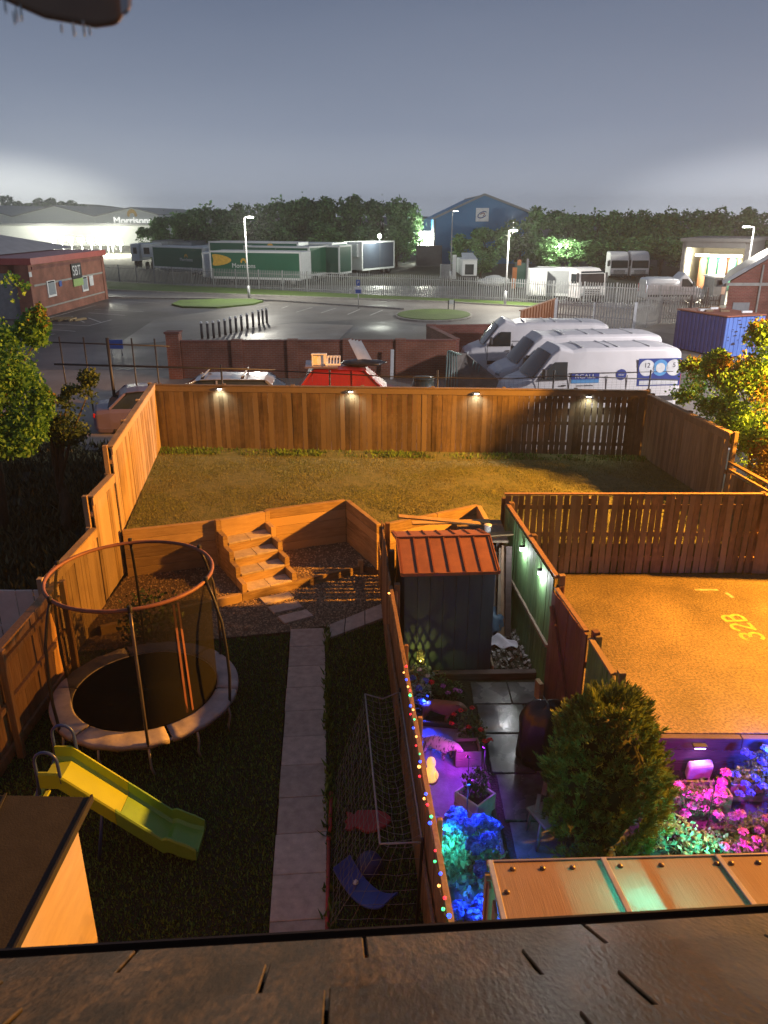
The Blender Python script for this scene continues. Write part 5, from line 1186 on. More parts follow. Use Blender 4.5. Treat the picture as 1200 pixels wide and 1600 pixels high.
for x in (-.06, Lg + .08): 
    c = a + d * x; MB().box(c.x - .08, c.x + .08, c.y - .08, c.y + .08, Z0, Z0 + hg + .05).build('gate_post', M['galv'], gt)
# orange corrugated cladding beside the gates
M['rust_clad'] = mat('rust_orange_cladding', (.40, .15, .06), (.28, .10, .045), 2, .7)
cl = thing('corrugated_screen', 'rust orange corrugated screen beside the silver gates', 'screen', g(838, 515, Z0))
a, b = V(*at(812, 508, 41.5)[:2], 0), V(*g(864, 512, Z0)[:2], 0); d = (b - a).normalized(); n_ = V(-d.y, d.x, 0); L = (b - a).length; mb = MB(); k = int(L / .3)
for i in range(k):
    c = a + d * (L * (i + .5) / k); mb.obox(c + n_ * (.03 if i % 2 else -.03) + V(0, 0, Z0 + .85), d * (L / k / 2 + .005), n_ * .03, (0, 0, .85))
mb.build('sheet_panel', M['rust_clad'], cl); MB().beam(a + V(0, 0, Z0 + 1.73), b + V(0, 0, Z0 + 1.73), .16, .05).build('top_rail', M['rust_clad'], cl)

# ---- brick walls of the yard
def brick_wall(label, p, q, h, piers, z=Z0, m='brick', recess=True, group='brick walls round the yard'):
    p, q = V(*p, 0), V(*q, 0); d = (q - p); L = d.length; d.normalize(); n_ = V(-d.y, d.x, 0)
    o = thing('brick_wall', label, 'wall', (p.x, p.y, z), group)
    MB().obox((p + q) / 2 + V(0, 0, z + h / 2), d * L / 2, n_ * .11, (0, 0, h / 2)).build('brickwork', M[m], o)
    MB().obox((p + q) / 2 + V(0, 0, z + h + .03), d * L / 2, n_ * .14, (0, 0, .03)).build('coping', M['brick_dark'], o)
    for s_ in piers:
        c = p + d * s_; MB().obox(c + V(0, 0, z + h / 2 + .03), d * .22, n_ * .2, (0, 0, h / 2 + .06)).build('pier', M[m], o)
    return o
wy = 32.2
bw_ = brick_wall('long brick yard wall with piers behind the red van', (-8.4, wy), (3.0, wy + .3), 1.50, [2.3, 4.6, 6.9, 9.1])
ep = MB(); ep.box(-8.95, -8.42, wy - .28, wy + .28, Z0, Z0 + 1.85); ep.build('end_pier', M['brick'], bw_); MB().box(-9.0, -8.38, wy - .32, wy + .32, Z0 + 1.85, Z0 + 1.93).build('end_cap', M['brick_dark'], bw_)
brick_wall('far brick wall enclosing the yard behind the first van', (2.15, 37.1), (8.2, 37.6), 1.5, [.1, 3.2], m='brick_dark')
brick_wall('grey brown brick return wall joining the two yard walls', (2.12, 37.0), (3.05, 32.6), 1.5, [], m='brick_dark')
# ---- black mesh fence just beyond the garden
M['mesh'] = mat('fence_wire', (.05, .05, .05), (.03, .03, .03), 9, .6)
def railfence(label, posts, rails, r=.03, wires=None, group='dark security fencing beyond the gardens'):
    o = thing('security_fence', label, 'fence', (posts[0][0], posts[0][1], 0), group)
    for (x, y, z1, rr) in posts: MB().tube([(x, y, .3), (x, y, z1)], rr, 8).build('post', M['black'], o)
    for pts, rr in rails: MB().tube(pts, rr, 6).build('rail', M['black'], o)
    if wires:
        mb = MB()
        for a, b in wires: mb.tube([a, b], .0022, 3, cap=False)
        mb.build('wire_mesh', M['mesh'], o)
    return o
YF = 24.5
po = [at(px, 526 + (px - 90) * .02, YF) for px in (92, 130, 167, 205, 241)]
rA = [at(60, 534, YF), at(265, 541, YF)]; rB = [at(85, 569, YF), at(430, 578, YF)]
railfence('black railed fence with thick post left of the brown garden fence', [(p[0], p[1], p[2], .055 if i == 2 else .024) for i, p in enumerate(po)] + [(*at(345, 570, YF), .03)], [(rA, .022), (rB, .035)])
YG = 22.5
rC = [at(425, 579, YG), at(620, 589, YG), at(800, 592, YG), at(870, 587, YG), at(1060, 594, YG)]
pg = [at(px, 585, YG) for px in (515, 684, 866, 1017)]
ww = []
for px in np.arange(432, 1056, 7.0): 
    a = at(px, 584 + (px - 430) * .012, YG); ww.append(((a[0], a[1], a[2] + .0), (a[0], a[1], .9)))
for k in range(26):
    a, b = at(430, 580, YG), at(1056, 592, YG); dz = -.05 * k; ww.append(((a[0], a[1] + .005, a[2] + dz), (b[0], b[1] + .005, b[2] + dz)))
railfence('thin wire mesh fence in front of the vans behind the back fence', [(p[0], p[1] + .03, p[2] + .12, .026) for p in pg], [(rC, .018)], wires=ww)
# ---- bollards
bs = [(316, 529), (325.5, 529), (334.5, 528), (343.5, 526), (352.5, 524), (361, 521), (369.5, 519), (378, 516.5), (387, 514), (396, 511), (405, 508), (411, 506), (417, 504)]
bproto = None
for i, (px, py) in enumerate(bs):
    p = g(px, py, Z0); 
    if bproto is None:
        bproto = thing('bollard', 'dark bollard with pale reflective top in the car park row', 'bollard', p, 'row of bollards in the car park')
        x, y, z = p; MB().lathe([(.075, z), (.075, z + .82)], (x, y, 0), 10).build('bollard_post', M['plastic'], bproto)
        MB().lathe([(.077, z + .821), (.077, z + .90), (.05, z + .93), (.01, z + .94)], (x, y, 0), 10).build('bollard_cap', M['white_pl'], bproto)
    else: dup(bproto, p)
# ---- lamp posts
M['post_grey'] = mat('grey_painted_lamp_post', (.20, .205, .21), (.15, .155, .16), 4, .55)
M['lamp_em'] = mat('lit_led_panel', (.9, .9, .9), None, 5, .4, emit=(.95, 1, .92), es=22)
def lamp_post(label, px, pyb, pyt, arm, e, z=Z0, ybase=None, col=(1, .95, .82)):
    b = g(px, pyb, z) if ybase is None else (at(px, pyb, ybase)[0], ybase, z); t_ = at(px, pyt, b[1])[2]
    o = thing('lamp_post', label, 'lamp post', b, 'slim lamp posts by the road')
    MB().tube([b, (b[0], b[1], b[2] + 1.2), (b[0], b[1], t_)], [.09, .075, .045], 10).build('pole', M['post_grey'], o)
    MB().tube([(b[0], b[1], b[2]), (b[0], b[1], b[2] + 1.1)], .11, 10).build('base_sleeve', M['galv'], o)
    s_ = 1 if arm >= 0 else -1
    MB().beam((b[0], b[1], t_), (b[0] + arm, b[1], t_ + .05), .06, .05).build('arm', M['galv'], o)
    MB().box(min(b[0] + arm, b[0] + arm + s_ * .5), max(b[0] + arm, b[0] + arm + s_ * .5), b[1] - .12, b[1] + .12, t_ + .02, t_ + .10).build('lamp_head', M['galv'], o, bev=.02)
    MB().box(b[0] + arm - .0 if s_ > 0 else b[0] + arm - .45, b[0] + arm + .45 if s_ > 0 else b[0] + arm, b[1] - .10, b[1] + .10, t_ - .02, t_ + .018).build('lens', M['lamp_em'], o)
    if e: lamp('lamp_post_light', (b[0] + arm + s_ * .3, b[1] - .5, t_ - .25), col, e, radius=.25)
    return o
lamp_post('tall lit lamp post on the verge in front of the green trailers', 389.5, 468, 340, .25, 3000)
lamp_post('tall lamp post with bright shaft before the dark bushes', 789, 478, 361, .12, 3400)
lamp_post('slender unlit lamp post before the blue warehouse', 704, 432, 330, .1, 0, ybase=84)
lamp_post('leaning lamp post at the right above the wash bay', 1160, 470, 355, -.35, 1200, ybase=58)
# ---- signs
sg = thing('parking_sign', 'blue parking sign on a grey post beside the parking bays', 'sign', g(560, 482, Z0)); x, y, _ = g(560, 482, Z0)
MB().tube([(x, y, Z0), (x, y, 2.55)], .04, 8).build('pole', M['galv'], sg)
M['sign_blue'] = mat('blue_sign_face', (.04, .10, .38), (.03, .08, .32), 4, .4); M['sign_white'] = mat('white_sign_face', (.72, .73, .75), None, 4, .4)
MB().box(x - .26, x + .26, y - .07, y - .045, 1.55, 2.05).build('plate', M['sign_white'], sg); MB().box(x - .2, x + .2, y - .085, y - .072, 1.60, 1.86).build('blue_panel', M['sign_blue'], sg)
MB().box(x - .14, x + .14, y - .07, y - .045, 2.12, 2.55).build('upper_plate', M['sign_blue'], sg)
text('P', 'letter', (x, y - .073, 2.34), (math.pi / 2, 0, 0), .34, M['sign_white'], sg)
s2 = thing('small_sign', 'low white sign plate on two black posts at the road edge', 'sign', g(705, 486, Z0)); x, y, _ = g(705, 486, Z0)
for dx in (-.22, .2): MB().box(x + dx - .035, x + dx + .035, y - .035, y + .035, Z0, 1.25).build('post', M['black'], s2)
MB().box(x - .16, x + .16, y - .06, y - .04, .98, 1.3).build('plate', M['white_pl'], s2)
b2 = thing('ground_sign', 'dark blue notice board standing on the wet car park', 'sign', g(183, 560, Z0)); x, y, _ = g(183, 556, Z0)
MB().box(x - .35, x + .35, y - .02, y + .02, .85, 1.28).build('plate', M['sign_blue'], b2)
for dx in (-.25, .25): MB().tube([(x + dx, y + .03, Z0), (x + dx, y + .03, 1.2)], .025, 6).build('leg', M['galv'], b2)
pal = thing('pallet', 'orange timber pallet lying in the wet car park', 'pallet', g(97, 501, Z0)); x, y, _ = g(97, 501, Z0)
for k in range(5): MB().box(x - .75, x + .75, y - .5 + k * .24, y - .38 + k * .24, .64, .67).build('slat', M['sleeper'], pal)
for k in range(3): MB().box(x - .75 + k * .69, x - .63 + k * .69, y - .5, y + .58, Z0, .638).build('bearer', M['sleeper'], pal)
o = MB().beam((x + .9, y - .3, .56), (x + 1.4, y + .4, .60), .3, .12).build('timber_offcut', M['sleeper'], bev=.01); tag(o, 'loose orange timber beside the pallet in the car park', 'timber')
# ---- vans and cars
def wheel(parent, c, r, w_, ax=(0, 1, 0)):
    c = V(*c); a = V(*ax); o = MB(); pr = [(r * .62, -w_ / 2), (r * .94, -w_ / 2), (r, -w_ * .3), (r, w_ * .3), (r * .94, w_ / 2), (r * .62, w_ / 2)]
    ux = a.orthogonal().normalized(); uy = a.cross(ux); n = 20; vs = []
    for (q, z) in pr:
        for k in range(n): t = 2 * math.pi * k / n; vs.append(c + (ux * math.cos(t) + uy * math.sin(t)) * q + a * z)
    fs = [(i * n + k, i * n + (k + 1) % n, ((i + 1) % 6) * n + (k + 1) % n, ((i + 1) % 6) * n + k) for i in range(6) for k in range(n)]
    o.add(vs, fs, .5, True); ob = o.build('wheel', M['rubber'], parent)
    m2 = MB(); m2.tube([c - a * w_ * .3, c + a * w_ * .3], r * .6, 14); m2.build('rim', M['galv'], ob); return ob
def panel_van(label, loc, rz, L=5.9, Hh=2.55, paint='white', group=None, rear=False, roofbox=False):
    """nose toward -x, local frame with the ground at z=0"""
    o = thing('panel_van', label, 'van', loc, group); o.rotation_euler = (0, 0, rz); LOC[o] = Vector((0, 0, 0)); h = L / 2; w_ = .98
    # stations: x, z of belt/roof, half widths
    def sec(x, zb, zs, zt, wb, ws, wt): return [V(x, -wb, zb), V(x, -wb - .015, (zb + zs) / 2), V(x, -ws, zs), V(x, -wt - .06, zt - .10), V(x, -wt + .06, zt - .02), V(x, 0, zt), V(x, wt - .06, zt - .02), V(x, wt + .06, zt - .10), V(x, ws, zs), V(x, wb + .015, (zb + zs) / 2), V(x, wb, zb)]
    S = [sec(-h, .45, .72, .80, .70, .68, .55), sec(-h + .08, .34, .80, .98, .88, .84, .72), sec(-h + .35, .30, .95, 1.16, .95, .90, .80), sec(-h + .82, .30, 1.10, 1.32, w_, .93, .84),
         sec(-h + 1.05, .30, 1.18, 1.62, w_, .93, .80), sec(-h + 1.45, .30, 1.3, 2.12, w_, .93, .74), sec(-h + 1.72, .30, 1.35, 2.34, w_, .94, .74), sec(-h + 2.15, .30, 1.4, Hh - .06, w_, .95, .78), sec(-h + 2.6, .30, 1.4, Hh, w_, .96, .80),
         sec(h - .6, .30, 1.4, Hh, w_, .96, .80), sec(h - .15, .30, 1.4, Hh - .05, w_, .96, .79), sec(h, .40, 1.4, Hh - .14, .95, .93, .74)]
    bd_ = MB(); bd_.loft(S, True, smooth=False); body = bd_.build('body', M[paint], o, bev=.03, seg=2)
    f = MB(); f.add([V(-h + .90, -.80, 1.34), V(-h + .90, .80, 1.34), V(-h + 1.43, .70, 2.06), V(-h + 1.43, -.70, 2.06)], [(0, 1, 2, 3)]); f2 = [V(-h + .86 - .03, -.80, 1.36), V(-h + .86 - .03, .80, 1.36), V(-h + 1.40 - .03, .70, 2.10), V(-h + 1.40 - .03, -.70, 2.10)]
    gw = MB(); gw.loft([[V(-h + .80, -.82, 1.335), V(-h + 1.02, -.80, 1.60), V(-h + 1.42, -.72, 2.10)], [V(-h + .74, 0, 1.35), V(-h + .98, 0, 1.66), V(-h + 1.36, 0, 2.15)], [V(-h + .80, .82, 1.335), V(-h + 1.02, .80, 1.60), V(-h + 1.42, .72, 2.10)]], cap=False, closed=False, smooth=True)
    gw.build('windscreen', M['glass'], o)
    for s_ in (-1, 1):
        y = s_ * (w_ + .006)
        d_ = MB(); d_.prism([V(-h + 1.02, s_ * .965, 1.28), V(-h + 1.95, s_ * .972, 1.28), V(-h + 1.95, s_ * .925, 1.86), V(-h + 1.52, s_ * .915, 1.86), V(-h + 1.2, s_ * .935, 1.55)], (0, s_ * .012, 0)); d_.build('side_window', M['glass'], o)
        t_ = MB(); t_.box(-h + 1.0, h - .2, min(y, y + s_ * .02), max(y, y + s_ * .02), .52, .68); t_.build('side_moulding', M['plastic'], o)
        gg = MB()
        for x in (-h + .98, -h + 2.02, -h + 3.3, h - 1.9): gg.box(x, x + .022, min(s_ * .985, s_ * 1.0), max(s_ * .985, s_ * 1.0), .70, 1.40)
        gg.box(-h + 2.0, h - .3, min(s_ * .955, s_ * .978), max(s_ * .955, s_ * .978), 1.48, 1.50); gg.build('door_seam', M['plastic'], o)
        mr = MB(); mr.obox((-h + 1.12, s_ * 1.14, 1.52), (.05, .02, 0), (-.02, .09, 0), (0, 0, .15)); mr.build('mirror', M['plastic'], o, bev=.02)
        MB().obox((-h + .17, s_ * .74, .93), (.05, s_ * -.04, .03), (.06, s_ * .08, 0), (-.03, 0, .09)).build('headlight', M['bulb_off'], o, bev=.02)
        MB().obox((h + .005, s_ * .86, 1.1), (.012, 0, 0), (0, .05, 0), (0, 0, .3)).build('tail_light', M['tail'], o)
        wheel(o, (-h + 1.0, s_ * .86, .34), .34, .22); wheel(o, (h - 1.35, s_ * .86, .34), .34, .22)
        ha = MB(); ha.box(-h + 1.75, -h + 1.92, min(s_ * 1.0, s_ * 1.015), max(s_ * 1.0, s_ * 1.015), 1.08, 1.12); ha.build('door_handle', M['plastic'], o)
    MB().box(-h - .03, -h + .12, -.78, .78, .34, .56).build('bumper', M['plastic'], o, bev=.03)
    MB().obox((-h + .035, 0, .72), (.012, 0, .02), (0, .5, 0), (-.02, 0, .09)).build('grille', M['plastic'], o)
    for x in (-h + 2.5, -h + 3.4, h - 2.2, h - 1.1): MB().box(x, x + .05, -.70, .70, Hh - .005, Hh + .012).build('roof_rib', M['white_pl' if paint == 'white' else paint], o)
    for x in np.arange(-h + 2.45, h - .4, .8): pass
    return o
M['pale_glass'] = mat('sky_lit_vehicle_glass', (.24, .19, .23), (.18, .14, .17), 2, .25)
M['bulb_off'] = mat('clear_headlamp', (.55, .58, .6), None, 5, .15, spec=.8)
VG = 'white panel vans in the yard'
panel_van('farthest of the three white panel vans, plain sided with nose to the left', (6.35, 33.4, Z0), math.radians(-1), L=6.0, Hh=2.25, group=VG)
panel_van('middle white panel van, mostly hidden behind the lettered van', (7.05, 29.1, Z0), math.radians(5), L=6.2, Hh=2.35, group=VG)
v3 = panel_van('nearest white panel van with blue signwriting and round badges', (6.95, 26.4, Z0), math.radians(6), L=5.9, Hh=2.30, group=VG)
M['deep_blue'] = mat('deep_blue_vinyl', (.03, .06, .26), (.025, .05, .22), 4, .4); M['sky_blue'] = mat('sky_blue_vinyl', (.10, .32, .62), (.09, .28, .55), 4, .4); M['ink'] = mat('dark_ink', (.03, .03, .06), None, 4, .5)
def yside(z): return -(.985 - max(0, z - .85) * .035) - .006
def vpanel(name, x0, x1, z0, z1, m, dy=0):
    mb = MB(); mb.prism([V(x0, yside(z0) - dy, z0), V(x1, yside(z0) - dy, z0), V(x1, yside(z1) - dy, z1), V(x0, yside(z1) - dy, z1)], (0, -.003, 0)); return mb.build(name, m, v3)
def vdisc(name, x, z, r, m, dy=.004):
    mb = MB(); mb.prism([V(x + r * math.cos(a), yside(z + r * math.sin(a)) - dy, z + r * math.sin(a)) for a in np.linspace(0, 2 * math.pi, 29)[:-1]], (0, -.002, 0)); return mb.build(name, m, v3)
vpanel('sign_panel', -.85, .10, 1.28, 1.48, M['deep_blue']); vpanel('sign_panel', -.85, .10, 1.16, 1.278, M['sky_blue'])
text('RCALL', 'lettering', (-.38, yside(1.38) - .006, 1.38), (math.pi / 2, 0, 0), .19, M['sign_white'], v3, sx=1.25)
text('secure deliveries', 'lettering', (-.38, yside(1.08) - .004, 1.08), (math.pi / 2, 0, 0), .085, M['ink'], v3)
vdisc('badge', .86, 1.42, .18, M['deep_blue'], 0); text('ecar', 'lettering', (.86, yside(1.42) - .006, 1.42), (math.pi / 2, 0, 0), .12, M['sign_white'], v3)
vpanel('sign_panel', 1.42, 2.92, 1.02, 1.93, M['deep_blue'])
for x, z in ((1.72, 1.62), (2.66, 1.62)): vdisc('badge', x, z, .27, M['sign_white'])
vdisc('badge', 2.19, 1.62, .27, M['sky_blue']); vdisc('badge', 2.19, 1.62, .16, M['sign_white'], .008)
text('12', 'lettering', (1.72, yside(1.7) - .009, 1.70), (math.pi / 2, 0, 0), .22, M['ink'], v3); text('5', 'lettering', (2.66, yside(1.7) - .009, 1.70), (math.pi / 2, 0, 0), .22, M['ink'], v3)
vpanel('sign_panel', 1.5, 2.85, 1.06, 1.2, M['sign_white'], .004)
def car(label, loc, rz, paint, L=4.3, est=False, Hh=1.45, W=.86, name='car', group=None, glass='glass'):
    o = thing(name, label, 'car', loc, group); o.rotation_euler = (0, 0, rz); LOC[o] = Vector((0, 0, 0)); h = L / 2
    def sec(x, zb, zs, wb): return [V(x, -wb + .05, zb), V(x, -wb, zb + .15), V(x, -wb, zs - .12), V(x, -wb + .06, zs), V(x, 0, zs + .025), V(x, wb - .06, zs), V(x, wb, zs - .12), V(x, wb, zb + .15), V(x, wb - .05, zb)]
    b = MB(); b.loft([sec(-h, .35, .70, W - .14), sec(-h + .15, .25, .78, W - .03), sec(-h + .9, .22, .92, W), sec(-h + 1.1, .22, .96, W), sec(h - .5, .22, .98, W), sec(h - .1, .25, .95, W - .03), sec(h, .38, .86, W - .12)]); b.build('body', M[paint], o, bev=.04, seg=2)
    def cs(x, z0, z1, w0, w1): return [V(x, -w0, z0), V(x, -w1, z1 - .06), V(x, -w1 + .12, z1), V(x, w1 - .12, z1), V(x, w1, z1 - .06), V(x, w0, z0)]
    rear = h - .35 if est else h - .7
    c = MB(); c.loft([cs(-h + 1.0, .94, 1.0, W - .06, W - .12), cs(-h + 1.75, .94, Hh - .03, W - .05, W - .2), cs(-h + 2.3, .94, Hh, W - .05, W - .18), cs(rear - .35, .94, Hh - .03, W - .05, W - .19), cs(rear + .25, .94, 1.02, W - .06, W - .14)]); c.build('cabin', M[glass], o, bev=.02)
    r_ = MB(); r_.loft([[V(x, -wd, z - .02), V(x, -wd, z), V(x, 0, z + .025), V(x, wd, z), V(x, wd, z - .02)] for x, z, wd in ((-h + 1.68, Hh - .05, W - .22), (-h + 1.9, Hh - .005, W - .2), (-h + 2.4, Hh + .012, W - .19), (rear - .35, Hh - .01, W - .2), (rear - .1, Hh - .16, W - .19))]); r_.build('roof', M[paint], o, bev=.015)
    for s_ in (-1, 1):
        for pa, pb, pw, ph_ in (((-h + 1.05, s_ * (W - .085), .97), (-h + 1.75, s_ * (W - .19), Hh - .02), .06, .05), ((h - L * .48, s_ * (W - .055), .95), (h - L * .48, s_ * (W - .18), Hh - .03), .05, .07), ((rear + .2, s_ * (W - .08), .98), (rear - .3, s_ * (W - .19), Hh - .04), .07, .07)): MB().beam(pa, pb, pw, ph_).build('pillar', M[paint], o)
        wheel(o, (-h + .85, s_ * (W - .1), .31), .31, .19); wheel(o, (h - .85, s_ * (W - .1), .31), .31, .19)
        MB().obox((-h + .13, s_ * (W - .22), .70), (.05, 0, .01), (0, .14, 0), (0, 0, .06)).build('headlight', M['bulb_off'], o, bev=.02)
        MB().obox((h - .04, s_ * (W - .18), .80), (.04, 0, 0), (0, .12, 0), (0, 0, .07)).build('tail_light', M['tail'], o, bev=.02)
        MB().obox((-h + 1.3, s_ * (W + .07), 1.0), (.05, 0, 0), (0, .07, 0), (0, 0, .06)).build('mirror', M[paint], o, bev=.02)
    MB().box(-h - .01, -h + .05, -.5, .5, .35, .52).build('grille', M['plastic'], o, bev=.01)
    return o
sc_ = car('silver estate car with roof bars behind the left of the back fence', (-5.6, 25.7, Z0 - .1), math.radians(2), 'silver', L=4.7, est=True, Hh=1.44)
for x in (-.35, .95):
    MB().beam((x, -.78, 1.56), (x, .78, 1.56), .04, .04).build('roof_bar', M['galv'], sc_)
    for s_ in (-1, 1): MB().obox((x, s_ * .66, 1.515), (.05, 0, 0), (0, .05, 0), (.02, 0, .045)).build('bar_foot', M['black'], sc_)
car('pale lilac hatchback with red tail lamp beside the left fence corner', (-7.35, 24.4, Z0 - .2), math.radians(196), 'lilac', L=3.8)
rv = car('red people carrier behind the back fence with clutter on its roof', (-.95, 25.6, Z0), math.radians(181), 'red', L=4.1, est=True, Hh=1.68, glass='red')
rz_ = Z0 + 1.78
def px_on(px, py, y): return at(px, py, y)
t = thing('flat_sheet', 'flat lilac grey sheet lying on the left of the red vehicle roof', 'sheet', (-1.9, 25.5, Z0 + 1.74)); x0, x1 = at(478, 570, 25.2)[0], at(528, 570, 25.2)[0]
MB().prism([(x0, 25.0, Z0 + 1.735), (x1, 25.0, Z0 + 1.735), (x1, 26.2, Z0 + 1.745), (x0 - .1, 26.2, Z0 + 1.745)], (0, 0, .03)).build('sheet_board', M['pale_glass'], t); MB().prism([(x0 - .02, 24.97, Z0 + 1.72), (x1, 24.97, Z0 + 1.72), (x1, 24.97, Z0 + 1.775), (x0 - .02, 24.97, Z0 + 1.775)], (0, .028, 0)).build('edge_strip', M['lilac'], t)
t = thing('white_step_frame', 'small white step frame standing above the red van roof', 'step', (-2.2, 25.2, rz_)); x0, x1 = at(488, 560, 25.2)[0], at(509, 560, 25.2)[0]
for x in (x0, x1): MB().box(x - .02, x + .02, 25.18, 25.22, rz_ + .0, rz_ + .34).build('upright', M['white_pl'], t)
MB().box(x0 - .03, x1 + .03, 25.16, 25.34, rz_ + .345, rz_ + .38).build('top', M['white_pl'], t); MB().box(x0 - .02, x1 + .02, 25.30, 25.34, rz_, rz_ + .34).build('back_leg', M['white_pl'], t)
t = thing('white_rack', 'low white plastic rack beside the step frame on the red van', 'rack', (-1.9, 25.4, rz_)); x0, x1 = at(512, 560, 25.4)[0], at(531, 560, 25.4)[0]
for k in range(5): xx = x0 + (x1 - x0) * k / 4; MB().beam((xx, 25.25, rz_ + .02), (xx, 25.5, rz_ + .26), .035, .03).build('rack_slat', M['white_pl'], t)
MB().box(x0 - .03, x1 + .03, 25.2, 25.26, rz_, rz_ + .05).build('rack_rail', M['white_pl'], t); MB().box(x0, x1, 25.48, 25.52, rz_ + .2, rz_ + .27).build('rack_rail', M['white_pl'], t)
t = thing('folded_panels', 'white folded plastic panels leaning up from the red van roof', 'panels', (-.7, 25.6, rz_)); 
for k in range(4):
    p, q = V(*at(575 - k * 5.5 + 6, 561, 25.5)), V(*at(562 - k * 5.2, 533 - k * .8, 26.0)); p.z = rz_ + .02; MB().beam(p, q, .11, .03, up=(0, -1, .4)).build('panel', M['white_pl'], t)
o = MB().ell((-.7, 25.6, rz_ + .02), (.72, .4, .11), 24, 8, rough=.3, seed=5).build('black_tarpaulin', M['tarp']); tag(o, 'crumpled black tarpaulin lying on the red van roof', 'tarpaulin')
t = MB(); p, q = at(612, 580, 31.9), at(613, 546, 31.95); t.beam((p[0], p[1], Z0), q, .14, .05, up=(0, 1, 0)); tag(t.build('white_post', M['white_pl'], bev=.01), 'upright white plastic post against the brick yard wall', 'post')
# wheelie bin lid and drum
bn = thing('water_butt', 'round dark green water butt beyond the fence next to the red van', 'water butt', (1.35, 26.2, Z0))
M['butt'] = mat('dark_green_plastic', (.035, .06, .055), (.025, .045, .04), 5, .45)
MB().lathe([(.36, Z0), (.40, Z0 + .4), (.40, Z0 + .75), (.35, Z0 + 1.15)], (1.35, 26.2, 0), 20).build('drum', M['butt'], bn); MB().lathe([(.38, Z0 + 1.151), (.38, Z0 + 1.19), (.1, Z0 + 1.22)], (1.35, 26.2, 0), 20).build('lid', M['butt'], bn); MB().lathe([(.405, Z0 + .7), (.42, Z0 + .72), (.405, Z0 + .74)], (1.35, 26.2, 0), 20).build('rib', M['butt'], bn)
# leaning stack of mesh site panels
ms = thing('site_panels', 'stack of leaning mesh site panels under grey netting beside the vans', 'site panels', (3.1, 26.5, Z0))
M['netting'] = mat('grey_debris_netting', (.20, .18, .17), (.12, .11, .10), 4, .9, bump=.02, bsc=7)
a = [V(*at(699, 548, 28.2)), V(*at(728, 553, 28.6)), V(*at(775, 592, 27.2)), V(*at(792, 606, 26.2))]
b_ = [V(a[0].x - .15, 27.2, Z0), V(a[1].x + .35, 27.0, Z0), V(a[2].x + .3, 26, Z0), V(a[3].x + .1, 25.4, Z0)]
c_ = [V(p.x + .25, p.y + 1.0, Z0) for p in a]
nt_ = MB(); nt_.loft([[b_[i], a[i] - V(0, .05, 0), a[i] + V(.05, .05, 0), c_[i]] for i in range(4)]); nt_.build('netting_cover', M['netting'], ms)
M['teal_tube'] = mat('pale_green_tube', (.20, .30, .28), (.15, .23, .21), 4, .5)
for k in range(5):
    dx = .12 * k; q0, q1 = b_[0] + V(dx, -.06, 0), a[0] + V(dx * .5 + .02 * k, -.1, -.03 * k)
    MB().tube([q0, q0.lerp(q1, .5) + V(0, -.04, 0), q1, q1 + V(.05, 0, .02), q1.lerp(a[1], .5) + V(0, -.1, 0)], .022, 6).build('panel_frame', M['teal_tube'], ms)
for k in range(3):
    q = a[1].lerp(a[2], .25 + .1 * k); MB().tube([q + V(0, -.12, 0), q + V(-.06, -.2, -.35)], .02, 6).build('clamp', M['teal_tube'], ms)
# ---- blue container
M['cont_blue'] = mat('blue_container_paint', (.05, .075, .25), (.035, .055, .20), 1.5, .5); M['cont_lit'] = mat('lit_blue_container_paint', (.13, .24, .62), (.10, .19, .52), 2, .5); M['cont_top'] = mat('rusty_container_roof', (.42, .14, .09), (.26, .09, .06), 1.2, .7)  # end wall's blue is lightened: the light falling on it is in the colour
ct_ = thing('shipping_container', 'blue site container with peeling end and rusty red roof', 'container', (16.2, 37.2, Z0))
A_, B_2 = V(14.95, 40.2, 0), V(16.15, 37.0, 0); dx_ = (B_2 - A_); Ls = dx_.length; dx_.normalize(); nr = V(-dx_.y, dx_.x, 0) ; hC = 1.95
if nr.x < 0: nr = -nr
Ce = B_2 + nr * 2.3; De = A_ + nr * 2.3
def corr(mb, p, q, n, out, m=None):
    d_ = (q - p); 
    for i in range(n):
        c = p + d_ * ((i + .5) / n); mb.obox(c + out * (.012 if i % 2 else -.012) + V(0, 0, Z0 + hC / 2), d_ / n / 2 * .98, out * .02, (0, 0, hC / 2 - .06))
mb = MB(); corr(mb, A_, B_2, 26, -nr); mb.build('long_side', M['cont_blue'], ct_)
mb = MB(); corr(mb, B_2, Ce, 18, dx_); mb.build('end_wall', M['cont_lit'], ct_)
mb = MB(); corr(mb, De, Ce, 26, nr); corr(mb, A_, De, 18, -dx_); mb.build('far_side', M['cont_blue'], ct_)
MB().prism([p + V(0, 0, Z0 + hC - .02) for p in (A_ - nr * .04, B_2 - nr * .04 + dx_ * .04, Ce + nr * .04 + dx_ * .04, De + nr * .04)], (0, 0, .05)).build('roof', M['cont_top'], ct_)
rg = random.Random(12); pk = MB()
for k in range(34):
    u_, z = rg.random(), Z0 + rg.uniform(.5, hC - .1); c = B_2.lerp(Ce, .08 + .84 * u_) + dx_ * .037 + V(0, 0, z); s_ = rg.uniform(.04, .12)
    pk.poly([c + nr * (s_ * math.cos(a) * rg.uniform(.6, 1.6)) + V(0, 0, s_ * .45 * math.sin(a) * rg.uniform(.3, 1.3)) for a in np.linspace(0, 6.28, 8)[:-1]])
for i_ in range(len(pk.v)): pk.v[i_] = tuple(V(*pk.v[i_]) + dx_ * (.0002 * (i_ // 7)))
pk.build('peeled_paint', M['ink'], ct_)
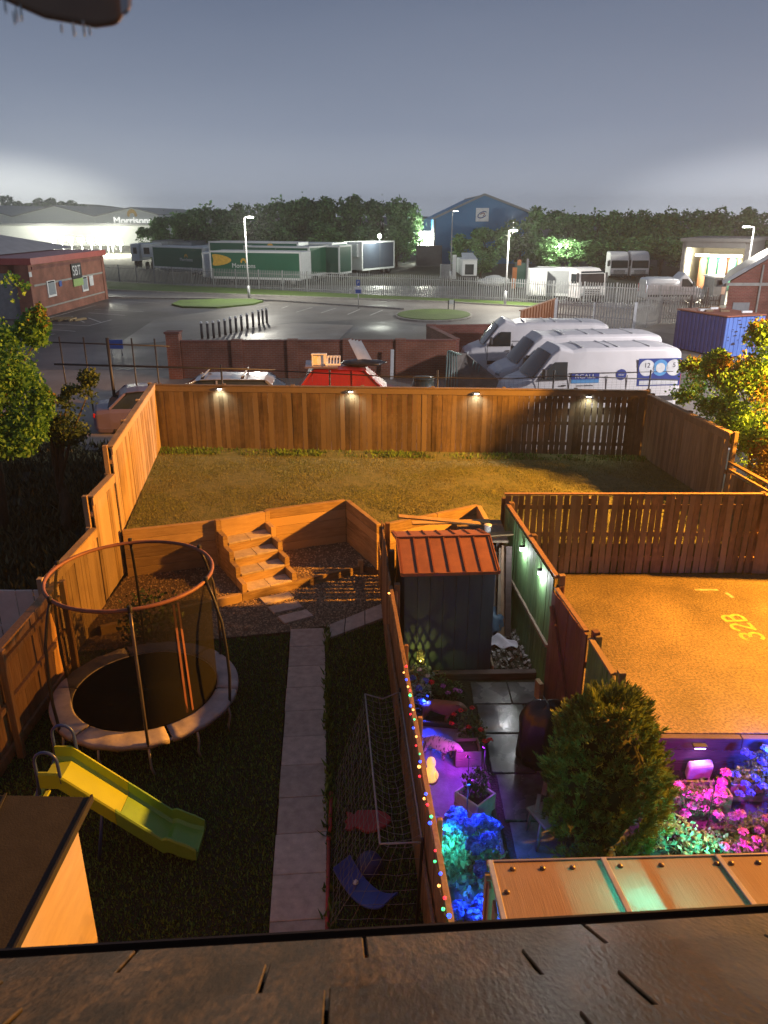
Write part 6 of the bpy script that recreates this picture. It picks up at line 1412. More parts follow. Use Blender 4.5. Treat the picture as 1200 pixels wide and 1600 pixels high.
for k in range(7): 
    c = A_ + dx_ * rg.uniform(.3, 2.8) + nr * rg.uniform(.2, 2); t = MB(); t.obox(c + V(0, 0, Z0 + hC + .08), (rg.uniform(.1, .35), rg.uniform(-.1, .1), 0), (0, rg.uniform(.05, .15), 0), (0, 0, .05)); t.build('roof_litter', M['white_pl' if k % 2 else 'stone'], ct_, bev=.01)
# ---- right brick hall
hl = thing('brick_hall', 'plum brick hall with slate roof at the right edge', 'building', (19, 44, Z0)); zE = at(1137, 441, 43)[2]
xw = at(1137, 441, 43)[0]
ev = V(.42, .91, 0) * 10
MB().prism([(xw + .1, 43, Z0), (xw + 14, 43, Z0), (xw + 14, 43, zE), (xw + .1, 43, zE)], ev).build('wall', M['brick_dark'], hl)
gbl = MB(); gbl.prism([(xw + .1, 43, zE), (xw + 14, 43, zE), (xw + 7, 43, zE + 4.3)], ev); gbl.build('gable', M['brick_dark'], hl)
M['hall_slate'] = mat('grey_hall_slate', (.22, .23, .24), (.15, .155, .165), 2, .45)
r_ = MB(); r_.prism([(xw - .35, 42.7, zE - .10), (xw + 7, 42.7, zE + 4.34), (xw + 7, 42.7, zE + 4.56), (xw - .45, 42.7, zE + .08)], ev * 1.04); r_.prism([(xw + 14.4, 42.7, zE - .10), (xw + 14.4, 42.7, zE + .08), (xw + 7, 42.7, zE + 4.56), (xw + 7, 42.7, zE + 4.34)], ev * 1.04); r_.build('roof', M['hall_slate'], hl)
MB().box(xw, xw + 14, 42.9, 42.98, zE - .18, zE - .02).build('string_course', M['kerb'], hl)
MB().tube([(xw + 1.75, 42.93, Z0), (xw + 1.75, 42.93, zE + .9)], .055, 8).build('downpipe', M['kerb'], hl)
for x in (.9, 3.2): 
    wn = MB().box(xw + x - .45, xw + x + .45, 42.94, 42.985, 1.4, 2.5).build('window', M['galv_dull'], hl)
MB().box(xw - .5, xw + .02, 43.2, 43.5, zE - .25, zE + .1).build('flue', M['plastic'], hl)
# ---- offices at the left: brick, flat parapet, bands, sign
ob = thing('brick_office', 'red brick trade office with black and green sign at the left', 'building', (-24, 58, Z0))
xr, yn, yf, zt_ = -23.0, 52.0, 66.0, 4.35
m_ = MB(); m_.box(-45, xr, yn + .4, yf, Z0, zt_ - .42); m_.build('wall', M['brick'], ob)
M['red_trim'] = mat('maroon_red_metal_fascia', (.42, .085, .07), (.34, .065, .055), 2, .4)
MB().box(-45.2, xr + .25, yn - .1, yf + .25, zt_ - .40, zt_).build('fascia', M['red_trim'], ob)
MB().box(xr + .002, xr + .03, yn + .42, yf - .02, 1.05, 1.15).build('stone_band', M['kerb'], ob); MB().box(xr + .002, xr + .03, yn + .42, yf - .02, 2.55, 2.68).build('stone_band', M['kerb'], ob)
MB().box(xr + .002, xr + .05, yn + .42, yf - .02, zt_ - .75, zt_ - .55).build('dark_band', M['brick_dark'], ob)
pil = MB(); pil.box(xr - .6, xr + .06, yf - .5, yf + .06, Z0, zt_ - .41); pil.build('corner_pilaster', M['brick'], ob)
def win(yc, w_, z0, z1):
    f = MB().box(xr + .004, xr + .07, yc - w_ / 2, yc + w_ / 2, z0, z1).build('window', M['white_pl'], ob)
    MB().box(xr + .072, xr + .085, yc - w_ / 2 + .14, yc + w_ / 2 - .14, z0 + .14, z0 + .95).build('pane', M['glass_grey'], f); MB().box(xr + .072, xr + .085, yc - w_ / 2 + .14, yc + w_ / 2 - .14, z0 + 1.03, z1 - .12).build('pane', M['glass'], f)
M['glass_grey'] = mat('blind_covered_glass', (.30, .33, .36), (.24, .27, .3), 3, .3)
def yon(px, py): # point on the x = xr wall
    r_ = ray(px, py); t = xr / r_[0]; return r_[1] * t, H + r_[2] * t
for px0, px1, py0, py1 in ((73, 86, 438, 464), (128, 137, 432, 455)):
    y0_, y1_ = yon(px0, 450)[0], yon(px1, 450)[0]; win((y0_ + y1_) / 2, y1_ - y0_, yon((px0 + px1) / 2, py1)[1], yon((px0 + px1) / 2, py0)[1])
y0_, y1_ = yon(111, 430)[0], yon(126.5, 430)[0]; zb, zm, zt2 = yon(119, 447)[1], yon(119, 435)[1], yon(119, 411)[1]
MB().box(xr + .035, xr + .09, y0_, y1_, zm, zt2).build('sign', M['black'], ob); MB().box(xr + .035, xr + .09, y0_ + .1, y1_ + .1, zb, zm - .02).build('sign', mat('lime_sign_face', (.32, .46, .16), None, 4, .5), ob)
text('SBT', 'lettering', (xr + .093, (y0_ + y1_) / 2, (zm + zt2) / 2), (math.pi / 2, 0, math.pi / 2), 1.0, M['sign_white'], ob, sx=1.0)
for px0, px1, py0, py1, m2 in ((91, 95, 439, 448, 'sign_blue'), (139, 145, 431, 447, 'sign_white'), (46, 50, 425, 433, 'sign_white')):
    y0_, y1_ = yon(px0, 440)[0], yon(px1, 440)[0]; MB().box(xr + .035, xr + .06, y0_, y1_, yon(px0, py1)[1], yon(px0, py0)[1]).build('notice', M[m2], ob)
# recessed shutter front
MB().box(-27.2, -24.0, yn + .30, yn + .39, Z0, 3.4).build('shutter', M['galv_dull'], ob); MB().box(-23.9, xr, yn - .05, yn + .39, Z0, zt_ - .41).build('front_pier', M['brick'], ob); MB().box(-28.2, -27.3, yn - .05, yn + .39, Z0, zt_ - .41).build('front_pier', M['brick'], ob)
M['grey_roof'] = mat('grey_metal_roof', (.42, .40, .41), (.34, .32, .33), 1, .6)
r_ = MB(); za, zb_ = zt_ + .06, at(50, 362, 62)[2]
r_.add([V(-46, 54.5, za), V(-26.5, 54.5, za), V(-30.5, 62, zb_), V(-46, 62, zb_), V(-26.5, 70, za), V(-46, 70, za)], [(0, 1, 2, 3), (1, 4, 2), (4, 5, 3, 2)]); r_.build('roof', M['grey_roof'], ob)
# ================================================================== THE LORRY PARK AND BEYOND
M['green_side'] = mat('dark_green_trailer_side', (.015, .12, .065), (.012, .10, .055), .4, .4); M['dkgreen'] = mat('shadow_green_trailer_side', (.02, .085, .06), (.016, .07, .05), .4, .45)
M['navy_side'] = mat('navy_trailer_side', (.05, .065, .09), (.04, .05, .075), .5, .5); M['grey_side'] = mat('grey_curtain_side', (.34, .36, .37), (.28, .30, .31), .6, .5)
M['trailer_white'] = mat('white_trailer_frame', (.66, .68, .68), (.58, .60, .60), .8, .4); M['lily_gold'] = mat('golden_emblem_yellow', (.72, .42, .05), None, 4, .5)
def trailer(label, p0, p1, wd=2.5, zb=1.15, zt=3.95, side='green_side', rear=True, logo=None, group='parked trailers in the lorry park', fridge=False, z=Z0):
    """p0->p1: the side that faces the camera (front end first)"""
    a, b = V(*p0, 0), V(*p1, 0); L = (b - a).length; yaw = math.atan2(b.y - a.y, b.x - a.x)
    o = thing('trailer', label, 'trailer', ((a.x + b.x) / 2, (a.y + b.y) / 2, z), group); o.rotation_euler = (0, 0, yaw); LOC[o] = Vector((0, 0, 0)); h = L / 2; zb -= z; zt -= z
    MB().box(-h, h, .02, wd - .02, zb, zt).build('box_body', M['trailer_white'], o, bev=.03)
    for y0, y1 in ((-.0, .018), (wd - .018, wd)): MB().box(-h + .16, h - .16, y0, y1, zb + .16, zt - .14).build('side_panel', M[side], o)
    fr = MB()
    for y in (-.012, wd - .02):
        fr.box(-h - .02, h + .02, y, y + .03, zt - .13, zt + .03); fr.box(-h - .02, h + .02, y, y + .03, zb - .05, zb + .12); fr.box(-h - .02, -h + .13, y, y + .03, zb, zt); fr.box(h - .13, h + .02, y, y + .03, zb, zt)
    fr.build('edge_frame', M['trailer_white'], o)
    for x, s_ in ((h, 1), (-h, -1)):
        d_ = MB(); d_.box(min(x + s_ * .005, x + s_ * .03), max(x + s_ * .005, x + s_ * .03), .15, wd / 2 - .02, zb + .12, zt - .15); d_.box(min(x + s_ * .005, x + s_ * .03), max(x + s_ * .005, x + s_ * .03), wd / 2 + .02, wd - .15, zb + .12, zt - .15); d_.build('door' if s_ > 0 else 'front_panel', M[side if wd > 5 else 'trailer_white'], o)
    ch = MB(); ch.box(-h + .3, h - .1, .7, .95, zb - .35, zb - .06); ch.box(-h + .3, h - .1, wd - .95, wd - .7, zb - .35, zb - .06); ch.box(-h + 2.0, h - 3.6, .05, .1, .25, zb - .25); ch.build('chassis', M['black'], o)
    for k in range(2 if L < 11 else 3):
        for y in (.25, wd - .25): wheel(o, (h - 1.0 - 1.15 * k, y, .48), .48, .3)
    lg = MB(); lg.box(-h + 2.0, -h + 2.15, .35, .5, 0, zb - .06); lg.box(-h + 2.0, -h + 2.15, wd - .5, wd - .35, 0, zb - .06); lg.build('landing_leg', M['galv_dull'], o)
    if fridge: MB().box(-h - .55, -h - .01, .3, wd - .3, zt - 1.6, zt - .2).build('fridge_unit', M['trailer_white'], o, bev=.05)
    if logo:
        x, zz, sz = logo; zz -= z
        text('Morrisons', 'lettering', (x, -.012, zz), (math.pi / 2, 0, 0), sz, M['sign_white'], o, .003)
        em = MB()
        for k in range(7):
            t = math.radians(180 * k / 6); c = V(x + .38 * sz * math.cos(t), -.006, zz + sz * .62 + .38 * sz * math.sin(t))
            em.prism([c + V(.14 * sz * math.cos(q), 0, .20 * sz * math.sin(q)) for q in np.linspace(0, 6.28, 9)[:-1]], (0, -.004 - .0004 * k, 0))
        em.build('emblem', M['lily_gold'], o)
        if logo[2] > .6 and logo[0] < 0:
            em = MB(); em.prism([(-h + 1.0 + 1.0 * math.cos(q) + .4 * math.cos(2 * q), -.006, zt - .85 + .55 * math.sin(q)) for q in np.linspace(0, 6.28, 21)[:-1]], (0, -.005, 0)); em.build('emblem', M['lily_gold'], o)
    return o
def zrow(px, py, z): return g(px, py, z)[:2]
trailer('green lettered trailer with grey framed edge at the left of the row', zrow(240, 417.5, 1.15), zrow(319, 422, 1.15), logo=(1.6, 2.2, .55), zt=3.6)
trailer('long green lettered trailer with yellow emblem, nearest the lit lamp post', zrow(330, 434, 1.15), zrow(471, 437.5, 1.15), logo=(-1.2, 2.35, .62), fridge=False, zt=3.72, rear=True)
nb_ = zrow(318, 431, 1.15); t = thing('box_lorry', 'white box front of a lorry body between two green trailers', 'lorry body', (nb_[0], nb_[1], Z0)); p2 = zrow(333, 433, 1.15)
MB().box(nb_[0], p2[0] - .06, nb_[1] - .1, nb_[1] + 2, 1.0, 3.5).build('box_body', M['trailer_white'], t, bev=.08, seg=2); MB().box(nb_[0] + .15, p2[0] - .2, nb_[1] - .13, nb_[1] - .101, 1.2, 3.2).build('front_panel', M['white_pl'], t); 
for x in (nb_[0] + .15, p2[0] - .2): MB().box(x - .06, x + .06, nb_[1] + .3, nb_[1] + .45, Z0, 1.0).build('landing_leg', M['galv_dull'], t)
trailer('green trailer behind the lettered one with only its top showing', (zrow(340, 421, 1.15)[0], 90), (zrow(478, 421, 1.15)[0] * 1.0, 86), zt=4.35, logo=(2.2, 3.3, .8))
trailer('narrow end on green trailer right of the lettered one', zrow(484, 431, 1.15), (zrow(514, 428, 1.15)[0], zrow(514, 427, 1.15)[1]), wd=8, zt=4.0)
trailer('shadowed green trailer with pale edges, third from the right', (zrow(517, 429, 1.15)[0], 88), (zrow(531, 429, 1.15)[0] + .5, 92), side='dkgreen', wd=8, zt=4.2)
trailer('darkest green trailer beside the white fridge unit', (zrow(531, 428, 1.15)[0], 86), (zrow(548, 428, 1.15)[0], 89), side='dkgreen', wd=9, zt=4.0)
trailer('navy trailer with white fridge unit standing under the trees', (at(566, 420, 92)[0], 92), (at(616, 420, 98)[0], 98), side='navy_side', fridge=True, zt=4.2)
def tractor(label, p, yaw, paint='white', lit=True, group='lorry tractor units', z=Z0, hz=3.0):
    """cab facing local -y"""
    o = thing('lorry', label, 'lorry', (p[0], p[1], z), group); o.rotation_euler = (0, 0, yaw); LOC[o] = Vector((0, 0, 0)); w_ = 1.2
    def sec(y, z0, z1, w2): return [V(-w2, y, z0), V(w2, y, z0), V(w2, y, z1 - .12), V(w2 - .15, y, z1), V(-w2 + .15, y, z1), V(-w2, y, z1 - .12)]
    b = MB(); b.loft([sec(-.05, .45, 1.2, w_ - .1), sec(0, .4, 1.25, w_ - .02), sec(.12, .4, 2.3, w_ - .02), sec(.35, .4, hz - .4, w_ - .03), sec(.8, .4, hz - .05, w_ - .02), sec(1.9, .4, hz, w_), sec(2.0, .45, hz - .05, w_ - .05)]); b.build('cab', M[paint], o, bev=.05, seg=2)
    ws_ = MB(); ws_.loft([[V(-w_ + .12, -.012, 1.32), V(-w_ + .14, .09, 2.2), V(-w_ + .2, .20, 2.42)], [V(w_ - .12, -.012, 1.32), V(w_ - .14, .09, 2.2), V(w_ - .2, .20, 2.42)]], cap=False, closed=False); ws_.build('windscreen', M['glass'], o)
    gr = MB(); [gr.box(-.75, .75, -.075, -.055, .62 + .13 * k, .69 + .13 * k) for k in range(4)]; gr.build('grille', M['plastic'], o)
    for s_ in (-1, 1):
        MB().box(min(s_ * .78, s_ * 1.08), max(s_ * .78, s_ * 1.08), -.08, -.04, .62, .82).build('headlight', M['bulb_off'], o, bev=.02); MB().box(min(s_ * 1.22, s_ * 1.4), max(s_ * 1.22, s_ * 1.4), .1, .22, 1.6, 2.3).build('mirror', M['plastic'], o, bev=.02)
        wheel(o, (s_ * .98, .9, .5), .5, .3, (1, 0, 0)); wheel(o, (s_ * .98, 3.6, .5), .5, .3, (1, 0, 0)); MB().box(min(s_ * (w_ - .0), s_ * (w_ + .012)), max(s_ * (w_ - .0), s_ * (w_ + .012)), .5, 1.2, 1.5, 2.2).build('side_window', M['glass'], o)
    MB().box(-w_ + .1, w_ - .1, -.10, .05, .38, .60).build('bumper', M['plastic'], o, bev=.03); MB().box(-.45, .45, 2.0, 5.0, .62, .85).build('chassis', M['black'], o)
    return o
yb = 88
tractor('left of the two floodlit white lorry cabs facing the camera', at(965, 447, yb)[:2], .05, hz=3.3).scale = (.86, .86, .86); tractor('right of the two floodlit white lorry cabs facing the camera', at(997, 447, yb)[:2], .05, hz=3.35).scale = (.86, .86, .86)
# curtain sider with cab on the right
trailer('grey curtain sided lorry body with dark blue patch behind the gates', (at(826, 465, 64.5)[0], 64.5), (at(898, 467, 63)[0], 63), zb=1.0, zt=3.0, side='grey_side', group=None)
t = thing('box_lorry', 'pale rear end of a box lorry beside the grey curtain lorry', 'lorry body', (at(835, 465, 62.8)[0], 62.8, Z0)); xa, xb = at(828, 460, 62.6)[0], at(854, 460, 62.6)[0]
MB().box(xa, xb, 62.8, 64.2, 1.0, 3.05).build('box_body', M['trailer_white'], t, bev=.03); MB().box(xa + .1, (xa + xb) / 2 - .02, 62.77, 62.798, 1.1, 2.95).build('door', M['white_pl'], t); MB().box((xa + xb) / 2 + .02, xb - .1, 62.77, 62.798, 1.1, 2.95).build('door', M['white_pl'], t)
for x in (xa + .25, xb - .25): wheel(t, (x, 63.6, .95), .45, .28, (1, 0, 0))
MB().box(xa + .1, xb - .1, 62.85, 62.95, .72, .86).build('bumper', M['plastic'], t)
tractor('grey white lorry cab at the right end of the curtain lorry', (at(922, 470, 62.5)[0], 62.2), .35, hz=2.65, paint='white')
p = zrow(733, 431, 1.0); t = thing('box_lorry', 'white box lorry seen from the rear left of the bright lamp post', 'lorry', (p[0], p[1], Z0)); xa, xb = at(721, 430, p[1])[0], at(745, 430, p[1])[0]; zt_ = at(733, 406, p[1])[2]
MB().box(xa, xb, p[1], p[1] + 6, 1.0, zt_).build('box_body', M['trailer_white'], t, bev=.05); MB().box(xa + .35, xb - .35, p[1] - .02, p[1] - .002, zt_ - 1.5, zt_ - .45).build('rear_window', M['glass'], t); sk = MB(); sk.prism([(xa, p[1] - .2, zt_ + .0), (xb, p[1] - .2, zt_), (xb - .2, p[1] + 3, zt_ + .55), (xa + .2, p[1] + 3, zt_ + .55)], (0, 0, .05)); sk.build('roof_fairing', M['trailer_white'], t)
for x in (xa + .3, xb - .3): wheel(t, (x, p[1] + .8, .98), .48, .3, (1, 0, 0))
MB().box(xa + .1, xb - .1, p[1] - .05, p[1] + .1, .75, .95).build('bumper', M['plastic'], t)
# green skip loader left of curtain lorry
t = thing('skip_stack', 'orange and green skip frames standing beside the lamp post', 'skip', (at(812, 440, 76)[0], 76, Z0)); xa, xb = at(800, 440, 76)[0], at(824, 440, 76)[0]
M['orange_p'] = mat('orange_steel_paint', (.42, .14, .035), (.34, .11, .03), 2, .5)
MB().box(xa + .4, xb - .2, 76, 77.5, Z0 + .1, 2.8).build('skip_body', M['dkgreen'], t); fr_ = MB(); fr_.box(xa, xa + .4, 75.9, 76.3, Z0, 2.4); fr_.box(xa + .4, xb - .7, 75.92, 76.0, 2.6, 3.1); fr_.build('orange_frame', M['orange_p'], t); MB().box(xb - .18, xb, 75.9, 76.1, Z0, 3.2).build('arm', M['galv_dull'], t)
o = MB().ell((at(772, 440, 80)[0], 80, .8), (1.5, .8, .55), 20, 10, rough=.5, seed=2).build('bulk_bags', M['trailer_white']); tag(o, 'pale heap of bulk bags on the ground beyond the palisade', 'bulk bags')
t = thing('generator', 'small grey cabinet at the bushes right of the blue warehouse', 'cabinet', (at(700, 440, 88)[0], 88, Z0)); x = at(698, 440, 88)[0]; MB().box(x - .7, x + .5, 88, 89, Z0, 2.0).build('cabinet_body', M['galv_dull'], t, bev=.05); MB().box(x + .6, x + 1.0, 88, 88.4, Z0, 3.0).build('flue', M['trailer_white'], t)
# left background white lorries and grey roofs
for i, (x0, x1, yt, yb_, Y_, lab) in enumerate(((206, 216, 381, 408, 108, 'white lorry body at the far left of the lorry park'), (222, 236, 381, 402, 104, 'white lorry end with dark window left of the trailers'), (311, 322, 384, 393, 108, 'white cab top showing above the green trailers'), (288, 302, 385, 393, 112, 'small white cab top over the left green trailer'))):
    a, b = at(x0, yb_, Y_), at(x1, yt, Y_); t = thing('box_lorry', lab, 'lorry', (a[0], Y_, Z0)); MB().box(a[0], b[0], Y_, Y_ + 5, max(1.1, a[2]) if a[2] > 1 else 1.0, b[2]).build('box_body', M['trailer_white'], t, bev=.04); MB().box(a[0] + .3, b[0] - .3, Y_ - .02, Y_ - .003, b[2] - 1.25, b[2] - .45).build('window', M['glass'], t)
    for x in (a[0] + .3, b[0] - .3): wheel(t, (x, Y_ + 1, .98), .48, .3, (1, 0, 0))
for i, (x0, x1, yt, Y_, lab) in enumerate(((240, 262, 377, 112, 'grey trailer roof nearest the warehouse'), (262, 300, 379, 114, 'wider grey trailer roof behind the left green trailer'), (322, 342, 381, 113, 'grey trailer roof above the middle green trailers'), (342, 366, 383, 112, 'bluish grey trailer roof next to the yellow emblem'))):
    a, b = at(x0, 400, Y_), at(x1, yt, Y_); t = thing('trailer', lab, 'trailer', (a[0], Y_, Z0), 'grey trailers behind the green ones'); MB().box(a[0], b[0], Y_, Y_ + 9, 1.2, b[2]).build('box_body', M['grey_side'], t, bev=.04); MB().box(a[0] - .03, b[0] + .03, Y_ - .03, Y_ + 9, b[2] + .003, b[2] + .06).build('roof', M['galv_dull'], t)
    for x in (a[0] + .3, b[0] - .3): wheel(t, (x, Y_ + 1, .98), .48, .3, (1, 0, 0))
# silver van beyond the palisade
t = panel_van('silver grey panel van parked before the lit wash bay', (at(1047, 470, 63)[0], 63, Z0), math.radians(181), L=4.7, Hh=1.95, paint='silver')
# ---- wash bay
wb_ = thing('wash_bay', 'brightly lit lorry wash bay with coloured brush rollers at the right', 'wash bay', (at(1105, 455, 72)[0], 72, Z0)); xa, xb = at(1060, 450, 72)[0], at(1156, 450, 72)[0]; zt_ = at(1100, 378, 72)[2]
M['bay_clad'] = mat('dark_bay_cladding', (.09, .085, .09), (.07, .065, .07), 2, .6); M['bay_in'] = mat('cream_bay_lining', (.62, .55, .42), (.54, .48, .37), 1, .6)
w_ = MB(); w_.box(xa, xa + .3, 72, 82, Z0, zt_); w_.box(xb - .3, xb, 72, 82, Z0, zt_); w_.box(xa + .3, xb - .3, 81.7, 82, Z0, zt_); w_.build('wall', M['bay_clad'], wb_); MB().box(xa - .2, xb + .2, 71.8, 82.2, zt_ + .002, zt_ + .3).build('roof', M['bay_clad'], wb_)
MB().box(xa + .3, xb - .3, 71.9, 72.2, zt_ - .5, zt_ - .003).build('lintel', M['bay_clad'], wb_)
MB().box(xa + .31, xa + .36, 72.2, 81, Z0, zt_ - .1).build('side_lining', M['bay_in'], wb_); MB().box(xa + .37, xb - .4, 80, 80.1, Z0, zt_ - .1).build('back_lining', M['bay_in'], wb_)
cols = [(.55, .24, .12), (.08, .42, .26), (.7, .66, .5), (.10, .45, .34), (.75, .72, .62), (.42, .16, .09), (.12, .45, .3), (.68, .6, .4)]
for k in range(8):
    x = xa + 1.5 + k * (xb - xa - 2.4) / 7.4; m2 = mat('brush_bristles_%d' % k, cols[k], None, 20, .8); m2.name = 'brush_bristles'; b = MB(); b.lathe([(.26, Z0 + .05), (.33, Z0 + .4), (.33, zt_ - 1.7), (.22, zt_ - 1.4)], (x, 74.5 + (k % 2) * .7, 0), 12); b.build('brush_roller', m2, wb_)
wb_.rotation_euler = (0, 0, math.radians(-32)); WC = LOC[wb_]
def wrot(x, y, z): q = Matrix.Rotation(math.radians(-32), 3, 'Z') @ (V(x, y, z) - WC) + WC; return tuple(q)
for k in range(4):
    x = xa + 1.4 + k * (xb - xa - 2.6) / 3; MB().box(x - .5, x + .5, 73.6, 73.75, zt_ - 1.3, zt_ - 1.12).build('strip_light', M['bulb_warm'], wb_); lamp('wash_bay_light', wrot(x, 73.4, zt_ - 1.4), (1, .95, .72), 420, radius=.3)
kb_ = thing('kiosk', 'small grey kiosk with lit poster at the wash bay', 'kiosk', (at(1120, 470, 61)[0], 61, Z0)); x0, x1 = at(1112, 470, 61)[0], at(1133, 470, 61)[0]; MB().box(x0, x1, 61, 63, Z0, 2.5).build('kiosk_body', M['galv_dull'], kb_, bev=.03); MB().box(x0 - .1, x1 + .1, 60.9, 63.1, 2.502, 2.62).build('roof', M['trailer_white'], kb_); MB().box(x0 + .62, x1 - .12, 60.97, 60.995, 1.3, 2.3).build('poster', mat('pale_poster', (.65, .45, .35), (.5, .3, .25), 6, .5), kb_)
# ---- blue warehouse
bw2 = thing('blue_warehouse', 'tall blue gabled warehouse with square white sign beyond the trees', 'warehouse', (15, 118, Z0)); Yw = 118
M['blue_clad'] = mat('blue_profiled_cladding', (.03, .17, .36), (.025, .14, .31), .3, .5); M['dk_roof'] = mat('dark_profiled_roof', (.13, .13, .14), (.1, .1, .11), .5, .5)
L0, A0_, R0 = at(678, 343, Yw), at(757, 305, Yw), at(836, 332, Yw)
b = MB(); b.prism([(L0[0], Yw, Z0), (R0[0], Yw, Z0), (R0[0], Yw, R0[2] - .4), (A0_[0], Yw, A0_[2]), (L0[0], Yw, L0[2])], (0, 30, 0)); b.build('cladding', M['blue_clad'], bw2)
tr_ = MB(); tr_.beam((L0[0] - .2, Yw - .1, L0[2] + .1), (A0_[0], Yw - .1, A0_[2] + .12), .3, .28, up=(0, 0, 1)); tr_.beam((A0_[0], Yw - .1, A0_[2] + .12), (R0[0] + .4, Yw - .1, R0[2] - .3), .3, .28); tr_.build('verge_trim', M['galv_dull'], bw2)
r_ = MB(); r_.prism([(A0_[0], Yw + .1, A0_[2] + .02), (R0[0] + .5, Yw + .1, R0[2] - .35), (R0[0] + .5, Yw + 30, R0[2] - .35), (A0_[0], Yw + 30, A0_[2] + .02)], (0, 0, .12)); r_.build('roof', M['dk_roof'], bw2)
s0, s1 = at(743, 346, Yw), at(764, 325, Yw); MB().box(s0[0], s1[0], Yw - .12, Yw - .01, s0[2], s1[2]).build('sign', M['sign_white'], bw2)
em = MB(); c = V((s0[0] + s1[0]) / 2, Yw - .13, (s0[2] + s1[2]) / 2); em.tube([c + V(.62 * math.cos(a), 0, .38 * math.sin(a) + .2 * math.cos(a)) for a in np.linspace(.4, 5.6, 22)], .07, 6); em.build('emblem', M['deep_blue'], bw2); em = MB(); em.tube([c + V(.3 * math.cos(a), -.02, .2 * math.sin(a) + .12 * math.cos(a)) for a in np.linspace(-1.2, 2.6, 14)], .06, 6); em.build('emblem', M['red'], bw2)
MB().tube([(L0[0] + .15, Yw - .2, Z0), (L0[0] + .15, Yw - .2, L0[2])], .09, 6).build('downpipe', M['galv_dull'], bw2)
o = MB().box(at(650, 420, 112)[0], at(690, 420, 112)[0], 112, 113, Z0, 3.2).build('yard_block', M['bay_clad']); tag(o, 'low dark block wall at the foot of the blue warehouse', 'block')
# ---- pale warehouses
pw = thing('pale_warehouse', 'pale floodlit three gabled warehouse with white lettering, far left', 'warehouse', (-90, 230, Z0)); YW = 230
M['pale_clad'] = mat('pale_grey_cladding', (.60, .63, .62), (.54, .57, .56), .05, .5)
def gable(px0, pxa, px1, y0, ya, y1): 
    a, c, b = at(px0, y0, YW), at(pxa, ya, YW), at(px1, y1, YW); m_ = MB(); m_.prism([(a[0], YW, Z0), (b[0] - .02, YW, Z0), (b[0] - .02, YW, b[2]), (c[0], YW, c[2]), (a[0], YW, a[2])], (0, 60, 0)); m_.build('gable_wall', M['pale_clad'], pw)
    r_ = MB(); r_.prism([(a[0], YW - .5, a[2] + .02), (c[0], YW - .5, c[2] + .02), (c[0], YW + 60, c[2] + .02), (a[0], YW + 60, a[2] + .02)], (0, 0, .25)); r_.prism([(c[0] + .01, YW - .5, c[2] + .02), (b[0] - .02, YW - .5, b[2] + .02), (b[0] - .02, YW + 60, b[2] + .02), (c[0] + .01, YW + 60, c[2] + .02)], (0, 0, .25)); r_.build('roof', M['galv_dull'], pw)
gable(148, 205, 248, 338.5, 325, 336); gable(20, 85, 148, 339, 322, 338.5); gable(-110, -45, 20, 338, 321, 339)
c = at(207, 345, YW - .3); text('Morrisons', 'lettering', (c[0], YW - .2, c[2]), (math.pi / 2, 0, 0), 2.6, mat('lit_sign_letters', (.9, .9, .9), None, 5, .5, emit=(1, 1, .92), es=.9), pw, .05); em = MB()
for k in range(7):
    t = math.radians(180 * k / 6); q = V(c[0] + 1.0 * math.cos(t), YW - .15, c[2] + 1.55 + 1.0 * math.sin(t)); em.prism([q + V(.4 * math.cos(u_), 0, .55 * math.sin(u_)) for u_ in np.linspace(0, 6.28, 9)[:-1]], (0, -.05 - .004 * k, 0))
em.build('emblem', M['lily_gold'], pw)
pl2 = thing('long_depot', 'long low pale depot roof in front of the pale warehouse', 'depot', (-80, 195, Z0)); a, b = at(-120, 352, 195), at(240, 351, 195); MB().box(a[0], b[0], 195, 215, Z0, a[2]).build('wall', M['pale_clad'], pl2); MB().box(a[0] - .5, b[0] + .5, 194.5, 215.5, a[2] + .003, a[2] + .4).build('roof', M['galv_dull'], pl2)
# ---- flood lights on the depot eave
M['flood_em'] = mat('lit_flood_panel', (.9, .9, .85), None, 5, .4, emit=(1, .98, .80), es=60)
fproto = None
for i, (px, py) in enumerate(((82, 372), (97, 374), (111, 375), (127, 376), (142, 377), (156, 378), (168, 378), (175, 380), (188, 381))):
    p = at(px, py, 150); q = (p[0], 150, Z0)
    if fproto is None:
        fproto = thing('flood_light', 'bright yard floodlight in the row left of the trailers', 'floodlight', q, 'row of floodlights at the depot'); MB().tube([q, (p[0], 150, p[2])], .09, 6).build('pole', M['galv_dull'], fproto)
        MB().obox((p[0], 149.8, p[2] + .2), (.52, 0, 0), (0, .12, .05), (0, -.2, .5)).build('lamp_housing', M['galv_dull'], fproto); MB().obox((p[0], 149.62, p[2] + .15), (.46, 0, 0), (0, .02, .01), (0, -.18, .44)).build('lens', M['flood_em'], fproto)
    else: dup(fproto, q, sc=(1, 1, (p[2] - Z0) / (at(82, 372, 150)[2] - Z0)))
    if i % 2 == 0: lamp('flood_light_beam', (p[0], 149.0, p[2]), (1, .98, .78), 16000, radius=.6)
lamp('added_depot_light', (at(150, 365, 185)[0], 188, 6.5), (1, .98, .80), 4200, radius=1.2)  # unseen point lights added to brighten the warehouse fronts
lamp('added_depot_light', (at(40, 365, 185)[0], 188, 6.5), (1, .98, .80), 4200, radius=1.2)
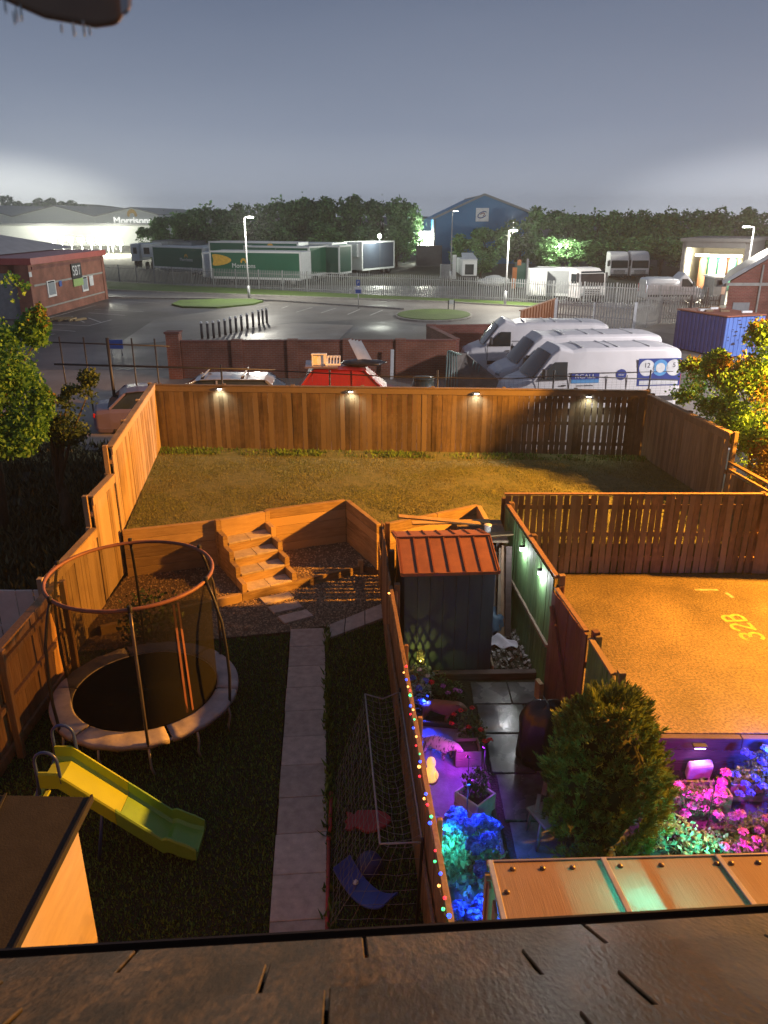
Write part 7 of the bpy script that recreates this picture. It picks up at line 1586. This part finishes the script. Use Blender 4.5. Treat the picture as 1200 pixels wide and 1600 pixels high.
fl2 = thing('flood_light', 'dazzling floodlight between the tree belt and the blue warehouse', 'floodlight', at(667, 415, 124)); p = at(667, 372, 124); MB().tube([(p[0], 124, Z0), p], .1, 6).build('pole', M['galv_dull'], fl2); MB().box(p[0] - 1.3, p[0] + 1.2, 123.6, 124, p[2] - 1.5, p[2] + .9).build('lens', M['flood_em'], fl2); MB().box(p[0] - 1.4, p[0] + 1.3, 124.01, 124.2, p[2] - 1.6, p[2] + 1.0).build('lamp_housing', M['galv_dull'], fl2)
lamp('flood_light_beam', (p[0] - .3, 122.5, p[2]), (.98, 1, .85), 4200, radius=.8)
for lab, px, py, Y_ in (('small white yard light shining among the right hand trees', 875, 384, 95), ('small white light in the middle of the left tree belt', 593, 369, 95)):
    p = at(px, py, Y_); t = thing('yard_light', lab, 'yard light', p); MB().ell(p, .22, 10, 8).build('lens', M['lamp_em'], t); lamp('yard_light_beam', (p[0], Y_ - 2.0, p[2] + .4), (.95, 1, .85), 2000, radius=.3); MB().tube([(p[0], Y_ + .25, 1), (p[0], Y_ + .25, p[2] + .3)], .06, 6).build('pole', M['galv_dull'], t)
# unseen lamps added out of view to brighten the container end and lorry yard
lamp('added_container_light', (22, 31, 6.5), (.90, .93, 1), 2600, 'SPOT', .3, (17.5, 40, 1), 110, .4)
lamp('added_lorry_yard_light', (35, 62, 8.5), (1, .98, .84), 14000, radius=.4)
# ---- trees of the belts
def tree_proto(seed, h, r, n, m, size):
    rg = random.Random(seed); lobes = [((0, 0, h * .62), (r * .8, r * .8, h * .36), 1.4)]
    for k in range(9):
        a = rg.uniform(0, 6.28); q = rg.uniform(.35, .72) * r; lobes.append(((q * math.cos(a), q * math.sin(a), h * rg.uniform(.28, .86)), (r * rg.uniform(.32, .5),) * 2 + (h * rg.uniform(.12, .2),), .55))
    o = thing('tree', 'x', 'tree', (0, 0, 0)); P = blobs(lobes, n, seed, .45, .8, .42); P = P[P[:, 2] > .25]
    leaves('crown', P, size, M[m], o, seed, .7)
    t = MB(); t.tube([(0, 0, 0), (.1, 0, h * .3), (0, .1, h * .6)], [r * .07, r * .055, r * .02], 8)
    for k in range(6): 
        q = P[rg.randrange(len(P))]; t.tube([(.05, 0, h * rg.uniform(.2, .4)), (q[0] * .5, q[1] * .5, q[2] * .8), q], [r * .03, r * .02, .01], 5)
    t.build('trunk', M['trunk'], o); return o
protos = [tree_proto(41 + k, 9, 3.6, 4200, 'belt_leaf', .50) for k in range(4)]
used = [False] * 4
KIND = ['dense dark tree', 'broad rounded tree', 'tall dark tree', 'ragged topped tree']
def belt(px, ytop, Y_, wpx, i, where, label=None):
    zt = at(px, ytop, Y_)[2]; x = at(px, ytop, Y_)[0]; k = (i * 7 + 3) % 4; s = (zt - .4) / 9.0 / 1.0; sw = wpx * Y_ / F / 7.2
    lab = label or '%s %s' % (KIND[k], where)
    if not used[k]:
        o = protos[k]; used[k] = True; o['label'] = lab; o.location = (x, Y_, .4); o.rotation_euler = (0, 0, i * 1.7); o.scale = (sw, sw, s); o['group'] = 'tree belt behind the lorry park'
    else: dup(protos[k], (x, Y_, .4), i * 1.7, lab, 'tree belt behind the lorry park', (sw, sw, s))
lb = [(232, 352, 118, 46, 'at the left end of the belt beside the pale warehouse'), (262, 334, 122, 60, 'second from the left end of the left belt'), (292, 327, 124, 66, 'above the grey trailer roofs'), (325, 321, 126, 74, 'above the left green trailer'), (362, 322, 124, 70, 'behind the top of the tall lit lamp post'), (352, 350, 112, 66, 'low in front behind the green trailers'), (400, 322, 124, 66, 'just right of the tall lit lamp post'), (440, 318, 126, 70, 'above the long lettered trailer'), (428, 352, 112, 70, 'low behind the long lettered trailer'), (478, 312, 128, 80, 'with the highest crown of the left belt'), (520, 312, 126, 74, 'above the shadowed green trailers'), (505, 350, 112, 70, 'low behind the narrow end on trailer'), (560, 315, 126, 78, 'above the white fridge unit'), (598, 316, 126, 74, 'above the navy trailer'), (570, 352, 114, 70, 'low with a small white light before it'), (632, 318, 122, 66, 'at the right end of the left belt by the floodlight'), (620, 358, 112, 56, 'low at the right end of the left belt')]
for i, (px, yt, Y_, w_, wh) in enumerate(lb): belt(px, yt - (10 if 380 < px < 660 and yt < 330 else 4), Y_, w_, i, wh)
rb_ = [(728, 366, 96, 56, 'right of the slender post before the blue warehouse'), (770, 352, 98, 66, 'hiding the foot of the blue warehouse'), (815, 338, 104, 70, 'behind the bright shafted lamp post'), (752, 392, 90, 50, 'low beside the white box lorry'), (850, 323, 108, 72, 'with the first high crown right of the warehouse'), (890, 324, 110, 74, 'above the curtain lorry'), (868, 366, 96, 80, 'low behind the curtain lorry'), (930, 328, 110, 70, 'above the lorry cab'), (965, 330, 110, 66, 'above the left floodlit cab'), (925, 372, 94, 76, 'low left of the floodlit cabs'), (1000, 322, 112, 72, 'above the right floodlit cab'), (1040, 325, 112, 72, 'left above the wash bay'), (985, 372, 94, 76, 'low behind the floodlit cabs'), (1038, 366, 96, 76, 'low left of the wash bay'), (1080, 322, 114, 74, 'directly above the wash bay'), (1120, 323, 114, 74, 'right above the wash bay'), (1160, 325, 114, 72, 'behind the leaning lamp post'), (1100, 356, 98, 80, 'low just behind the wash bay'), (1200, 325, 114, 76, 'at the right edge above the brick hall'), (1240, 326, 114, 76, 'beyond the right edge of the belt')]
for i, (px, yt, Y_, w_, wh) in enumerate(rb_[:-1]): belt(px, yt, Y_, w_, i + 20, wh)
# ---- hills far left and behind
hl_ = MB(); rg = random.Random(3); xs2 = np.linspace(-640, 240, 90); top = []
for x in xs2:
    px = 600 + F * x / 580; zt = 8 + 24 * math.exp(-((px - 60) / 160) ** 2) + 8 * math.exp(-((px - 300) / 120) ** 2) + 1.5 * math.sin(x * .05) + .8 * math.sin(x * .14); top.append((x, 620, 6.8 + (zt - 6.8) * .41))
M['hill'] = mat('distant_hill', (.06, .075, .05), (.04, .05, .035), .01, .9)
hl_.loft([[(x, 520, 0), (x, 620, z), (x, 800, 0)] for x, _, z in top], cap=False, closed=False); hl_.build('hills', M['hill'], kind='structure')
fp = []; rgn = np.random.default_rng(9)
for px, py, r_ in ((10, 312, 14), (28, 318, 10), (62, 316, 13), (80, 314, 12), (96, 318, 10), (112, 318, 11), (45, 320, 9), (130, 322, 8)):
    c = at(px, py + 3, 500); k = 260; d = rgn.normal(size=(k, 3)); d /= np.linalg.norm(d, axis=1, keepdims=True); fp.append(np.array(c) + d * np.array([r_ * .32, 3, r_ * .26]) * rgn.uniform(.5, 1, (k, 1)))
o = leaves('far_wood', np.concatenate(fp), 1.4, M['belt_leaf'], None, 77, .8); tag(o, 'hazy far wood on the hill above the pale warehouse', 'wood', kind='stuff')
# ---- near trees
def near_tree(name, label, base, lobes, n, size, m, seed, h, m2=None, share=.3, thin=.5, aut=1.0):
    o = thing(name, label, 'tree', base); P = blobs(lobes, n, seed, .35, 2.2, thin)
    rg_ = np.random.default_rng(seed); sel = rg_.random(len(P)) < share
    if m2: 
        q = P; sel = (np.sin(q[:, 0] * 3 + seed) + np.sin(q[:, 2] * 4) + np.sin(q[:, 1] * 3.4) + rg_.normal(0, .6, len(P))) > aut
        leaves('crown', P[~sel], size, M[m], o, seed, .62); leaves('autumn_leaves', P[sel], size, M[m2], o, seed + 1, .62)
    else: leaves('crown', P, size, M[m], o, seed, .62)
    t = MB(); b = V(*base); t.tube([b, b + V(.1, .05, h * .35), b + V(-.05, .1, h * .7), b + V(0, 0, h)], [.14, .11, .06, .02], 8)
    rr = random.Random(seed)
    for k in range(9):
        q = V(*P[rr.randrange(len(P))]) * .85 + (b + V(0, 0, h * .6)) * .15; s_ = b + V(0, 0, h * rr.uniform(.25, .7)); t.tube([s_, s_.lerp(q, .5) + V(0, 0, .15), q], [.05, .03, .008], 5)
    t.build('trunk', M['trunk'], o); return o
def lb_(px, py, Y_, r, w_=1): return (at(px, py, Y_), r if hasattr(r, '__len__') else (r, r, r), w_)
near_tree('sycamore', 'leafy green and yellow tree at the left edge beyond the side fence', (-8.2, 15.3, .3), [lb_(-5, 620, 15, (.80, .9, 1.0), 3), lb_(-40, 560, 15.4, (.9, .9, 1.1), 2), lb_(15, 560, 15, (.5, .6, .6), 1.4), lb_(40, 660, 14.8, (.45, .5, .45), 1), lb_(15, 455, 15.2, (.35, .3, .32), .4), lb_(50, 515, 15.2, (.35, .3, .4), .5), lb_(62, 490, 15.2, (.12, .12, .2), .12), lb_(0, 690, 14.6, (.8, .7, .35), 1), lb_(66, 630, 14.9, (.25, .3, .35), .5)], 24000, .088, 'sycamore_leaf', 51, 4.4, 'autumn_leaf', aut=1.9, thin=.42)
near_tree('sapling', 'darker green sapling between the left tree and the fence', (-6.9, 15.4, .3), [lb_(122, 625, 15.6, (.40, .4, .36), 1.2), lb_(105, 670, 15.6, (.5, .4, .4), 1), lb_(138, 590, 15.6, (.22, .2, .2), .4)], 3200, .08, 'bush_leaf', 52, 2.4)
near_tree('autumn_tree', 'golden lit tree at the right edge beyond the grey fence', (8.5, 16.6, .5), [lb_(1165, 625, 16.6, (.85, 1.1, .9), 3), lb_(1118, 610, 17.8, (.65, .9, .55), 1.6), lb_(1205, 560, 16.8, (.6, .9, .75), 1.6), lb_(1080, 580, 18.6, (.32, .4, .36), .6), lb_(1185, 670, 16.0, (.6, .9, .8), 1.8), lb_(1072, 606, 19.2, (.45, .4, .4), .6), lb_(1190, 522, 17.0, (.3, .4, .35), .5), lb_(1200, 715, 15.6, (.5, .7, .6), 1), lb_(1120, 566, 17.6, (.32, .5, .3), .6)], 22000, .088, 'sycamore_leaf', 53, 4.0, 'autumn_leaf', thin=.56, aut=1.35)
# waste ground at the left
grass_blades('rough_grass', 'rough dark grass on the waste ground left of the fence', [(-14, 10.6), (-5.4, 10.8), (-5.5, 14), (-6.4, 20), (-7, 22), (-16, 22)], lambda x, y: ground_z(x, y), 42000, .22, M['grass_wild'], 61, clump=.25)
pk_ = thing('pink_toy', 'small bright pink toy car beside the left fence', 'toy', (-6.15, 18.9, .45)); MB().box(-6.35, -6.05, 18.8, 19.1, .52, .66).build('toy_body', mat('pink_plastic', (.7, .05, .22), None, 5, .4), pk_, bev=.03, seg=2); [MB().tube([(x, 18.78, .5), (x, 19.12, .5)], .05, 10).build('wheel', M['rubber'], pk_) for x in (-6.28, -6.12)]

# ---- damp night air
M['haze'] = bpy.data.materials.new('damp_night_haze'); M['haze'].use_nodes = True; hn_ = M['haze'].node_tree; hn_.nodes.clear()
ho = hn_.nodes.new('ShaderNodeOutputMaterial'); hv = hn_.nodes.new('ShaderNodeVolumePrincipled'); hv.inputs['Density'].default_value = .0006; hv.inputs['Color'].default_value = (.85, .87, .9, 1); hv.inputs['Anisotropy'].default_value = .3
hn_.links.new(hv.outputs[0], ho.inputs['Volume'])
MB().box(-920, 920, -45, 930, -1.2, 26).build('haze', M['haze'], kind='stuff')
